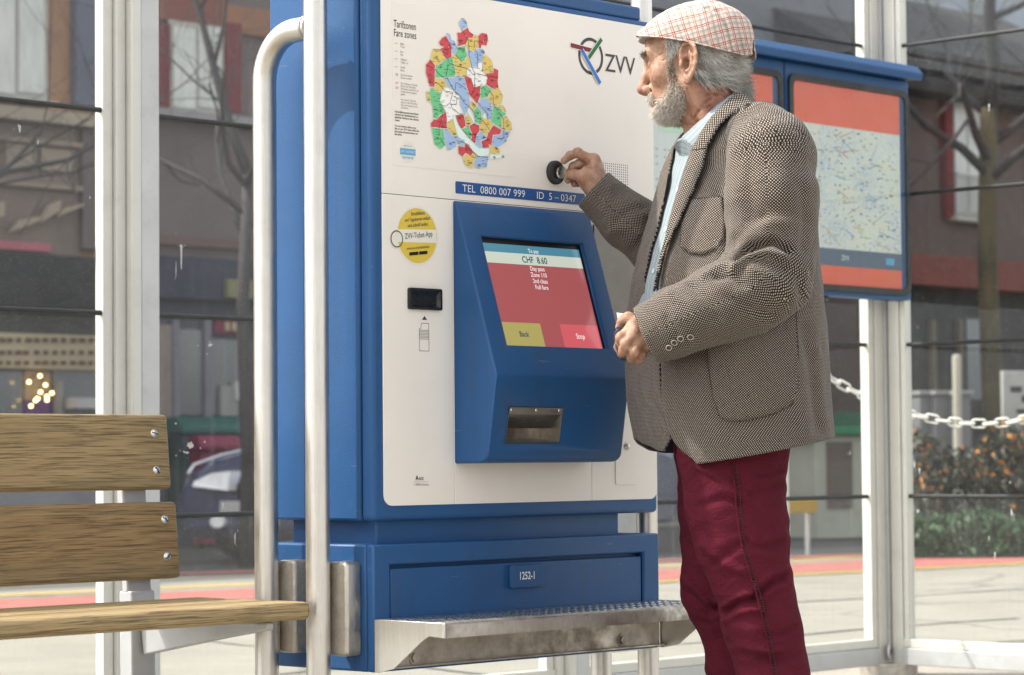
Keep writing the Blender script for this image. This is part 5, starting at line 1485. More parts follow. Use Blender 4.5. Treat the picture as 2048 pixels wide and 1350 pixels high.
# --- bins and street furniture
def bin_(px, py, depth, w, d, h, label, mat, lidmat, rz=-0.3):
    p = wpt(px, py, depth); p.z = 0
    t = thing('waste_bin', label, 'bin', p, rz)
    MB().add([(-w / 2 * .88, -d / 2 * .88, 0.04), (w / 2 * .88, -d / 2 * .88, 0.04), (w / 2 * .88, d / 2 * .88, 0.04), (-w / 2 * .88, d / 2 * .88, 0.04), (-w / 2, -d / 2, h * .86), (w / 2, -d / 2, h * .86), (w / 2, d / 2, h * .86), (-w / 2, d / 2, h * .86)],
             [(3, 2, 1, 0), (4, 5, 6, 7), (0, 1, 5, 4), (1, 2, 6, 5), (2, 3, 7, 6), (3, 0, 4, 7)]).build('bin_body', mat, t, bevel=0.02)
    MB().prism([(-d / 2 - .03, h * .865), (-d / 2 - .03, h * .92), (-d / 4, h), (d / 4, h), (d / 2 + .03, h * .92), (d / 2 + .03, h * .865)], 'x', -w / 2 - .02, w / 2 + .02).build('bin_lid', lidmat, t, bevel=0.015)
    for x in (-w / 2 + .08, w / 2 - .08):
        MB().prism(circle2(d / 2 - 0.05, 0.07, 0.07, 12), 'x', x - 0.025, x + 0.025).build('wheel', RUBBER, t)
TEAL = pbr('teal_plastic', (0.010, 0.085, 0.075), rough=0.5); CRIM = pbr('crimson_plastic', (0.17, 0.012, 0.045), rough=0.5)
bin_(412, 900, 24.6, 0.66, 0.5, 1.20, 'wide teal rubbish container with lid behind the parked car', pbr('dark_teal', (0.02, 0.05, 0.06), rough=0.5), TEAL)
bin_(428, 930, 23.9, 0.37, 0.3, 1.02, 'crimson rubbish bin standing before the teal container', CRIM, CRIM)

def stall():
    p = wpt(1672, 960, 25.0); p.z = 0
    t = thing('kiosk', 'small white kiosk with green edged counter behind the man', 'kiosk', p, -0.35)
    Wt = fmat('kiosk_white', (206, 206, 190)); Gn = fmat('kiosk_green', (40, 150, 100))
    MB().box(-0.42, 0.42, -0.3, 0.3, 0.02, 0.98).build('kiosk_body', Wt, t, bevel=0.015)
    MB().box(-0.52, 0.46, -0.38, 0.34, 0.985, 1.06).build('counter', Gn, t, bevel=0.01)
    MB().box(-0.30, 0.34, -0.2, 0.25, 1.063, 1.20).build('counter_box', fmat('kiosk_dark_green', (28, 104, 76)), t)
    MB().box(-0.30, -0.02, -0.312, -0.301, 0.30, 0.92).build('panel', fmat('kiosk_brown', (120, 104, 96)), t)
    MB().box(0.16, 0.24, -0.310, -0.301, 0.46, 0.54).build('badge', Gn, t)
stall()
def board(px, y0, y1, w, depth, col, label, legs=True, rz=-0.35):
    a = wpt(px, y0, depth); b = wpt(px, y1, depth)
    t = thing('street_sign', label, 'sign', (a.x, a.y, 0), rz)
    MB().box(-w / 2, w / 2, -0.02, 0.02, b.z, a.z).build('sign_board', fmat('board_' + label.split()[0], col), t, bevel=0.006)
    if legs:
        for x in (-w / 2 + 0.05, w / 2 - 0.05): MB().tube([(x, 0.05, 0), (x, 0.05, a.z - 0.05)], 0.02, 8).build('sign_leg', GREY_METAL, t)
    return t
board(1598, 1000, 1026, 0.32, 21.0, (196, 166, 60), 'yellow low board at the road edge behind the legs')
board(1848, 838, 890, 0.30, 23.3, (200, 176, 96), 'ochre notice board beside the corner post under the chain')
lw_ = board(2036, 742, 880, 0.36, 23.5, (214, 214, 208), 'white poster board with black letters at the right edge')
for i, (x, z, w, h) in enumerate(((-0.10, 0.36, 0.12, 0.05), (0.02, 0.27, 0.14, 0.06), (-0.04, 0.17, 0.20, 0.04))):
    o = MB().box(x, x + w, -0.026, -0.0215, 0.98 + z, 0.98 + z + h).build('sign_letter', BLACK, lw_)
def cabinet(px, w, label, y0=792):
    p = wpt(px, y0, 22.9); t = thing('utility_cabinet', label, 'cabinet', (p.x, p.y, 0), -0.3, 'utility cabinets in front of the low house')
    MB().box(-w / 2, w / 2, -0.16, 0.16, 0.05, p.z).build('cabinet_body', fmat('cabinet_grey', (150, 150, 152)), t, bevel=0.012)
    MB().box(-w / 2 - 0.02, w / 2 + 0.02, -0.19, 0.19, p.z + 0.001, p.z + 0.04).build('cabinet_lid', fmat('cabinet_lid', (172, 172, 172)), t, bevel=0.008)
    MB().box(w * 0.22, w * 0.34, -0.168, -0.161, p.z * 0.55, p.z * 0.62).build('cabinet_latch', BLACK, t)
cabinet(1832, 0.17, 'narrow grey utility cabinet nearest the corner post'); cabinet(1862, 0.17, 'middle grey utility cabinet of three'); cabinet(1902, 0.17, 'grey utility cabinet beside the white marker post')
p = wpt(1913, 712, 22.6)
mp_ = thing('marker_post', 'slim white post rising behind the utility cabinets', 'post', (p.x, p.y, 0))
MB().tube([(0, 0, 0), (0, 0, p.z)], 0.038, 12).build('post_tube', fmat('post_white', (220, 214, 196)), mp_, autos=50)
MB().dome((0, 0, p.z), (0, 0, 1), 0.038, 0.015, 12, 3).build('post_cap', fmat('post_cap', (200, 196, 184)), mp_)

# --- planting strip: green hedge with an orange flowering hedge behind it
def leafy(name, label, cat, a, b, depth, z0, z1, n, cols, size, seed, bloom=None, nb=0):
    g = np.random.default_rng(seed)
    a, b = Vector(a), Vector(b)
    t = thing(name, label, cat, (a.x, a.y, 0))
    d = (b - a); ln = d.length; d.normalize(); s = Vector((-d.y, d.x, 0))
    mats = [pbr('leaf_%s_%d' % (name, i), c, rough=0.55, var=0.3) for i, c in enumerate(cols)]
    for part, k, ms, sz in (('foliage', n, mats, size), ('blossom', nb, [pbr('bloom_' + name, bloom, rough=0.6)] if bloom else None, size * 1.1)):
        if not k: continue
        m = MB()
        for i in range(k):
            u = g.uniform(0, ln); lump = 0.78 + 0.14 * math.sin(u * 3.1 + seed) * math.sin(u * 1.3) + 0.10 * math.sin(u * 7.7 + 2 * seed) + abs(g.normal(0, 0.05))
            q = d * u + s * (g.normal(0, depth / 3)) + Vector((0, 0, z0 + (z1 - z0) * (g.uniform(0.25, 1.0) if part == 'blossom' else g.uniform(0, 1)) * lump))
            n_ = Vector(g.normal(0, 1, 3)).normalized(); e = n_.orthogonal().normalized(); f_ = n_.cross(e)
            w = sz * g.uniform(0.6, 1.4)
            m.add([q - e * w, q - f_ * w * 0.5 + n_ * w * 0.15, q + e * w, q + f_ * w * 0.5 + n_ * w * 0.15], [(0, 1, 2, 3)], int(g.integers(len(ms))))
        o = m.build(part, ms, t, fix=False); tag(o, kind='stuff')
    st = MB()
    for u in np.arange(0.1, ln, 0.22):
        q = d * float(u); st.tube([q, q + Vector((g.normal(0, .05), g.normal(0, .05), z1 * 0.7))], 0.012, 5)
    st.build('stems', BARK, t)
    return t
leafy('flowering_hedge', 'dark hedge with orange blossom below the white chain', 'hedge', wpt(1822, 1000, 21.5).xy.to_3d(), wpt(2190, 1000, 21.5).xy.to_3d(), 0.6, 0.15, 1.12, 5200,
      [(0.020, 0.028, 0.010), (0.035, 0.035, 0.012), (0.012, 0.014, 0.010)], 0.030, 4, (0.46, 0.17, 0.012), 300)
leafy('green_hedge', 'low green hedge along the road at the right', 'hedge', wpt(1822, 1050, 20.7).xy.to_3d(), wpt(2190, 1050, 20.7).xy.to_3d(), 0.5, 0.02, 0.40, 4200,
      [(0.022, 0.060, 0.016), (0.035, 0.085, 0.022), (0.018, 0.040, 0.014)], 0.030, 8)
vp = wpt(1935, 1072, 20.7)
tag(sheet('verge', [tuple((wpt(1780, 1070, 20.3)).xy), tuple((wpt(2250, 1070, 20.3)).xy), tuple((wpt(2250, 1070, 24.0)).xy), tuple((wpt(1780, 1070, 24.0)).xy)], 0.02, ground_mat('verge_soil', (0.03, 0.035, 0.015), (0.05, 0.06, 0.025), 3, 60)), kind='structure')

# --- white chain between two posts just outside the shelter
def chain():
    P0, Pm, P1 = wpt(1560, 688, 11.2), wpt(1925, 846, 10.9), wpt(2190, 790, 10.6)
    t = thing('chain', 'white plastic link chain sagging outside the glass corner', 'chain', tuple(P0))
    WH = pbr('white_plastic', (0.58, 0.565, 0.52), rough=0.35, var=0.06)
    # quadratic through three points, walked at even steps
    def cur(u): return P0 * ((u - 0.575) * (u - 1) / 0.575) + Pm * (u * (u - 1) / (0.575 * -0.425)) + P1 * (u * (u - 0.575) / 0.425)
    pts = [cur(i / 2000) for i in range(2001)]
    pitch, acc, last, pos = 0.0500, 0.0, pts[0], [pts[0]]
    for q in pts[1:]:
        acc += (q - last).length; last = q
        if acc >= pitch: pos.append(q); acc = 0
    link_me = None
    n = 20
    lk = [(0.0150 * math.cos(a) + (0.0165 if math.cos(a) > 0 else -0.0165), 0, 0.0165 * math.sin(a)) for a in [2 * math.pi * (i + 0.5) / n for i in range(n)]]
    link_me = MB().tube(lk, 0.0046, 8, closed=True).mesh('chain_link', WH, True)
    for i in range(len(pos) - 1):
        d = (pos[i + 1] - pos[i]).normalized()
        o = bpy.data.objects.new('chain_link', link_me)
        COL.objects.link(o); o.parent = t
        q = d.to_track_quat('X', 'Z').to_matrix().to_4x4() @ Matrix.Rotation(R(12 + (90 if i % 2 else 0)) + rng.normal(0, 0.10), 4, 'X')
        q.translation = (pos[i] + pos[i + 1]) / 2 - P0
        o.matrix_local = q
    for P, lb in ((P0, 'white chain post hidden behind the man outside the glass'), (P1, 'white chain post outside the glass past the right edge')):
        s = thing('chain_post', lb, 'post', (P.x, P.y, 0))
        MB().tube([(0, 0, 0), (0, 0, P.z + 0.05)], 0.03, 16).build('post_tube', WH, s, autos=50)
        MB().dome((0, 0, P.z + 0.05), (0, 0, 1), 0.034, 0.03, 16, 4).build('post_cap', WH, s, smooth=True)
chain()

# ------------------------------------------------------------------ the man at the machine
# figure space: x to the right of the lens heading, y away along it, z up; origin on the ground under him
FD = 5.40
_o = wpt(1480, 900, FD)
FIG = Vector((_o.x, _o.y, 0))
man = thing('person', 'white bearded man in plaid flat cap, tweed jacket and burgundy trousers paying with a coin', 'person', FIG, math.atan2(RT0.y, RT0.x))

def Q(px, py, dy=0.0):
    w = wpt(px, py, FD + dy) - FIG
    return np.array([w.dot(RT0), w.dot(FW0), w.z])

# ---- distance-field sculpting
def smin(a, b, k):
    h = np.clip(0.5 + 0.5 * (b - a) / k, 0, 1)
    return b * (1 - h) + a * h - k * h * (1 - h)
def smax(a, b, k): return -smin(-a, -b, k)
def sd_ell(P, c, r):
    q = (P - np.asarray(c)) / np.asarray(r)
    k0 = np.linalg.norm(q, axis=-1); k1 = np.linalg.norm(q / np.asarray(r), axis=-1)
    return k0 * (k0 - 1.0) / np.maximum(k1, 1e-9)
def sd_sph(P, c, r): return np.linalg.norm(P - np.asarray(c), axis=-1) - r
def sd_cone(P, a, b, ra, rb):
    a, b = np.asarray(a, float), np.asarray(b, float)
    ab = b - a; t = np.clip(((P - a) @ ab) / max(1e-12, ab @ ab), 0, 1)
    return np.linalg.norm(P - a - t[..., None] * ab, axis=-1) - (ra + (rb - ra) * t)
def sd_chain(P, pts, rs, k=0.0):
    d = None
    for i in range(len(pts) - 1):
        e = sd_cone(P, pts[i], pts[i + 1], rs[i], rs[i + 1])
        d = e if d is None else (smin(d, e, k) if k > 0 else np.minimum(d, e))
    return d

def surface_nets(f, lo, hi, h):
    """mesh of the zero level of f over a box, in steps of h"""
    lo, hi = np.asarray(lo, float), np.asarray(hi, float)
    n = np.ceil((hi - lo) / h).astype(int) + 1
    ax = [lo[i] + h * np.arange(n[i]) for i in range(3)]
    V = np.empty(n, np.float64)
    for i0 in range(0, n[0], 24):
        X = np.stack(np.meshgrid(ax[0][i0:i0 + 24], ax[1], ax[2], indexing='ij'), -1)
        V[i0:i0 + 24] = f(X)
    c = n - 1
    acc = np.zeros((*c, 3)); cnt = np.zeros(c)
    I = np.stack(np.meshgrid(*[np.arange(k) for k in c], indexing='ij'), -1).astype(float)
    for a in range(3):
        b, d = [q for q in range(3) if q != a]
        for ob in (0, 1):
            for od in (0, 1):
                s0 = [slice(0, c[q]) for q in range(3)]; s1 = list(s0)
                s0[b] = slice(ob, ob + c[b]); s0[d] = slice(od, od + c[d]); s1[b] = s0[b]; s1[d] = s0[d]
                s1[a] = slice(1, 1 + c[a])
                v0, v1 = V[tuple(s0)], V[tuple(s1)]
                m = (v0 < 0) != (v1 < 0)
                t = np.where(m, v0 / np.where(m, v0 - v1, 1), 0)
                p = np.zeros((*c, 3)); p[..., a] = t; p[..., b] = ob; p[..., d] = od
                acc += p * m[..., None]; cnt += m
    act = cnt > 0
    idx = -np.ones(c, int); idx[act] = np.arange(act.sum())
    verts = lo + h * (I[act] + acc[act] / cnt[act][:, None])
    faces = []
    for a in range(3):
        b, d = (a + 1) % 3, (a + 2) % 3
        s0 = [slice(1, c[q]) for q in range(3)]; s0[a] = slice(0, c[a])
        s1 = list(s0); s1[a] = slice(1, c[a] + 1)
        v0, v1 = V[tuple(s0)], V[tuple(s1)]
        m = (v0 < 0) != (v1 < 0)
        pos = np.argwhere(m); sg = v0[m] < 0
        off = np.ones(3, int); off[a] = 0
        pos = pos + off
        eb = np.zeros(3, int); eb[b] = 1
        ed = np.zeros(3, int); ed[d] = 1
        q = np.stack([idx[tuple((pos - eb - ed).T)], idx[tuple((pos - ed).T)], idx[tuple(pos.T)], idx[tuple((pos - eb).T)]], -1)
        q[~sg] = q[~sg][:, ::-1]
        faces.append(q)
    return verts, np.concatenate(faces)

def vnoise(P, scale, seed=0):
    """smooth value noise in about -1..1"""
    p = P * scale + seed * 17.13
    i = np.floor(p).astype(np.int64); f = p - i; f = f * f * (3 - 2 * f)
    def hsh(a):
        h = (a[..., 0] * 374761393 + a[..., 1] * 668265263 + a[..., 2] * 2147483647 + seed * 974711) & 0x7fffffff
        h = ((h ^ (h >> 13)) * 1274126177) & 0x7fffffff
        return ((h ^ (h >> 16)) & 0xffff) / 32767.5 - 1
    r = 0
    for dx in (0, 1):
        for dy in (0, 1):
            for dz in (0, 1):
                w = (f[..., 0] if dx else 1 - f[..., 0]) * (f[..., 1] if dy else 1 - f[..., 1]) * (f[..., 2] if dz else 1 - f[..., 2])
                r = r + w * hsh(i + np.array([dx, dy, dz]))
    return r

def vnormals(V, F):
    n = np.zeros_like(V)
    a = np.cross(V[F[:, 2]] - V[F[:, 0]], V[F[:, 3 if F.shape[1] > 3 else 1]] - V[F[:, 1]])
    for k in range(F.shape[1]): np.add.at(n, F[:, k], a)
    return n / np.maximum(1e-12, np.linalg.norm(n, axis=1))[:, None]

def np_mesh(name, V, F, mats, parent, smooth=True, uv=None, attrs=None, mi=None):
    me = bpy.data.meshes.new(name)
    F = [np.asarray(f) for f in F] if isinstance(F, list) else F
    me.from_pydata([tuple(map(float, v)) for v in V], [], [tuple(int(i) for i in f) for f in F])
    for m in (mats if isinstance(mats, (list, tuple)) else [mats]): me.materials.append(m)
    if smooth: me.polygons.foreach_set('use_smooth', [True] * len(me.polygons))
    if mi is not None: me.polygons.foreach_set('material_index', [int(q) for q in mi])
    if uv is not None:                                            # per-vertex uv; loops take their vertex's value, seams fixed per face
        ul = me.uv_layers.new(name='UVMap')
        li = np.empty(len(me.loops), int); me.loops.foreach_get('vertex_index', li)
        uvl = uv[li].copy()
        if getattr(uv_period, 'value', None):
            per = uv_period.value
            st = np.array([p.loop_start for p in me.polygons]); tot = np.array([p.loop_total for p in me.polygons])
            first = np.repeat(uvl[st, 0], tot)
            d = uvl[:, 0] - first
            uvl[:, 0] -= np.round(d / per) * per
        ul.data.foreach_set('uv', uvl.ravel())
    for k, a in (attrs or {}).items():
        at = me.attributes.new(k, 'FLOAT', 'POINT'); at.data.foreach_set('value', np.asarray(a, float))
    me.update()
    return link(bpy.data.objects.new(name, me), parent)

class uv_period: value = None

def polydist(P2, line):
    """distance of 2-d points to a polyline"""
    d = np.full(len(P2), 1e9)
    for a, b in zip(line[:-1], line[1:]):
        a, b = np.asarray(a), np.asarray(b); ab = b - a
        t = np.clip(((P2 - a) @ ab) / max(1e-12, ab @ ab), 0, 1)
        d = np.minimum(d, np.linalg.norm(P2 - a - t[:, None] * ab, axis=1))
    return d

def folds(V, Nn, lst, dy=-0.15):
    """push cloth in (negative) or out along folds seen from the front; each is (points in photo pixels, width px, depth m)"""
    face = np.clip(-Nn[:, 1] * 1.6 + 0.2, 0, 1)
    P2 = V[:, [0, 2]]
    s = 5300 / (FD + dy)
    D = np.zeros(len(V))
    for pts, w, a in lst:
        ln = [Q(x, y, dy)[[0, 2]] for x, y in pts]
        d = polydist(P2, ln)
        D += a * np.exp(-(d / (w / s)) ** 2)
    return V + Nn * (D * face)[:, None]

# ---- cloth and skin materials
def tweed(name, dark=(0.011, 0.0085, 0.0065), light=(0.43, 0.375, 0.32), p=0.0053):
    """basket weave: pale knots in staggered rows on dark brown; UVs are in metres"""
    m, t, pb = nt(name)
    uv = N(t, 'ShaderNodeUVMap')
    sp = N(t, 'ShaderNodeSeparateXYZ')
    nz = N(t, 'ShaderNodeTexNoise', Scale=18.0, Detail=2.0); L(t, uv.outputs[0], nz.inputs['Vector'])
    wob = N(t, 'ShaderNodeVectorMath', _operation='MULTIPLY_ADD'); L(t, nz.outputs[1], wob.inputs[0]); wob.inputs[1].default_value = (0.006, 0.006, 0); L(t, uv.outputs[0], wob.inputs[2])
    L(t, wob.outputs[0], sp.inputs[0])
    su = math_node(t, 'SINE', math_node(t, 'MULTIPLY', sp.outputs[0], 2 * math.pi / p))
    sv = math_node(t, 'SINE', math_node(t, 'MULTIPLY', sp.outputs[1], 2 * math.pi / p))
    pr = math_node(t, 'MULTIPLY', su, sv)
    k = ramp(t, math_node(t, 'MULTIPLY_ADD', pr, 0.5, 0.5), [(0.60, (0, 0, 0)), (0.78, (1, 1, 1))])
    n2 = N(t, 'ShaderNodeTexNoise', Scale=900.0, Detail=2.0); L(t, uv.outputs[0], n2.inputs['Vector'])
    lt = ramp(t, n2.outputs[0], [(0.3, tuple(x * 0.70 for x in light)), (0.7, tuple(min(1, x * 1.15) for x in light))])
    n3 = N(t, 'ShaderNodeTexNoise', Scale=9.0, Detail=4.0); L(t, uv.outputs[0], n3.inputs['Vector'])
    lt = mixc(t, ramp(t, n3.outputs[0], [(0.40, (0, 0, 0)), (0.65, (0.4,) * 3)]), lt, (0.46, 0.34, 0.25))
    c = mixc(t, k, dark, lt)
    L(t, c, pb.inputs['Base Color'])
    pb.inputs['Roughness'].default_value = 0.92
    pb.inputs['Specular IOR Level'].default_value = 0.15
    pb.inputs['Sheen Weight'].default_value = 0.12
    # soft rumples under the weave
    nw = N(t, 'ShaderNodeTexNoise', Scale=16.0, Detail=4.0, Roughness=0.55, Distortion=0.8); L(t, uv.outputs[0], nw.inputs['Vector'])
    b0 = N(t, 'ShaderNodeBump', Strength=0.55, Distance=0.016); L(t, nw.outputs[0], b0.inputs['Height'])
    b = N(t, 'ShaderNodeBump', Strength=0.3, Distance=0.0012); L(t, pr, b.inputs['Height']); L(t, b0.outputs[0], b.inputs['Normal']); L(t, b.outputs[0], pb.inputs['Normal'])
    return m

TWEED = tweed('brown_tweed')
LINING = flat('navy_lining', (0.012, 0.014, 0.035), 0.5)

def skin_mat():
    m, t, p = nt('skin')
    at = N(t, 'ShaderNodeAttribute'); at.attribute_name = 'flush'
    tc = N(t, 'ShaderNodeTexCoord')
    n1 = N(t, 'ShaderNodeTexNoise', Scale=45.0, Detail=6.0, Roughness=0.7); L(t, tc.outputs['Object'], n1.inputs['Vector'])
    base = ramp(t, n1.outputs[0], [(0.30, (0.215, 0.108, 0.064)), (0.50, (0.38, 0.222, 0.147)), (0.74, (0.50, 0.325, 0.235))])
    red = ramp(t, n1.outputs[0], [(0.3, (0.215, 0.075, 0.048)), (0.7, (0.38, 0.155, 0.105))])
    c = mixc(t, at.outputs['Fac'], base, red)
    n2 = N(t, 'ShaderNodeTexNoise', Scale=150.0, Detail=3.0); L(t, tc.outputs['Object'], n2.inputs['Vector'])
    f = ramp(t, n2.outputs[0], [(0.60, (0, 0, 0)), (0.72, (0.35,) * 3)])
    c = mixc(t, f, c, (0.30, 0.130, 0.080))
    L(t, c, p.inputs['Base Color'])
    p.inputs['Roughness'].default_value = 0.48
    p.inputs['Specular IOR Level'].default_value = 0.4
    p.inputs['Subsurface Weight'].default_value = 0.12
    p.inputs['Subsurface Radius'].default_value = (0.008, 0.003, 0.0015)
    p.inputs['Subsurface Scale'].default_value = 0.6
    mpv = N(t, 'ShaderNodeMapping'); mpv.inputs['Scale'].default_value = (1, 1, 2.2); L(t, tc.outputs['Object'], mpv.inputs['Vector'])
    n3 = N(t, 'ShaderNodeTexNoise', Scale=260.0, Detail=4.0, Roughness=0.7); L(t, mpv.outputs[0], n3.inputs['Vector'])
    b = N(t, 'ShaderNodeBump', Strength=0.6, Distance=0.0018); L(t, math_node(t, 'ADD', n3.outputs[0], math_node(t, 'MULTIPLY', n1.outputs[0], 1.6)), b.inputs['Height']); L(t, b.outputs[0], p.inputs['Normal'])
    return m
SKIN = skin_mat()

# ---- head: own frame (forward, side towards the lens, up), origin between the ears
YAW, TIP = R(15), R(11)
HO = Q(1388, 133, 0.0)
def head_to_fig(P):
    f, s, u = P[..., 0], P[..., 1], P[..., 2]
    F = f * math.cos(TIP) + u * math.sin(TIP); U = -f * math.sin(TIP) + u * math.cos(TIP)
    return np.stack([-F * math.cos(YAW) - s * math.sin(YAW), F * math.sin(YAW) - s * math.cos(YAW), U], -1) + HO
def fig_to_head(P):
    q = P - HO
    F = -q[..., 0] * math.cos(YAW) + q[..., 1] * math.sin(YAW); s = -q[..., 0] * math.sin(YAW) - q[..., 1] * math.cos(YAW); U = q[..., 2]
    return np.stack([F * math.cos(TIP) - U * math.sin(TIP), s, F * math.sin(TIP) + U * math.cos(TIP)], -1)
NK0, NK1 = np.array([-0.030, 0, -0.055]), fig_to_head(Q(1432, 262, 0.01))
NK2 = fig_to_head(Q(1452, 330, 0.01))

def ear_field(P):
    A = P.copy(); A[..., 1] = np.abs(P[..., 1])
    tilt = 0.20
    o = np.array([0.000, 0.0, -0.005])
    q = A - o
    e = np.stack([q[..., 0] * math.cos(tilt) + q[..., 2] * math.sin(tilt), q[..., 1], -q[..., 0] * math.sin(tilt) + q[..., 2] * math.cos(tilt)], -1)
    e[..., 1] = e[..., 1] - np.clip(-e[..., 0], 0, 1) * 0.55            # the rim stands away from the skull
    S = 1.06
    e = e / S
    y0 = 0.0775
    base = sd_ell(e, (-0.003, y0 - 0.002, 0.004), (0.0185, 0.0050, 0.034))
    hx = [(0.006, y0, 0.000), (0.011, y0 + .001, 0.012), (0.011, y0 + .002, 0.024), (0.004, y0 + .004, 0.0355), (-0.008, y0 + .005, 0.038), (-0.0175, y0 + .005, 0.030), (-0.0215, y0 + .005, 0.015),
          (-0.0205, y0 + .004, -0.001), (-0.014, y0 + .003, -0.016), (-0.006, y0 + .001, -0.027)]
    d = sd_chain(e, hx, [0.0026, 0.0032, 0.0036, 0.0040, 0.0042, 0.0042, 0.0040, 0.0040, 0.0042, 0.0055], 0.002)
    d = smin(base, d, 0.004)
    lobe = sd_ell(e, (-0.001, y0 + .001, -0.031), (0.0085, 0.0048, 0.0105)); d = smin(d, lobe, 0.006)
    ah = sd_chain(e, [(-0.004, y0 + .004, 0.026), (-0.0115, y0 + .005, 0.012), (-0.011, y0 + .005, -0.004), (-0.004, y0 + .004, -0.016)], [0.0030, 0.0038, 0.0038, 0.0032], 0.002)
    d = smin(d, ah, 0.0035)
    con = sd_ell(e, (0.000, y0 + .0070, 0.000), (0.0082, 0.0140, 0.0135)); d = smax(d, -con, 0.0025)
    fos = sd_ell(e, (0.001, y0 + .0085, 0.025), (0.0072, 0.0105, 0.0095)); d = smax(d, -fos, 0.002)
    can = sd_sph(e, (0.006, y0 + .000, 0.001), 0.0042); d = smax(d, -can, 0.002)
    tr = sd_ell(e, (0.0105, y0 + .003, -0.002), (0.0042, 0.0036, 0.0065)); d = smin(d, tr, 0.003)
    at = sd_sph(e, (-0.001, y0 + .005, -0.016), 0.0036); d = smin(d, at, 0.003)
    return d * S

def skull_field(P):
    A = P.copy(); A[..., 1] = np.abs(P[..., 1])
    d = sd_ell(A, (-0.008, 0, 0.045), (0.099, 0.0765, 0.086))
    d = smin(d, sd_ell(A, (0.042, 0, -0.012), (0.050, 0.060, 0.088)), 0.03)
    d = smin(d, sd_cone(A, (0.067, 0.010, -0.070), (0.006, 0.046, -0.045), 0.021, 0.022), 0.03)
    d = smin(d, sd_sph(A, (0.078, 0, -0.072), 0.017), 0.02)
    d = smin(d, sd_ell(A, (0.060, 0.042, -0.008), (0.022, 0.020, 0.020)), 0.022)
    d = smin(d, sd_ell(A, (0.070, 0.0, -0.048), (0.026, 0.034, 0.030)), 0.02)
    d = smin(d, sd_cone(A, (0.0875, 0.0, 0.038), (0.072, 0.044, 0.042), 0.0095, 0.0105), 0.016)
    d = smin(d, sd_chain(P, [NK0, NK1, NK2], [0.054, 0.061, 0.074], 0.02), 0.03)
    d = smin(d, sd_cone(A, (0.0, 0.060, -0.035), (-0.010, 0.050, -0.120), 0.010, 0.012), 0.03)      # neck muscle
    return d

def head_field(P):
    A = P.copy(); A[..., 1] = np.abs(P[..., 1])
    d = skull_field(P)
    d = smax(d, -sd_ell(A, (0.094, 0.031, 0.0185), (0.017, 0.018, 0.0125)), 0.012)
    # nose
    n = sd_chain(A, [(0.090, 0, 0.026), (0.1015, 0, 0.004), (0.1150, 0, -0.0205)], [0.0070, 0.0082, 0.0112], 0.006)
    n = smin(n, sd_sph(A, (0.1020, 0.0125, -0.0265), 0.0093), 0.008)
    n = smin(n, sd_cone(A, (0.110, 0, -0.029), (0.094, 0, -0.034), 0.0068, 0.006), 0.006)
    d = smin(d, n, 0.010)
    d = smax(d, -sd_ell(A, (0.1045, 0.0070, -0.0355), (0.0065, 0.0038, 0.0050)), 0.0025)
    # lids around the eyeballs
    eb = (0.0735, 0.031, 0.0185)
    ball = sd_sph(A, eb, 0.0138)
    lid_u = smax(ball, -(A[..., 2] - 0.0172 + 0.16 * (A[..., 0] - 0.0735)), 0.002)
    lid_l = smax(ball, (A[..., 2] - 0.0145), 0.002)
    d = smin(d, np.minimum(lid_u, lid_l), 0.0035)
    d = smin(d, sd_cone(A, (0.080, 0.018, 0.009), (0.070, 0.046, 0.008), 0.0030, 0.0028), 0.006)     # bag under the eye
    # mouth
    d = smin(d, sd_cone(A, (0.0965, 0.0, -0.0520), (0.083, 0.022, -0.055), 0.0050, 0.0030), 0.006)
    d = smin(d, sd_cone(A, (0.0950, 0.0, -0.0635), (0.083, 0.020, -0.0590), 0.0068, 0.0035), 0.006)
    d = smax(d, -sd_cone(A, (0.1030, 0.0, -0.0570), (0.082, 0.027, -0.0570), 0.0016, 0.0016), 0.003)
    d = smin(d, ear_field(P), 0.004)
    # creases: crow's feet, forehead, cheek fold, neck
    for a, b, r_ in (((0.070, 0.050, 0.020), (0.048, 0.064, 0.030), 0.0016), ((0.070, 0.051, 0.015), (0.046, 0.065, 0.015), 0.0016), ((0.071, 0.049, 0.010), (0.050, 0.063, 0.001), 0.0015),
                   ((0.093, 0.005, 0.060), (0.066, 0.052, 0.060), 0.0015), ((0.091, 0.005, 0.070), (0.064, 0.052, 0.070), 0.0014),
                   ((0.094, 0.016, -0.026), (0.081, 0.033, -0.055), 0.0022), ((0.060, 0.052, -0.012), (0.050, 0.056, -0.040), 0.0014), ((0.040, 0.062, 0.005), (0.030, 0.064, -0.035), 0.0013)):
        d = smax(d, -(sd_cone(A, a, b, r_, r_ * 0.4) - 0.0002), 0.0035)
    for pts in ([(1413, 190), (1430, 189), (1452, 194)], [(1404, 214), (1412, 204), (1424, 196)], [(1446, 181), (1478, 179)], [(1376, 178), (1380, 200)], [(1380, 236), (1398, 222), (1420, 212)], [(1345, 240), (1372, 246), (1396, 240)]):
        ln = [Q(x, y, -0.066) for x, y in pts]
        hp = [fig_to_head(q) for q in ln]
        for a, b in zip(hp[:-1], hp[1:]):
            aa, bb = a.copy(), b.copy()
            d2 = P - aa; ab = bb - aa; ab2 = ab[[0, 2]]
            t_ = np.clip((d2[..., 0] * ab2[0] + d2[..., 2] * ab2[1]) / max(1e-9, ab2 @ ab2), 0, 1)
            e_ = np.sqrt((d2[..., 0] - t_ * ab2[0]) ** 2 + (d2[..., 2] - t_ * ab2[1]) ** 2)
            d = d + np.where(P[..., 1] > 0.01, 0.0026 * np.exp(-(e_ / 0.0024) ** 2), 0)
    return d

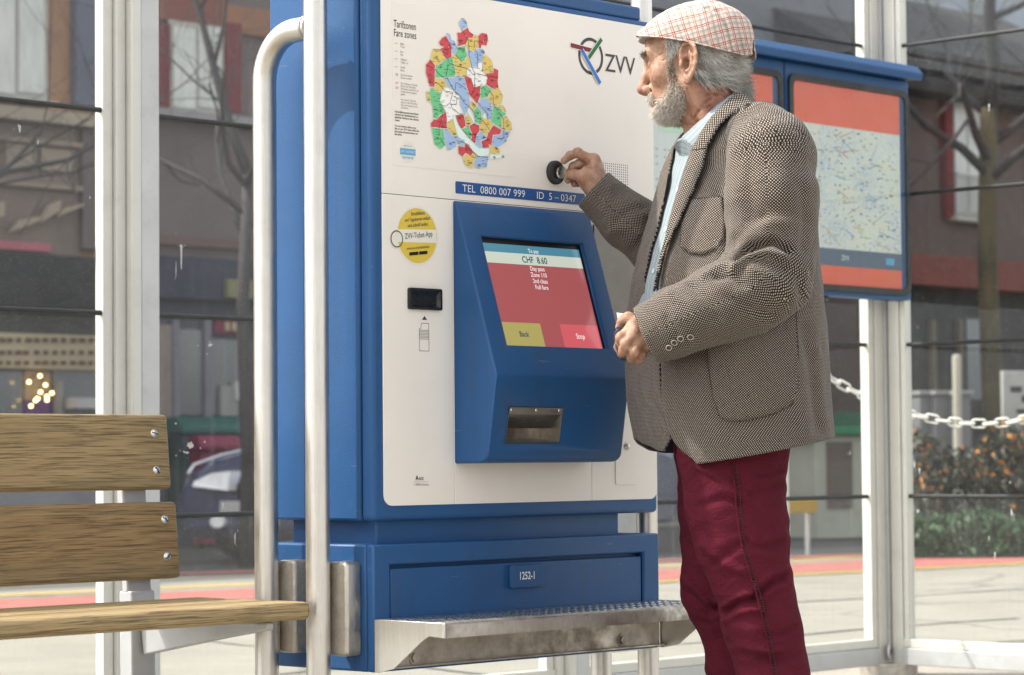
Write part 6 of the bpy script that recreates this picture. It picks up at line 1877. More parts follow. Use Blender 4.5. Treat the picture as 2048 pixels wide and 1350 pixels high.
def head_mesh():
    V, F = surface_nets(head_field, (-0.125, -0.11, -0.215), (0.135, 0.11, 0.14), 0.0021)
    A = np.abs(V[:, 1])
    fl = np.zeros(len(V))
    def blob(c, r, a):
        nonlocal fl
        q = V.copy(); q[:, 1] = A
        fl = np.maximum(fl, a * np.exp(-(np.linalg.norm(q - np.array(c), axis=1) / r) ** 2))
    blob((0.115, 0.0, -0.022), 0.022, 0.85); blob((0.066, 0.045, -0.012), 0.026, 0.55); blob((-0.01, 0.08, 0.01), 0.03, 0.45)
    blob((-0.03, 0.06, -0.09), 0.06, 0.80); blob((-0.06, 0.04, -0.07), 0.05, 0.8); blob((0.02, 0.05, -0.12), 0.05, 0.6); blob((0.094, 0.0, -0.062), 0.012, 0.9)
    return V, F, np.clip(0.85 * fl + 0.16 * vnoise(V, 60, 3), 0, 1)

# ---- hands
def finger(P, pts, rs): return sd_chain(P, pts, rs, 0.004)
RH = dict(w=Q(1199, 383, .200), mcp=[Q(1186, 322, .200), Q(1190, 327, .222), Q(1192, 335, .240), Q(1192, 345, .255)])
def rhand_field(P):
    w, m = RH['w'], RH['mcp']
    arm = Q(1240, 425, .205)
    d = sd_cone(P, arm, w, 0.031, 0.0255)
    palm = None
    for i, r_ in enumerate((0.0145, 0.0150, 0.0145, 0.0135)):
        e = sd_cone(P, w + (m[i] - w) * 0.1, m[i], 0.021, r_)
        palm = e if palm is None else smin(palm, e, 0.012)
    d = smin(d, palm, 0.016)
    th = finger(P, [Q(1186, 375, .180), Q(1166, 353, .172), Q(1149, 349, .186), Q(1138, 350.5, .199)], [0.0190, 0.0140, 0.0105, 0.0098])
    d = smin(d, th, 0.014)
    d = smin(d, sd_ell(P, Q(1176, 362, .186), (0.020, 0.014, 0.020)), 0.012)
    fs = [([m[0], Q(1155, 306, .198), Q(1139, 312, .205), Q(1128, 321.5, .210)], [0.0125, 0.0096, 0.0086, 0.0076]),
          ([m[1], Q(1158, 329, .214), Q(1146, 334, .218), Q(1139, 345, .220)], [0.0130, 0.0096, 0.0086, 0.0078]),
          ([m[2], Q(1162, 345, .228), Q(1146, 352, .224), Q(1136, 360, .212)], [0.0125, 0.0095, 0.0086, 0.0080]),
          ([m[3], Q(1170, 358, .242), Q(1156, 366, .236), Q(1148, 368, .224)], [0.0115, 0.0085, 0.0076, 0.0068])]
    for k, (p, r_) in enumerate(fs):
        d = smin(d, finger(P, p, r_), 0.0055)
        for j, bump in ((1, 0.0016), (2, 0.0008)):                     # knuckles
            d = smin(d, sd_sph(P, p[j] + np.array([0.001, -0.0005, 0.0022]), r_[j] - 0.0005 + bump * 0.5), 0.004)
    d = smin(d, sd_sph(P, m[0] + np.array([0.002, -0.002, 0.003]), 0.0122), 0.008)
    # tendon and skin lines on the back of the hand
    for a, b in ((Q(1192, 362, .18), Q(1187, 330, .183)), (Q(1180, 352, .175), Q(1172, 338, .180))):
        d = smin(d, sd_cone(P, a, b, 0.0085, 0.0062), 0.012)
    for a, b in ((Q(1154, 312, .188), Q(1150, 319, .190)), (Q(1139, 317, .196), Q(1136.5, 322, .199)), (Q(1147, 342, .176), Q(1147, 355, .178)), (Q(1176, 325, .186), Q(1166, 338, .188))):
        d = smax(d, -(sd_cone(P, a, b, 0.0012, 0.0010)), 0.003)
    return d
LW = Q(1300, 668, -.215)
def lhand_field(P):
    d = sd_cone(P, Q(1345, 655, -.225), LW, 0.030, 0.0255)
    m = [Q(1267, 653, -.222), Q(1272, 663, -.232), Q(1281, 676, -.228), Q(1290, 688, -.215)]
    palm = None
    for i, r_ in enumerate((0.0145, 0.0145, 0.0140, 0.0130)):
        e = sd_cone(P, LW, m[i], 0.020, r_); palm = e if palm is None else smin(palm, e, 0.012)
    d = smin(d, palm, 0.014)
    d = smin(d, finger(P, [Q(1278, 648, -.195), Q(1256, 636, -.186), Q(1245, 643, -.180), Q(1240, 654, -.176)], [0.0150, 0.0120, 0.0105, 0.0095]), 0.010)
    fs = [([m[0], Q(1243, 676, -.226), Q(1238, 694, -.205), Q(1248, 704, -.186)], [0.0130, 0.0108, 0.0100, 0.0085]),
          ([m[1], Q(1252, 690, -.236), Q(1244, 706, -.212), Q(1254, 712, -.192)], [0.0125, 0.0102, 0.0095, 0.0082]),
          ([m[2], Q(1270, 704, -.238), Q(1262, 716, -.215), Q(1266, 716, -.198)], [0.0120, 0.0098, 0.0088, 0.0078]),
          ([m[3], Q(1284, 710, -.222), Q(1277, 720, -.205), Q(1278, 716, -.192)], [0.0110, 0.0085, 0.0076, 0.0068])]
    for p, r_ in fs:
        d = smin(d, finger(P, p, r_), 0.005)
        d = smin(d, sd_sph(P, p[1] + np.array([-0.001, -0.003, 0.002]), r_[1]), 0.004)
    return d

def core_field(P):
    """the body under the clothes"""
    d = sd_chain(P, [Q(1440, 270, .01), Q(1466, 440, .0), Q(1462, 640, .0), Q(1466, 860, .0)], [0.065, 0.095, 0.095, 0.095], 0.05)
    d = smin(d, sd_chain(P, [Q(1470, 330, -.10), Q(1538, 380, -.19), Q(1545, 555, -.225), Q(1400, 625, -.235), Q(1330, 655, -.225)], [0.045, 0.052, 0.045, 0.040, 0.030], 0.02), 0.03)
    d = smin(d, sd_chain(P, [Q(1460, 330, .10), Q(1410, 370, .19), Q(1345, 510, .20), Q(1236, 422, .205)], [0.045, 0.045, 0.040, 0.030], 0.02), 0.03)
    d = smin(d, sd_chain(P, [Q(1465, 880, -.08), Q(1505, 1160, -.10), Q(1590, 1650, -.10), Q(1545, 1690, -.10)], [0.085, 0.058, 0.040, 0.03], 0.02), 0.03)
    d = smin(d, sd_chain(P, [Q(1440, 890, .08), Q(1450, 1180, .10), Q(1525, 1620, .10), Q(1480, 1660, .10)], [0.080, 0.055, 0.040, 0.03], 0.02), 0.03)
    return d

def build_body():
    hv, hf, hfl = head_mesh()
    hv2 = head_to_fig(hv)
    rv, rf = surface_nets(rhand_field, Q(1112, 440, .15) , Q(1262, 292, .285), 0.0016)
    lv, lf = surface_nets(lhand_field, Q(1222, 735, -.28), Q(1370, 615, -.14), 0.0018)
    cv_, cf = surface_nets(core_field, (-0.30, -0.34, 0.0), (0.20, 0.30, 1.50), 0.014)
    parts = [(hv2, hf, hfl)]
    for v, f in ((rv, rf), (lv, lf)):
        parts.append((v, f, np.clip(0.14 + 0.26 * vnoise(v, 70, 5), 0, 1)))
    parts.append((cv_, cf, np.full(len(cv_), 0.3)))
    V, F, A, b = [], [], [], 0
    for v, f, a in parts:
        V.append(v); F.append(f + b); A.append(a); b += len(v)
    body = np_mesh('body', np.concatenate(V), np.concatenate(F), SKIN, man, attrs={'flush': np.concatenate(A)})
    # eyes
    WH_, IR = pbr('eye_white', (0.62, 0.58, 0.54), rough=0.15, var=0.05), pbr('iris', (0.05, 0.06, 0.07), rough=0.1)
    for s in (1, -1):
        m = MB(); c = Vector(head_to_fig(np.array([0.0735, 0.031 * s, 0.0185])))
        fwd = Vector(head_to_fig(np.array([1.0, 0, -0.25])) - head_to_fig(np.array([0, 0, 0]))).normalized()
        m.dome(c, fwd, 0.0124, 0.0124, 20, 8); m.dome(c, -fwd, 0.0124, 0.0124, 12, 4)
        e = m.build('eyeball', WH_, body, smooth=True)
        MB().disc(c + fwd * 0.0118, fwd, 0.0052, 18, h=0.0006).build('iris', IR, e)
    # nails on the thumb and index finger of the paying hand
    NAIL = pbr('nail', (0.56, 0.34, 0.27), rough=0.25)
    return body, (hv, hf)

BODY, (HV, HF) = build_body()

# ---- beard, moustache, hair, brows: a thin felted base with strands standing on it
def hair_mat(name, c1, c2, c3):
    m, t, p = nt(name)
    at = N(t, 'ShaderNodeAttribute'); at.attribute_name = 'tone'
    c = ramp(t, at.outputs['Fac'], [(0.0, c1), (0.5, c2), (1.0, c3)])
    L(t, c, p.inputs['Base Color'])
    p.inputs['Roughness'].default_value = 0.5
    p.inputs['Specular IOR Level'].default_value = 0.4
    p.inputs['Subsurface Weight'].default_value = 0.0
    return m
BEARD = hair_mat('beard_hair', (0.08, 0.055, 0.040), (0.52, 0.45, 0.37), (0.90, 0.86, 0.79))
BEARD_BASE = hair_mat('beard_base', (0.10, 0.055, 0.035), (0.24, 0.150, 0.100), (0.42, 0.33, 0.26))
HAIR = hair_mat('grey_hair', (0.09, 0.08, 0.07), (0.46, 0.44, 0.40), (0.90, 0.88, 0.84))
HAIR_BASE = hair_mat('hair_base', (0.08, 0.07, 0.06), (0.24, 0.22, 0.20), (0.40, 0.38, 0.35))

def in_poly(p2, poly):
    x, y = p2[:, 0], p2[:, 1]; r = np.zeros(len(p2), bool)
    for (x0, y0), (x1, y1) in zip(poly, poly[1:] + poly[:1]):
        c = ((y0 > y) != (y1 > y)) & (x < (x1 - x0) * (y - y0) / (y1 - y0 + 1e-12) + x0)
        r ^= c
    return r
def px_to_head2(pts):
    """outline read off the near side of the head, as (forward, up)"""
    out = []
    for x, y in pts:
        h = fig_to_head(Q(x, y, -0.058)); out.append((h[0], h[2]))
    return out

def grow(name, mat, roots, nrm, dirs, ln, tone, rad, parent, g, curl=0.25, seg=4, droop=0.0):
    """each strand is a thin three-sided tapered blade"""
    k = len(roots)
    V = np.empty((k, seg + 1, 3, 3)); p = roots.copy(); d = dirs / np.linalg.norm(dirs, axis=1)[:, None]
    T = []
    for s in range(seg + 1):
        a = np.cross(d, np.array([0.3, 0.8, 0.5])); a /= np.maximum(1e-9, np.linalg.norm(a, axis=1))[:, None]
        b = np.cross(d, a)
        r = rad * (1 - 0.85 * s / seg)
        for j in range(3):
            t_ = 2 * math.pi * j / 3
            V[:, s, j] = p + (a * math.cos(t_) + b * math.sin(t_)) * r[:, None]
        d = d + g.normal(0, curl, d.shape) + np.array([0, 0, -droop]); d /= np.linalg.norm(d, axis=1)[:, None]
        p = p + d * (ln / seg)[:, None]
    base = np.arange(k)[:, None] * ((seg + 1) * 3)
    F = []
    for s in range(seg):
        for j in range(3):
            j2 = (j + 1) % 3
            F.append(np.concatenate([base + s * 3 + j, base + s * 3 + j2, base + (s + 1) * 3 + j2, base + (s + 1) * 3 + j], 1))
    F = np.concatenate(F)
    o = np_mesh(name, V.reshape(-1, 3), F, mat, parent, attrs={'tone': np.repeat(tone, (seg + 1) * 3)})
    return o

def hairs():
    g = np.random.default_rng(21)
    HN = vnormals(HV, HF)
    f, s, u = HV[:, 0], HV[:, 1], HV[:, 2]
    P2 = np.stack([f, u], 1)
    not_ear = ear_field(HV) > 0.0045
    # regions on both sides of the head, outlined on the near side
    beard = px_to_head2([(1284, 230), (1296, 212), (1306, 198), (1318, 190), (1329, 181), (1336, 166), (1333, 150), (1331, 132), (1333, 112), (1348, 112), (1350, 158), (1362, 168), (1368, 184), (1373, 200), (1360, 222), (1348, 236), (1328, 246), (1312, 262), (1280, 258)])
    hair = px_to_head2([(1331, 72), (1332, 96), (1338, 118), (1346, 118), (1357, 102), (1362, 86), (1384, 90), (1393, 112), (1392, 134), (1388, 152), (1402, 166), (1424, 166), (1450, 170), (1474, 182), (1500, 190), (1530, 140), (1520, 70), (1400, 40)])
    mb = (in_poly(P2, beard) | ((np.abs(s) < 0.046) & (f > 0.055) & (u < -0.068)) & (u > -0.14)) & not_ear & (u > -0.128)
    mb &= ~((np.abs(s) < 0.019) & (f > 0.080) & (u > -0.072) & (u < -0.050))
    mm = (np.abs(s) < 0.030) & (f > 0.082) & (u < -0.036) & (u > -0.0535) & (f < 0.108)
    mh = in_poly(P2, hair) & not_ear & (u < 0.075)
    back = (f < -0.055) & (u > -0.062) & (u < 0.07)
    mh |= back & not_ear
    mh &= u < 0.0865 + (f - 0.099) * 0.464 + 0.004
    mbrow = (np.abs(np.abs(s) - 0.030) < 0.020) & (f > 0.070) & (np.abs(u - 0.0405 - 0.05 * (0.03 - np.abs(s))) < 0.0048)
    def pick(mask, n):
        i = np.flatnonzero(mask); w = np.ones(len(i)); return g.choice(i, n, replace=True)
    def todir(h): return h[:, 0:1] * (head_to_fig(np.array([1., 0, 0])) - HO) + h[:, 1:2] * (head_to_fig(np.array([0., 1, 0])) - HO) + h[:, 2:3] * (head_to_fig(np.array([0., 0, 1])) - HO)
    # felted base under the strands
    def felt(name, mask, mat, off, tone):
        vm = mask
        keep = vm[HF].all(1)
        used = np.unique(HF[keep]); mp = -np.ones(len(HV), int); mp[used] = np.arange(len(used))
        edge = np.ones(len(HV)); 
        bad = np.unique(HF[~keep]); edge[bad] = 0.1
        v = HV[used] + HN[used] * (off * edge[used] * (0.8 + 0.35 * vnoise(HV[used], 160, 2)))[:, None]
        return np_mesh(name, head_to_fig(v), mp[HF[keep]], mat, BODY, attrs={'tone': np.clip(tone + 0.25 * vnoise(HV[used], 220, 7), 0, 1)})
    bd = felt('beard', mb, BEARD_BASE, 0.0010, 0.5)
    n = 6000
    i = pick(mb, n); jit = g.normal(0, 0.0009, (n, 3))
    fwd = np.clip((f[i] - 0.02) / 0.07, 0, 1)
    dr = HN[i] * (0.55 + 0.25 * g.random((n, 1))) + np.stack([0.30 * fwd - 0.05, 0 * fwd, -0.85 - 0.3 * fwd], 1)
    side = 1 - fwd
    ln = 0.0055 + 0.0085 * fwd * (u[i] < -0.045) + g.random(n) * 0.005
    dark = np.exp(-(((f[i] - 0.036) / 0.012) ** 2 + ((u[i] + 0.006) / 0.022) ** 2))
    tone = np.clip(0.48 + 0.42 * fwd + g.normal(0, 0.26, n) - 0.45 * dark, 0.02, 1)
    st = grow('beard_strands', BEARD, head_to_fig(HV[i] + jit), None, todir(dr + g.normal(0, 0.22, (n, 3))), ln, tone, np.full(n, 0.00058), bd, g, 0.34)
    tag(st, kind='stuff')
    n = 900
    i = pick(mm, n)
    dr = HN[i] * 0.55 + np.stack([0.05 * np.ones(n), np.sign(s[i]) * 0.55, -0.75 * np.ones(n)], 1)
    mo = grow('moustache', BEARD, head_to_fig(HV[i] + g.normal(0, 0.0008, (n, 3))), None, todir(dr + g.normal(0, 0.2, (n, 3))), 0.010 + 0.006 * g.random(n), np.clip(g.normal(0.72, 0.2, n), 0, 1), np.full(n, 0.00048), BODY, g, 0.2)
    tag(mo, kind='stuff')
    n = 240
    i = pick(mbrow, n)
    dr = HN[i] * 0.5 + np.stack([-0.1 * np.ones(n), np.sign(s[i]) * 0.8, 0.25 * np.ones(n)], 1)
    br = grow('eyebrows', BEARD, head_to_fig(HV[i]), None, todir(dr + g.normal(0, 0.25, (n, 3))), 0.008 + 0.005 * g.random(n), np.clip(g.normal(0.08, 0.10, n), 0, 1), np.full(n, 0.0005), BODY, g, 0.2)
    tag(br, kind='stuff')
    hr = felt('hair', mh, HAIR_BASE, 0.0030, 0.5)
    n = 5200
    i = pick(mh, n)
    bk = np.clip((0.02 - f[i]) / 0.09, 0, 1)
    dr = HN[i] * 0.22 + np.stack([-0.65 * bk - 0.05, 0 * bk, -0.75 + 0.1 * bk], 1)
    clump = np.stack([vnoise(HV[i], 90, q) for q in (1, 2, 3)], 1) * 0.38
    ln = np.where(f[i] > 0.012, 0.011, 0.020 + 0.012 * bk) * (0.7 + 0.5 * g.random(n))
    tone = np.clip(0.72 + 0.40 * vnoise(HV[i], 95, 9) + g.normal(0, 0.16, n) - 0.25 * (u[i] < -0.03), 0.02, 1)
    st = grow('hair_strands', HAIR, head_to_fig(HV[i] + HN[i] * 0.003 + g.normal(0, 0.0009, (n, 3))), None, todir(dr + clump + g.normal(0, 0.09, (n, 3))), ln, tone, np.full(n, 0.00066), hr, g, 0.15, 5)
    tag(st, kind='stuff')
hairs()

# ---- flat cap
def plaid():
    m, t, p = nt('cap_plaid')
    uv = N(t, 'ShaderNodeTexCoord')
    mp = N(t, 'ShaderNodeMapping'); mp.inputs['Rotation'].default_value = (0, R(14), 0)
    L(t, uv.outputs['Object'], mp.inputs['Vector'])
    nz = N(t, 'ShaderNodeTexNoise', Scale=14.0, Detail=2.0); L(t, uv.outputs['Object'], nz.inputs['Vector'])
    wv = N(t, 'ShaderNodeVectorMath', _operation='MULTIPLY_ADD'); L(t, nz.outputs[1], wv.inputs[0]); wv.inputs[1].default_value = (0.010,) * 3; L(t, mp.outputs[0], wv.inputs[2])
    sp = N(t, 'ShaderNodeSeparateXYZ'); L(t, wv.outputs[0], sp.inputs[0])
    def line(ch, off, w, per=0.0235):
        q = math_node(t, 'FRACT', math_node(t, 'MULTIPLY_ADD', sp.outputs[ch], 1 / per, off + 20))
        return math_node(t, 'LESS_THAN', math_node(t, 'ABSOLUTE', math_node(t, 'SUBTRACT', q, 0.5)), w)
    n1 = N(t, 'ShaderNodeTexNoise', Scale=500.0, Detail=2.0); L(t, uv.outputs['Object'], n1.inputs['Vector'])
    c = ramp(t, n1.outputs[0], [(0.3, (0.50, 0.435, 0.365)), (0.7, (0.63, 0.565, 0.485))])
    for ch in (0, 2):
        c = mixc(t, math_node(t, 'MULTIPLY', line(ch, 0.18, 0.095), 0.62), c, (0.27, 0.25, 0.25))
        c = mixc(t, math_node(t, 'MULTIPLY', line(ch, 0.62, 0.040), 0.80), c, (0.30, 0.040, 0.045))
        c = mixc(t, math_node(t, 'MULTIPLY', line(ch, 0.78, 0.036), 0.70), c, (0.33, 0.060, 0.060))
        c = mixc(t, math_node(t, 'MULTIPLY', line(ch, 0.36, 0.030), 0.25), c, (0.42, 0.16, 0.12))
    L(t, c, p.inputs['Base Color'])
    p.inputs['Roughness'].default_value = 0.9; p.inputs['Specular IOR Level'].default_value = 0.2; p.inputs['Sheen Weight'].default_value = 0.1
    n2 = N(t, 'ShaderNodeTexNoise', Scale=420.0, Detail=3.0); L(t, uv.outputs['Object'], n2.inputs['Vector'])
    n3 = N(t, 'ShaderNodeTexNoise', Scale=28.0, Detail=3.0); L(t, uv.outputs['Object'], n3.inputs['Vector'])
    b = N(t, 'ShaderNodeBump', Strength=0.35, Distance=0.003); L(t, math_node(t, 'ADD', math_node(t, 'MULTIPLY', n2.outputs[0], 0.25), n3.outputs[0]), b.inputs['Height']); L(t, b.outputs[0], p.inputs['Normal'])
    return m
PLAID = plaid()

def cap():
    # sections along the head: forward position, top, bottom, half width (metres from the head origin, level frame)
    def fu(x, y): return ((1388 - x) / 981 / math.cos(YAW), (133 - y) / 981)
    tops = [fu(*q) for q in ((1279, 69), (1284, 62), (1296, 54), (1317, 33), (1350, 15), (1385, 5), (1415, 2), (1444, 6), (1474, 21), (1497, 44), (1505, 66), (1507, 84))]
    bots = [fu(*q) for q in ((1279, 72), (1284, 73), (1296, 76), (1317, 80), (1350, 86), (1385, 94), (1415, 102), (1444, 110), (1474, 118), (1492, 123), (1502, 118), (1507, 92))]
    F0 = np.array([t[0] for t in tops]); T0 = np.array([t[1] for t in tops]); B0 = np.array([b[1] for b in bots])
    W0 = np.array([0.020, 0.046, 0.064, 0.080, 0.0905, 0.0945, 0.0945, 0.090, 0.074, 0.050, 0.030, 0.008])
    nn, mm = 90, 64
    k = np.linspace(0, 1, len(F0)); kk = np.linspace(0, 1, nn)
    def ip(a):
        # smooth interpolation
        x = np.interp(kk, k, a)
        for _ in range(3): x[1:-1] = (x[:-2] + 2 * x[1:-1] + x[2:]) / 4
        return x
    Fk, Tk, Bk, Wk = ip(F0), ip(T0), ip(B0), ip(W0)
    th = np.linspace(0, math.pi, mm)
    V = np.empty((nn, mm, 3))
    for i in range(nn):
        c_, s_ = np.cos(th), np.sin(th)
        ex = 0.80
        bulge = 1 + 0.07 * np.sin(th) ** 2 * np.exp(-((np.abs(th - math.pi / 2) - 0.9) / 0.5) ** 2)
        V[i, :, 0] = Fk[i]
        V[i, :, 1] = Wk[i] * np.sign(c_) * np.abs(c_) ** ex * bulge
        V[i, :, 2] = Bk[i] + (Tk[i] - Bk[i]) * s_ ** 0.78
    X = V.reshape(-1, 3)
    fg = lambda P: np.stack([-P[:, 0] * math.cos(YAW) - P[:, 1] * math.sin(YAW), P[:, 0] * math.sin(YAW) - P[:, 1] * math.cos(YAW), P[:, 2]], -1) + HO
    F = [(i * mm + j, i * mm + j + 1, (i + 1) * mm + j + 1, (i + 1) * mm + j) for i in range(nn - 1) for j in range(mm - 1)]
    F = np.array(F)
    P = fg(X); Nn = vnormals(P, F)
    if (Nn[:, 2] * 1).mean() < 0: F = F[:, ::-1]; Nn = -Nn
    # panel seam, gathers over the elastic at the back, soft dents
    P = P + Nn * (0.0016 * vnoise(P, 30, 4) + 0.0008 * vnoise(P, 75, 6))[:, None]
    P2 = P[:, [0, 2]]
    seam = polydist(P2, [Q(x, y, -0.06)[[0, 2]] for x, y in ((1410, 19), (1436, 28), (1452, 62), (1459, 90), (1468, 120))])
    P = P + Nn * (-0.0042 * np.exp(-(seam / 0.0026) ** 2) + 0.0026 * np.exp(-((seam - 0.007) / 0.004) ** 2))[:, None]
    q = Q(1484, 108, 0)
    dist = np.sqrt((P[:, 0] - q[0]) ** 2 + (P[:, 2] - q[2]) ** 2)
    P = P + Nn * (0.0048 * np.sin(P[:, 0] * 760 + 2 * np.sin(P[:, 2] * 60)) * np.exp(-(dist / 0.026) ** 2))[:, None]
    crease = polydist(P2, [Q(x, y, -0.05)[[0, 2]] for x, y in ((1298, 58), (1330, 42), (1356, 33))])
    P = P + Nn * (-0.0016 * np.exp(-(crease / 0.004) ** 2))[:, None]
    o = np_mesh('cap', P, F, PLAID, man)
    sm = o.modifiers.new('cloth', 'SOLIDIFY'); sm.thickness = 0.0028; sm.offset = -1
    # stitched hem and stiff peak
    rim = []
    for i in range(14, nn - 6): rim.append(P[i * mm])
    MB().tube([Vector(r) + Vector((0, -0.0004, 0)) for r in rim], 0.0019, 6).build('hem_roll', PLAID, o, smooth=True)
    pk = MB()
    prof = [(0.125, 0.0), (0.122, 0.024), (0.112, 0.046), (0.096, 0.064), (0.076, 0.076), (0.052, 0.082)]
    up = []
    for a, b in prof: up.append((a, b))
    for a, b in reversed(prof[1:]): up.insert(0, (a, -b)) if False else None
    ring = [(a, -b) for a, b in reversed(prof[1:])] + prof
    L_, U_ = [], []
    for a, b in ring:
        z = 0.0600 - 0.30 * (0.112 - a) * 0 + (a - 0.112) * (-0.16) - (b / 0.08) ** 2 * 0.006
        q = np.array([[a * 0.92, b, z + 0.0016]]); U_.append(tuple(fg(q)[0])); q[0, 2] -= 0.0052; L_.append(tuple(fg(q)[0]))
    n = len(ring)
    pk.add(U_ + L_, [tuple(range(n)), tuple(range(2 * n - 1, n - 1, -1))] + [(i, (i + 1) % n, n + (i + 1) % n, n + i) for i in range(n)])
    pk.build('cap_peak', PLAID, o, bevel=0.0015)
cap()

# ------------------------------------------------------------------ clothes
AJ = R(22)                                                     # his chest is turned this far towards the lens
FJ = np.array([-math.cos(AJ), -math.sin(AJ)]); LJ = np.array([math.sin(AJ), -math.cos(AJ)])
ROWS = np.array([  # photo row, left edge, right edge, half breadth across the shoulders
    (935, 1292, 1660, 0.250), (900, 1283, 1657, 0.250), (850, 1274, 1654, 0.250), (780, 1264, 1650, 0.249), (700, 1263, 1644, 0.246), (620, 1266, 1636, 0.242), (560, 1274, 1630, 0.238), (500, 1290, 1626, 0.234),
    (450, 1306, 1622, 0.230), (400, 1321, 1615, 0.224), (350, 1336, 1603, 0.214), (310, 1350, 1588, 0.200), (280, 1362, 1572, 0.182), (255, 1376, 1556, 0.158), (235, 1390, 1540, 0.130), (215, 1402, 1522, 0.100), (200, 1412, 1510, 0.082), (190, 1418, 1502, 0.074)], float)
SC = 5300 / FD
def zrow(py): return 0.8 + (911 - py) / SC
_zr = zrow(ROWS[:, 0])[::1]
def torso(phi, z, off=0.0):
    """point on the jacket's body: phi 0 is mid-front, +90 degrees his left flank (towards the lens), 180 the back"""
    z = np.asarray(z, float); phi = np.asarray(phi, float)
    o = np.argsort(_zr)
    def ip(c):
        return np.interp(z, _zr[o], c[o])
    xl, xr, rl = ip(ROWS[:, 1]), ip(ROWS[:, 2]), ip(ROWS[:, 3])
    cx = ((xl + xr) / 2 - 1480) / SC; half = (xr - xl) / 2 / SC
    rf = np.sqrt(np.maximum(half ** 2 - (rl * math.sin(AJ)) ** 2, 1e-4)) / math.cos(AJ)
    e = 2.35
    c, s = np.cos(phi), np.sin(phi)
    k = (np.abs(c) ** e + np.abs(s) ** e) ** (-1 / e)
    a = (rf + off) * c * k; b = (rl + off) * s * k
    return np.stack([cx + FJ[0] * a + LJ[0] * b, FJ[1] * a + LJ[1] * b + 0.0 * z, z], -1)

def on_torso(px, py, off=0.0):
    """the phi and z of the near flank under a photo pixel"""
    lo, hi = R(-25), R(165)
    for _ in range(5):
        ph = np.linspace(lo, hi, 60)
        dy = -0.12
        for _k in range(2):
            t = Q(px, py, dy)
            P = torso(ph, np.full(60, t[2]), off)
            i = int(np.argmin(np.abs(P[:, 0] - t[0]) + (P[:, 1] > 0.12) * 1.0))
            dy = P[i, 1]
        st = (hi - lo) / 59
        lo, hi = ph[i] - st, ph[i] + st
    return ph[i], t[2]

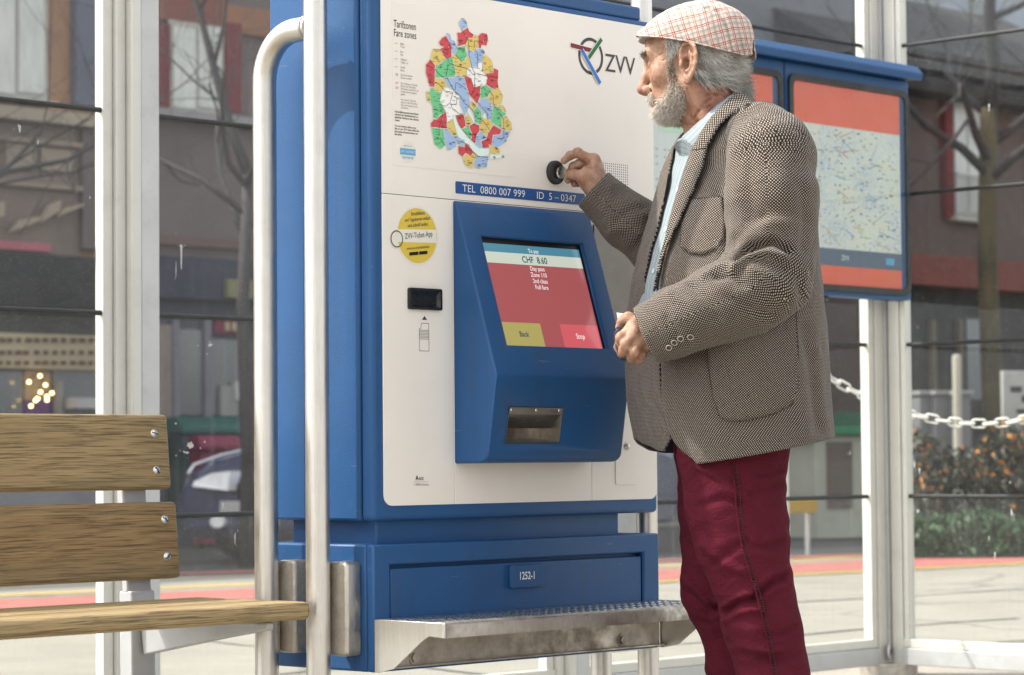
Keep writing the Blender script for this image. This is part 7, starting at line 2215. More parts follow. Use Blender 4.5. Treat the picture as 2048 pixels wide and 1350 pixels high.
def jacket_body():
    nz, nf = 190, 240
    ztop, zbot = zrow(191), zrow(935)
    zs = np.linspace(zbot, ztop, nz)
    # front edges as photo pixels: near edge (his left) and far edge
    near = [(1395, 930), (1372, 912), (1352, 890), (1340, 860), (1331, 820), (1326, 770), (1323, 720), (1320, 650), (1317, 585), (1328, 520), (1344, 450), (1360, 390), (1376, 340), (1396, 300), (1418, 262), (1440, 230), (1462, 200), (1470, 190)]
    nz_, np_ = [], []
    for x, y in near:
        p_, z_ = on_torso(x, y); nz_.append(z_); np_.append(p_)
    o = np.argsort(nz_); nz_, np_ = np.array(nz_)[o], np.array(np_)[o]
    pn = np.interp(zs, nz_, np_)
    for _ in range(4): pn[1:-1] = (pn[:-2] + 2 * pn[1:-1] + pn[2:]) / 4
    farp = [(935, 4), (905, 14), (880, 16), (850, 15), (780, 12), (700, 10), (620, 6), (575, -2), (560, -6), (500, -7), (450, -8), (400, -10), (350, -14), (310, -22), (280, -34), (250, -52), (230, -66), (210, -82), (190, -95)]
    pf = np.interp(zs, zrow(np.array([q[0] for q in farp], float))[::1], R(1) * np.array([q[1] for q in farp], float)) if False else None
    zz = zrow(np.array([q[0] for q in farp], float)); o = np.argsort(zz)
    pf = np.interp(zs, zz[o], (np.pi / 180 * np.array([q[1] for q in farp], float))[o]) + 2 * math.pi
    t = np.linspace(0, 1, nf)
    PH = pn[:, None] + (pf - pn)[:, None] * t[None, :]
    Z = np.repeat(zs[:, None], nf, 1)
    # the hem climbs towards the back
    back = np.clip((1 - np.cos(PH)) / 2, 0, 1)
    climb = 0.068 * back ** 0.8 * np.clip((zrow(620) - Z) / (zrow(620) - zbot), 0, 1)
    farup = 0.020 * np.clip((PH - R(200)) / R(120), 0, 1) * np.clip((zrow(700) - Z) / (zrow(700) - zbot), 0, 1)
    # the far front tucks in under the near one below the button
    tuck = -0.012 * np.clip((PH - R(330)) / R(20), 0, 1) * np.clip((zrow(560) - Z) / 0.05, 0, 1)
    # the far front is cut away in a round corner at the hem
    X0 = 1480 + SC * torso(PH.ravel(), Z.ravel())[:, 0].reshape(PH.shape)
    hp = zrow(np.interp(X0, [1255, 1263, 1267, 1276, 1291, 1312, 1345, 1420, 1660], [790, 806, 832, 862, 886, 899, 905, 905, 880]))
    zb = zrow(600)
    Zf = np.where(Z < zb, hp + (Z - zbot) * (zb - hp) / (zb - zbot), Z)
    far_w = np.clip((PH - R(215)) / R(35), 0, 1)
    Z2 = (Z + climb + farup) * (1 - far_w) + Zf * far_w
    V = torso(PH.ravel(), Z2.ravel(), tuck.ravel())
    F = np.array([(i * nf + j, i * nf + j + 1, (i + 1) * nf + j + 1, (i + 1) * nf + j) for i in range(nz - 1) for j in range(nf - 1)])
    # spare the corner of the near front hem: it is rounded by the edge itself
    Nn = vnormals(V, F)
    c = V.mean(0)
    if ((V - c) * Nn).sum(1).mean() < 0: F = F[:, ::-1]; Nn = -Nn
    low = np.clip((zrow(480) - V[:, 2]) / 0.25, 0, 1)
    V = V + Nn * (0.0045 * vnoise(V * np.array([1, 1, 0.45]), 9, 11) * (0.4 + low) + 0.0018 * vnoise(V, 24, 12))[:, None]
    V = folds(V, Nn, [
        ([(1425, 330), (1436, 400), (1462, 500)], 16, -0.006), ([(1405, 420), (1440, 520), (1470, 600)], 22, 0.005),
        ([(1600, 660), (1618, 740), (1632, 850)], 16, -0.009), ([(1580, 640), (1590, 740), (1600, 860)], 20, 0.006), ([(1628, 700), (1640, 800), (1648, 850)], 9, 0.005),
        ([(1400, 700), (1398, 800), (1410, 900)], 30, 0.003), ([(1335, 610), (1380, 690), (1420, 720)], 18, -0.007),
        ([(1475, 215), (1500, 240), (1520, 262)], 10, 0.004)], -0.14)
    ring = np.hypot(V[:, 0] - c[0], V[:, 1])
    G = V.reshape(nz, nf, 3); cum = np.concatenate([np.zeros((nz, 1)), np.cumsum(np.linalg.norm(np.diff(G, axis=1), axis=2), axis=1)], 1)
    arc = (cum - cum[:, nf // 2:nf // 2 + 1]).ravel()
    uv = np.stack([arc, V[:, 2]], 1)
    o = np_mesh('jacket', V, F, [TWEED, LINING], man, uv=uv)
    sm = o.modifiers.new('cloth', 'SOLIDIFY'); sm.thickness = 0.004; sm.offset = -1; sm.material_offset = 1; sm.material_offset_rim = 0
    return o

JK = jacket_body()
SEAM = pbr('dark_seam', (0.045, 0.035, 0.026), rough=0.95)

def surf_patch(name, outline, off, mat, parent, rings=(0.0, 0.3, 0.6, 0.85, 0.955, 1.0), edge=0.0, uvrot=0.0, mid=None):
    """a piece of cloth laid on the jacket: outline in photo pixels on the near flank"""
    pts = []
    n = len(outline)
    dens = []
    for i in range(n):                                             # denser outline
        a, b = np.array(outline[i], float), np.array(outline[(i + 1) % n], float)
        k = max(1, int(np.linalg.norm(b - a) / 9))
        for j in range(k): dens.append(a + (b - a) * j / k)
    dens = np.array(dens); c = np.array(mid) if mid is not None else dens.mean(0)
    n = len(dens)
    V, UV = [], []
    for r in rings:
        for d in dens:
            q = c + (d - c) * r
            ph, z = on_torso(*q)
            e = off if r < 0.96 else edge
            bulge = off * 0.6 * (1 - r) if off > 0 else 0
            V.append(torso(np.array(ph), np.array(z), e + bulge)); 
            u, v = (q[0] - 1480) / SC, (911 - q[1]) / SC
            UV.append((u * math.cos(uvrot) - v * math.sin(uvrot), u * math.sin(uvrot) + v * math.cos(uvrot)))
    F = [(k * n + i, (k + 1) * n + i, (k + 1) * n + (i + 1) % n, k * n + (i + 1) % n) for k in range(len(rings) - 1) for i in range(n)]
    V = np.array(V); F = np.array(F)
    Nn = vnormals(V, F)
    if Nn[:, 1].mean() > 0: F = F[:, ::-1]
    o = np_mesh(name, V, F, mat, parent, uv=np.array(UV))
    pts_ = []
    for d in dens:
        q = c + (d - c) * 0.975
        ph, z = on_torso(*q); pts_.append(Vector(torso(np.array(ph), np.array(z), off + 0.0004)))
    MB().tube(pts_, 0.0008, 5, closed=True).build('pocket_seam', SEAM, o, smooth=True)
    return o

def strip_patch(name, inner, outer, off_in, off_out, mat, parent, cols=10, rows=60, thick=0.0035, uvrot=0.0, roll=0.004):
    """a turned-back strip (lapel, collar) between two lines of photo pixels on the near flank"""
    def res(l, n):
        l = np.array(l, float); s = np.r_[0, np.cumsum(np.linalg.norm(np.diff(l, axis=0), axis=1))]; t = np.linspace(0, s[-1], n)
        return np.stack([np.interp(t, s, l[:, 0]), np.interp(t, s, l[:, 1])], 1)
    A, B = res(inner, rows), res(outer, rows)
    V, UV = [], []
    for i in range(rows):
        for j in range(cols):
            w = j / (cols - 1)
            q = A[i] * (1 - w) + B[i] * w
            ph, z = on_torso(*q)
            off = off_in + (off_out - off_in) * w + roll * math.sin(math.pi * min(1, w * 1.5)) * 0.8
            V.append(torso(np.array(ph), np.array(z), off))
            u, v = (q[0] - 1480) / SC, (911 - q[1]) / SC
            UV.append((u * math.cos(uvrot) - v * math.sin(uvrot), u * math.sin(uvrot) + v * math.cos(uvrot)))
    V = np.array(V)
    F = np.array([(i * cols + j, i * cols + j + 1, (i + 1) * cols + j + 1, (i + 1) * cols + j) for i in range(rows - 1) for j in range(cols - 1)])
    Nn = vnormals(V, F)
    if Nn[:, 1].mean() > 0: F = F[:, ::-1]
    o = np_mesh(name, V, F, mat, parent, uv=np.array(UV))
    sm = o.modifiers.new('cloth', 'SOLIDIFY'); sm.thickness = thick; sm.offset = 1
    return o

strip_patch('lapel', [(1390, 300), (1376, 340), (1360, 390), (1344, 450), (1328, 520), (1318, 578)],
            [(1421, 300), (1414, 330), (1400, 372), (1384, 404), (1366, 446), (1340, 500), (1317, 584)], 0.006, 0.011, TWEED, JK, uvrot=0.35)
strip_patch('collar', [(1481, 187), (1462, 199), (1440, 224), (1418, 252), (1390, 303)],
            [(1503, 214), (1484, 220), (1462, 236), (1444, 256), (1422, 298)], 0.008, 0.013, TWEED, JK, uvrot=0.9)
surf_patch('pocket', [(1410, 640), (1500, 628), (1590, 622), (1596, 730), (1594, 790), (1580, 814), (1545, 832), (1500, 843), (1462, 847), (1440, 838), (1426, 800), (1417, 740)], 0.0058, TWEED, JK, edge=-0.003, uvrot=0.06)
surf_patch('pocket', [(1385, 397), (1445, 391), (1452, 440), (1450, 478), (1435, 500), (1408, 510), (1380, 507), (1362, 494), (1366, 446)], 0.0050, TWEED, JK, edge=-0.002, uvrot=0.10)

def spline(pts, rs, n=48):
    p = np.array(pts); s = np.r_[0, np.cumsum(np.linalg.norm(np.diff(p, axis=0), axis=1))]
    t = np.linspace(0, s[-1], n)
    P = np.stack([np.interp(t, s, p[:, k]) for k in range(3)], 1); r = np.interp(t, s, rs)
    for _ in range(10):
        P[1:-1] = (P[:-2] + 2 * P[1:-1] + P[2:]) / 4; r[1:-1] = (r[:-2] + 2 * r[1:-1] + r[2:]) / 4
    return P, r

def sleeve(name, pts, rs, lo, hi, h, cuff_dir, fold_list, dyf, seed, k=0.028, squash=1.0):
    pts = [np.array(p) for p in pts]
    end = pts[-1]; nrm = np.array(cuff_dir, float); nrm /= np.linalg.norm(nrm)
    def fld(P):
        d = sd_chain(P, pts, rs, k)
        inner = sd_cone(P, pts[-2], pts[-1] + nrm * 0.03, rs[-2] - 0.014, rs[-1] - 0.0115)
        cut = (P - end) @ nrm
        deep = (P - (end - nrm * 0.035)) @ nrm
        d = smax(d, cut, 0.003)
        hol = np.maximum(inner, -deep)
        return smax(d, -hol, 0.003)
    V, F = surface_nets(fld, lo, hi, h)
    Nn = vnormals(V, F)
    cl = np.clip(-((V - end) @ nrm) / 0.03, 0, 1)
    V = V + Nn * (cl * (0.0062 * vnoise(V, 13, seed) + 0.0028 * vnoise(V, 30, seed + 1)))[:, None]
    V = folds(V, Nn, fold_list, dyf)
    # cloth coordinates along and round the arm
    best = np.full(len(V), 1e9); U = np.zeros(len(V)); W = np.zeros(len(V)); s0 = 0.0
    seg = []
    fine, fr = spline(pts + [pts[-1] + nrm * 0.05], list(rs) + [rs[-1]])
    for a, b in zip(fine[:-1], fine[1:]): seg.append((a, b, s0)); s0 += np.linalg.norm(b - a)
    ref = np.array([0.15, 1.0, 0.1])
    for (a, b, s_), r0, r1 in zip(seg, fr[:-1], fr[1:]):
        ab = b - a; ln = np.linalg.norm(ab); t = np.clip(((V - a) @ ab) / ln ** 2, 0, 1)
        q = V - a - t[:, None] * ab; dd = np.linalg.norm(q, axis=1) - (r0 + (r1 - r0) * t)
        d_ = ab / ln; e1 = ref - d_ * (ref @ d_); e1 /= np.linalg.norm(e1); e2 = np.cross(d_, e1)
        ang = np.arctan2(q @ e2, q @ e1)
        m = dd < best
        best[m] = dd[m]; W[m] = (s_ + t * ln)[m]; U[m] = ang[m]
    # smooth the length coordinate over the surface so the weave bends instead of jumping
    e0 = np.concatenate([F[:, [0, 1]], F[:, [1, 2]], F[:, [2, 3]], F[:, [3, 0]]])
    for _ in range(14):
        a_ = np.zeros(len(V)); c_ = np.zeros(len(V))
        np.add.at(a_, e0[:, 0], W[e0[:, 1]]); np.add.at(c_, e0[:, 0], 1)
        np.add.at(a_, e0[:, 1], W[e0[:, 0]]); np.add.at(c_, e0[:, 1], 1)
        W = 0.5 * W + 0.5 * a_ / np.maximum(c_, 1)
    per = 2 * math.pi * 0.0755
    uv_period.value = per
    o = np_mesh(name, V, F, TWEED, JK, uv=np.stack([(U + math.pi) * 0.0755, W], 1))
    uv_period.value = None
    return o

LS = [Q(1518, 268, -.150), Q(1540, 312, -.188), Q(1542, 400, -.212), Q(1545, 490, -.225), Q(1540, 556, -.235), Q(1500, 586, -.246), Q(1440, 607, -.252), Q(1370, 636, -.248), Q(1292, 672, -.222)]
LSR = [0.066, 0.084, 0.086, 0.083, 0.080, 0.076, 0.069, 0.065, 0.061]
SLV = sleeve('sleeve', LS, LSR, Q(1225, 760, -.36), Q(1660, 170, -.04), 0.0052, LS[-1] - Q(1360, 640, -.235), [
    ([(1470, 520), (1500, 498), (1540, 488), (1575, 506)], 7.6, -0.0234), ([(1462, 545), (1490, 520), (1530, 508), (1560, 520)], 7.6, 0.0143),
    ([(1452, 500), (1475, 470), (1520, 440)], 10.2, -0.0078), ([(1470, 470), (1510, 450), (1570, 452)], 11.9, 0.0065),
    ([(1430, 560), (1452, 556), (1480, 575)], 6.8, -0.0078), ([(1405, 556), (1440, 536), (1462, 532)], 6.8, 0.0078), ([(1380, 575), (1400, 600), (1430, 640)], 9.3, -0.0078),
    ([(1340, 590), (1370, 612), (1400, 650)], 8.5, 0.0065), ([(1560, 540), (1590, 556), (1600, 590)], 10.2, -0.0065), ([(1500, 545), (1545, 560), (1580, 600)], 11.0, 0.0065), ([(1450, 600), (1500, 625), (1540, 632)], 9.3, -0.0065),
    ([(1330, 640), (1350, 665), (1350, 690)], 8.5, -0.0052), ([(1600, 380), (1606, 440), (1600, 500)], 11.0, -0.0052), ([(1500, 300), (1494, 380), (1500, 440)], 15.3, -0.0052)], -0.25, 31)
RS = [Q(1450, 300, .150), Q(1425, 340, .190), Q(1395, 430, .200), Q(1358, 506, .200), Q(1318, 505, .200), Q(1262, 447, .200), Q(1186, 377, .198)]
RSR = [0.060, 0.074, 0.066, 0.060, 0.058, 0.054, 0.049]
sleeve('sleeve', RS, RSR, Q(1140, 600, .08), Q(1500, 215, .30), 0.0052, RS[-1] - RS[-2], [
    ([(1235, 440), (1262, 420), (1290, 415)], 9, -0.006), ([(1222, 465), (1250, 455), (1285, 470)], 9, 0.005), ([(1270, 500), (1290, 470), (1300, 440)], 9, -0.006), ([(1205, 420), (1215, 400), (1222, 372)], 9, 0.003)], 0.15, 41)

# cuff buttons on the near sleeve
HORN, RIMB = pbr('horn_button', (0.045, 0.030, 0.022), rough=0.3), pbr('pale_button_rim', (0.44, 0.38, 0.31), rough=0.35)
sd_v = np.array([v.co for v in SLV.data.vertices])
for x, y in ((1337.5, 695), (1348, 685), (1360, 677.5), (1379.5, 674.5)):
    c = Q(x, y, -0.29)
    near = sd_v[np.hypot(sd_v[:, 0] - c[0], sd_v[:, 2] - c[2]) < 0.006]
    ym = near[:, 1].min() if len(near) else -0.28
    n_ = Vector((-0.15, -0.85, -0.5)).normalized()
    p_ = Vector((c[0], ym - 0.0015, c[2]))
    b = MB().disc(p_, n_, 0.0056, 18, h=0.0022).build('button', HORN, SLV)
    s_ = n_.orthogonal().normalized(); u_ = n_.cross(s_)
    MB().tube([p_ + n_ * 0.0024 + (s_ * math.cos(a) + u_ * math.sin(a)) * 0.0056 for a in [2 * math.pi * i / 20 for i in range(20)]], 0.0007, 6, closed=True).build('button_rim', RIMB, SLV, smooth=True)

# ---- shirt: front inside the jacket, collar leaves, placket
def shirt_mat():
    m, t, p = nt('striped_shirt')
    tc = N(t, 'ShaderNodeUVMap')
    sp = N(t, 'ShaderNodeSeparateXYZ'); L(t, tc.outputs[0], sp.inputs[0])
    q = math_node(t, 'FRACT', math_node(t, 'MULTIPLY', sp.outputs[0], 1 / 0.0115))
    l1 = math_node(t, 'LESS_THAN', math_node(t, 'ABSOLUTE', math_node(t, 'SUBTRACT', q, 0.5)), 0.06)
    q2 = math_node(t, 'FRACT', math_node(t, 'MULTIPLY_ADD', sp.outputs[0], 1 / 0.0115, 0.32))
    l2 = math_node(t, 'LESS_THAN', math_node(t, 'ABSOLUTE', math_node(t, 'SUBTRACT', q2, 0.5)), 0.13)
    c = mixc(t, math_node(t, 'MULTIPLY', l2, 0.45), (0.27, 0.315, 0.33), (0.18, 0.235, 0.28))
    c = mixc(t, math_node(t, 'MULTIPLY', l1, 0.8), c, (0.10, 0.13, 0.17))
    L(t, c, p.inputs['Base Color']); p.inputs['Roughness'].default_value = 0.8; p.inputs['Specular IOR Level'].default_value = 0.2
    n2 = N(t, 'ShaderNodeTexNoise', Scale=60.0, Detail=3.0); L(t, tc.outputs[0], n2.inputs['Vector'])
    b = N(t, 'ShaderNodeBump', Strength=0.25, Distance=0.003); L(t, n2.outputs[0], b.inputs['Height']); L(t, b.outputs[0], p.inputs['Normal'])
    return m
SHIRT = shirt_mat()
def shirt():
    nz, nf = 70, 60
    zs = np.linspace(zrow(700), zrow(215), nz)
    V, UV = [], []
    for z in zs:
        up_ = np.clip((z - zrow(420)) / (zrow(215) - zrow(420)), 0, 1)
        a0, a1 = R(-50 - 40 * up_), R(70 + 30 * up_)
        for t in np.linspace(0, 1, nf):
            ph = a0 + (a1 - a0) * t
            V.append(torso(np.array(ph), np.array(z), -0.008 - 0.004 * abs(t - .45))); UV.append((ph * 0.17, z))
    V = np.array(V); F = np.array([(i * nf + j, i * nf + j + 1, (i + 1) * nf + j + 1, (i + 1) * nf + j) for i in range(nz - 1) for j in range(nf - 1)])
    Nn = vnormals(V, F)
    if Nn[:, 0].mean() > 0: F = F[:, ::-1]; Nn = -Nn
    V = V + Nn * (0.003 * vnoise(V, 26, 8))[:, None]
    o = np_mesh('shirt', V, F, SHIRT, man, uv=np.array(UV))
    # placket: a narrow doubled strip down the front, and its buttons
    pv, pu, k = [], [], 40
    for i, z in enumerate(np.linspace(zrow(600), zrow(318), k)):
        for j, ph in enumerate((R(-4), R(0), R(5), R(9))):
            pv.append(torso(np.array(ph), np.array(z), -0.0035)); pu.append((ph * 0.17, z))
    pf = np.array([(i * 4 + j, i * 4 + j + 1, (i + 1) * 4 + j + 1, (i + 1) * 4 + j) for i in range(k - 1) for j in range(3)])
    pl = np_mesh('placket', np.array(pv), pf, SHIRT, o, uv=np.array(pu))
    PB_ = pbr('shirt_button', (0.55, 0.58, 0.60), rough=0.2)
    for y in (382, 462, 545):
        p_ = Vector(torso(np.array(R(3)), np.array(zrow(y)), -0.003)); n_ = Vector((FJ[0], FJ[1], 0.1))
        MB().disc(p_, n_, 0.0052, 16, h=0.0022).build('button', PB_, pl)
    # collar: near leaf falls over, far leaf seen from its shaded end
    def leaf(name, top, bot, dyt, dyb, uvr, puff=0.0096):
        def res(l, n):
            l = np.array(l, float); s = np.r_[0, np.cumsum(np.linalg.norm(np.diff(l[:, :2], axis=0), axis=1))]; tt = np.linspace(0, s[-1], n)
            return np.stack([np.interp(tt, s, l[:, c_]) for c_ in range(l.shape[1])], 1)
        A = res([(*p, d) for p, d in zip(top, dyt)], 50); B = res([(*p, d) for p, d in zip(bot, dyb)], 50)
        V, UV = [], []
        for i in range(50):
            for j in range(9):
                w = j / 8; q = A[i] * (1 - w) + B[i] * w
                p3 = Q(q[0], q[1], q[2] - puff * math.sin(math.pi * w * 0.9))
                V.append(p3); UV.append((w * 0.045 + uvr, i * 0.004))
        F = np.array([(i * 9 + j, i * 9 + j + 1, (i + 1) * 9 + j + 1, (i + 1) * 9 + j) for i in range(49) for j in range(8)])
        V = np.array(V); Nn = vnormals(V, F)
        if Nn[:, 1].mean() > 0: F = F[:, ::-1]
        c_ = np_mesh(name, V, F, SHIRT, o, uv=np.array(UV))
        sm = c_.modifiers.new('cloth', 'SOLIDIFY'); sm.thickness = 0.0025; sm.offset = 1
        return c_
    leaf('shirt_collar', [(1365, 275), (1382, 260), (1408, 236), (1434, 212), (1458, 194), (1478, 183), (1492, 184)], [(1389, 297), (1400, 286), (1416, 266), (1440, 240), (1462, 215), (1484, 200), (1496, 196)],
         [-.030, -.048, -.066, -.074, -.070, -.050, 0.0], [-.068, -.080, -.095, -.098, -.090, -.068, -.01], 0.0)
    leaf('shirt_collar', [(1347, 290), (1355, 279), (1366, 274), (1376, 282), (1388, 298)], [(1358, 305), (1362, 312), (1368, 318), (1376, 316), (1384, 312)],
         [-.005, -.022, -.040, -.050, -.062], [.020, .010, -.005, -.020, -.040], 0.02, 0.001)
    # collar stand closing round the neck
    ring = [Q(x, y, d) for x, y, d in ((1366, 280, -.03), (1385, 270, -.058), (1415, 246, -.070), (1445, 222, -.066), (1475, 200, -.040), (1490, 193, .01), (1480, 200, .06), (1440, 225, .085), (1395, 250, .07), (1360, 275, .03))]
    MB().tube([Vector(q) + Vector((0.012, 0.012, -0.016)) for q in ring], 0.010, 8, closed=True).build('collar_stand', SHIRT, o, smooth=True)
shirt()

# ---- trousers
def trouser_mat():
    m, t, p = nt('burgundy_cotton')
    tc = N(t, 'ShaderNodeTexCoord')
    n1 = N(t, 'ShaderNodeTexNoise', Scale=6.0, Detail=6.0, Roughness=0.65); L(t, tc.outputs['Object'], n1.inputs['Vector'])
    c = ramp(t, n1.outputs[0], [(0.3, (0.060, 0.0068, 0.0145)), (0.7, (0.092, 0.0105, 0.0215))])
    n2 = N(t, 'ShaderNodeTexNoise', Scale=700.0, Detail=2.0); L(t, tc.outputs['Object'], n2.inputs['Vector'])
    c = mixc(t, ramp(t, n2.outputs[0], [(0.45, (0, 0, 0)), (0.8, (0.35,) * 3)]), c, (0.16, 0.035, 0.048))
    L(t, c, p.inputs['Base Color'])
    p.inputs['Roughness'].default_value = 0.95; p.inputs['Specular IOR Level'].default_value = 0.10
    mw = N(t, 'ShaderNodeMapping'); mw.inputs['Scale'].default_value = (1, 1, 2.0); mw.inputs['Rotation'].default_value = (0, 0.35, 0); L(t, tc.outputs['Object'], mw.inputs['Vector'])
    nw = N(t, 'ShaderNodeTexNoise', Scale=15.0, Detail=5.0, Roughness=0.6, Distortion=1.0); L(t, mw.outputs[0], nw.inputs['Vector'])
    b0 = N(t, 'ShaderNodeBump', Strength=0.55, Distance=0.014); L(t, nw.outputs[0], b0.inputs['Height'])
    b = N(t, 'ShaderNodeBump', Strength=0.3, Distance=0.001); L(t, n2.outputs[0], b.inputs['Height']); L(t, b0.outputs[0], b.inputs['Normal']); L(t, b.outputs[0], p.inputs['Normal'])
    return m
BURG = trouser_mat()
def trousers():
    nl = [(1466, 800, -.085, .100), (1465, 900, -.092, .1030), (1471, 1000, -.098, .0975), (1483, 1080, -.102, .0880), (1500, 1150, -.106, .0740), (1512, 1190, -.108, .0700), (1522, 1250, -.108, .0720), (1546, 1350, -.106, .0680), (1580, 1520, -.100, .062), (1604, 1640, -.10, .060)]
    fl = [(1446, 800, .075, .092), (1447, 900, .082, .0970), (1450, 1000, .090, .0910), (1449, 1100, .096, .0830), (1446, 1180, .100, .0790), (1464, 1235, .102, .0690), (1486, 1330, .104, .0690), (1510, 1500, .104, .062), (1532, 1610, .104, .060)]
    def fld(P):
        a = sd_chain(P, [Q(x, y, d) for x, y, d, r in nl], [r for *_, r in nl], 0.03)
        b = sd_chain(P, [Q(x, y, d) for x, y, d, r in fl], [r for *_, r in fl], 0.03)
        d = smin(a, b, 0.012)
        d = smin(d, sd_ell(P, Q(1480, 850, 0.0), (0.118, 0.165, 0.10)), 0.03)
        return np.maximum(np.maximum(d, 0.085 - P[..., 2]), P[..., 2] - zrow(790))
    V, F = surface_nets(fld, (-0.20, -0.22, 0.07), (0.24, 0.22, 0.95), 0.0050)
    Nn = vnormals(V, F)
    V = V + Nn * (0.0042 * vnoise(V * np.array([1, 1, 1.2]), 12, 51) + 0.0024 * vnoise(V * np.array([1, 1, 1.6]), 30, 52))[:, None]
    V = folds(V, Nn, [
        ([(1570, 1152), (1545, 1160), (1515, 1186), (1505, 1196)], 5.4, -0.0121), ([(1572, 1140), (1540, 1146), (1505, 1172)], 5.4, 0.0095), ([(1578, 1168), (1545, 1178), (1520, 1195)], 6.1, 0.0081),
        ([(1446, 1228), (1470, 1205), (1500, 1196)], 5.4, -0.0121), ([(1450, 1212), (1475, 1192), (1500, 1184)], 6.1, 0.0081), ([(1452, 1242), (1480, 1222), (1515, 1216)], 6.1, 0.0095),
        ([(1570, 960), (1540, 975), (1500, 990)], 6.8, -0.0068), ([(1568, 945), (1535, 958), (1500, 962)], 7.5, 0.0068), ([(1565, 1085), (1535, 1098), (1500, 1090)], 6.8, -0.0068), ([(1566, 1068), (1530, 1078)], 6.8, 0.0068),
        ([(1400, 1010), (1440, 996), (1475, 1006)], 7.5, -0.0054), ([(1392, 930), (1430, 950), (1468, 985)], 8.8, 0.0068), ([(1425, 1130), (1460, 1100), (1490, 1080)], 8.2, -0.0068), ([(1410, 1090), (1440, 1120), (1480, 1140)], 8.8, 0.0068),
        ([(1590, 1255), (1560, 1270), (1530, 1268)], 6.8, -0.0054), ([(1598, 1310), (1560, 1322), (1520, 1318)], 7.5, -0.0054), ([(1480, 1290), (1520, 1300), (1560, 1298)], 8.2, 0.0054),
        ([(1372, 1190), (1400, 1205), (1430, 1238)], 6.1, -0.0081), ([(1372, 1165), (1405, 1185), (1430, 1215)], 6.1, 0.0068), ([(1405, 1255), (1430, 1262), (1455, 1290)], 6.1, -0.0068), ([(1368, 1020), (1390, 1050), (1405, 1090)], 6.8, 0.0054)], -0.15)
    o = np_mesh('trousers', V, F, BURG, man)
    # outer side seam of the near leg: a raised double-stitched ridge
    line = [(1462, 925), (1468, 970), (1474, 1030), (1482, 1085), (1497, 1140), (1513, 1190), (1526, 1240), (1536, 1290), (1546, 1345), (1556, 1400)]
    def seam(name, dx, r, mat):
        pts = []
        ln = np.array(line, float); s = np.r_[0, np.cumsum(np.linalg.norm(np.diff(ln, axis=0), axis=1))]
        for t in np.linspace(0, s[-1], 80):
            x, y = np.interp(t, s, ln[:, 0]) + dx, np.interp(t, s, ln[:, 1])
            c = Q(x, y, -0.19)
            d = np.hypot(V[:, 0] - c[0], V[:, 2] - c[2]); i = np.flatnonzero((d < 0.010) & (V[:, 1] < 0))
            yv = V[i, 1].min() if len(i) else -0.19
            pts.append(Vector((c[0], yv + 0.0008, c[2])))
        for _ in range(2):
            pts = [pts[0]] + [(pts[k - 1] + pts[k] * 2 + pts[k + 1]) / 4 for k in range(1, len(pts) - 1)] + [pts[-1]]
        return MB().tube(pts, r, 6).build(name, mat, o, smooth=True)
    seam('side_seam', 0, 0.0022, BURG)
    ST0 = pbr('seam_pucker', (0.058, 0.007, 0.015), rough=0.95)
    ST = pbr('dark_stitching', (0.066, 0.008, 0.018), rough=0.9)
    seam('stitching', 8.5, 0.0009, ST)
    pk_, gq = MB(), np.random.default_rng(9)                         # puckers across the felled seam
    ln = np.array(line, float); s_ = np.r_[0, np.cumsum(np.linalg.norm(np.diff(ln, axis=0), axis=1))]
    for t in np.arange(2, s_[-1], 5.2):
        q3 = []
        for dx, dyy in ((1.5, 0), (4.5, 1.0), (8.0, 2.2)):
            x, y = np.interp(t, s_, ln[:, 0]) + dx, np.interp(t, s_, ln[:, 1]) + dyy + gq.normal(0, 0.5)
            c = Q(x, y, -0.19); d = np.hypot(V[:, 0] - c[0], V[:, 2] - c[2]); i = np.flatnonzero((d < 0.008) & (V[:, 1] < 0))
            q3.append(Vector((c[0], (V[i, 1].min() if len(i) else -0.19) - 0.0002, c[2])))
        pk_.tube(q3, float(gq.uniform(0.0007, 0.0015)), 5)
    tag(pk_.build('seam_puckers', ST0, o, smooth=True), kind='stuff')
    # shoes on the ground below the picture
    SH = pbr('brown_leather', (0.09, 0.045, 0.022), rough=0.4)
    def shoe(P0, y):
        def f(P):
            d = sd_chain(P, [np.array([P0 + 0.03, y, 0.055]), np.array([P0 - 0.10, y - 0.02, 0.040]), np.array([P0 - 0.185, y - 0.03, 0.032])], [0.052, 0.046, 0.036], 0.03)
            return np.maximum(d, 0.004 - P[..., 2])
        v, fc = surface_nets(f, (P0 - 0.26, y - 0.12, -0.01), (P0 + 0.12, y + 0.1, 0.13), 0.008)
        return np_mesh('shoe', v, fc, SH, man)
    shoe(Q(1606, 1660, -.10)[0], -0.10); shoe(Q(1534, 1640, .10)[0], 0.104)
trousers()

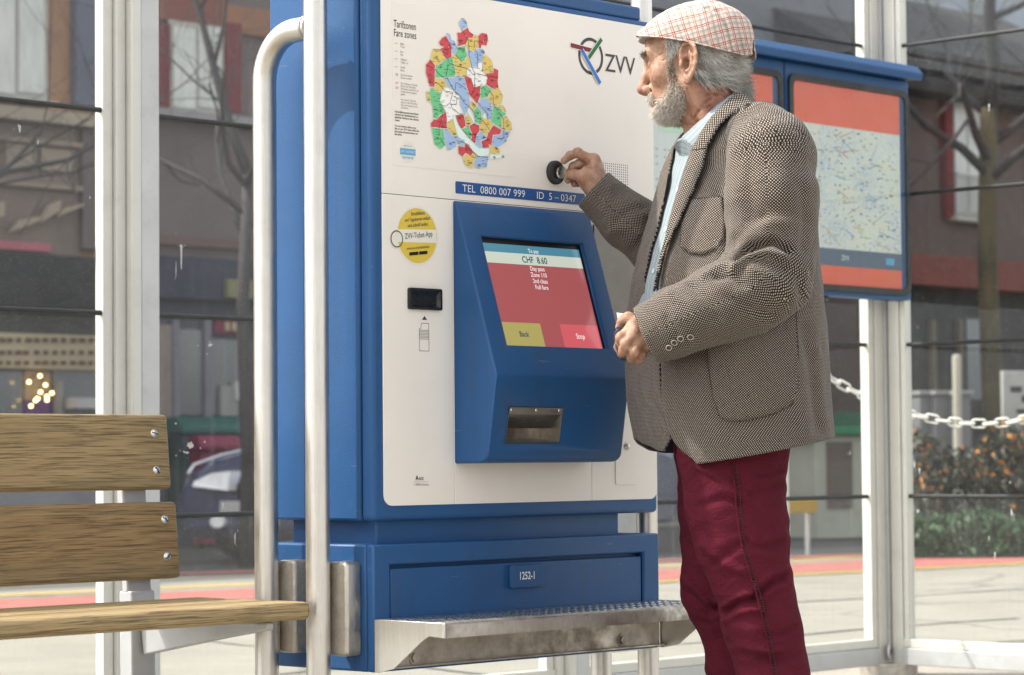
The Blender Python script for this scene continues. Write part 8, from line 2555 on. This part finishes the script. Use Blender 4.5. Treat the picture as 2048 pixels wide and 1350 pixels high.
# ------------------------------------------------------------------ what he holds
fig_mat = Matrix.Translation(FIG) @ Matrix.Rotation(math.atan2(RT0.y, RT0.x), 4, 'Z')
def held(name, label, cat, mb, mat, **k):
    o = mb.build(name, mat, None, **k)
    o.matrix_world = fig_mat
    return tag(o, label, cat)
cw = Vector((0.5335, -0.0245, 1.4060))
coin = thing('coin', 'silver coin pinched between thumb and finger at the black coin inlet', 'coin', cw)
cm = MB().disc((-0.0011, 0, 0), (1, 0, 0), 0.0136, 40, h=0.0022).build('coin_disc', steel_mat('coin_silver', (0.66, 0.63, 0.56), 0.28, (1, 1, 1), 0.15), coin, bevel=0.0004)
MB().tube([(0.00115, 0.0122 * math.cos(a), 0.0122 * math.sin(a)) for a in [2 * math.pi * i / 40 for i in range(40)]], 0.0005, 5, closed=True).build('coin_rim', STEEL, coin, smooth=True)
MB().prism([(0.0036, -0.006), (0.0046, 0.0), (0.001, 0.007), (-0.004, 0.004), (-0.0035, -0.005)], 'x', 0.0010, 0.0016).build('coin_relief', STEEL, coin)
NAVY_L = pbr('navy_leather', (0.016, 0.022, 0.042), rough=0.45, bump=0.3, bscale=300)
wl = MB()
pts = [(1249, 660), (1236, 658), (1228.5, 664), (1229, 690), (1234, 710), (1246, 720), (1262, 720)]
poly = [Q(x, y, -.19)[[0, 2]] for x, y in pts + [(1266, 700), (1264, 668)]]
wl.prism([tuple(p) for p in poly], 'y', -.219, -.150)
wl.prism([tuple(Q(x, y, -.2)[[0, 2]]) for x, y in ((1232, 657), (1248, 659), (1247, 655.5), (1233, 653.5))], 'y', -.214, -.196)
held('wallet', 'folded navy leather wallet gripped in his lowered hand', 'wallet', wl, NAVY_L, bevel=0.0015)
pp = MB()
pp.add([Q(1233, 625, -.175), Q(1262, 629, -.185), Q(1262, 668, -.185), Q(1240, 668, -.175)] + [Q(1233, 625, -.173), Q(1262, 629, -.183), Q(1262, 668, -.183), Q(1240, 668, -.173)],
       [(0, 1, 2, 3), (7, 6, 5, 4), (0, 4, 5, 1), (1, 5, 6, 2), (2, 6, 7, 3), (3, 7, 4, 0)])
held('paper_slip', 'white paper slip sticking up behind the wallet in his hand', 'paper', pp, flat('white_paper', (0.74, 0.73, 0.70), 0.7))
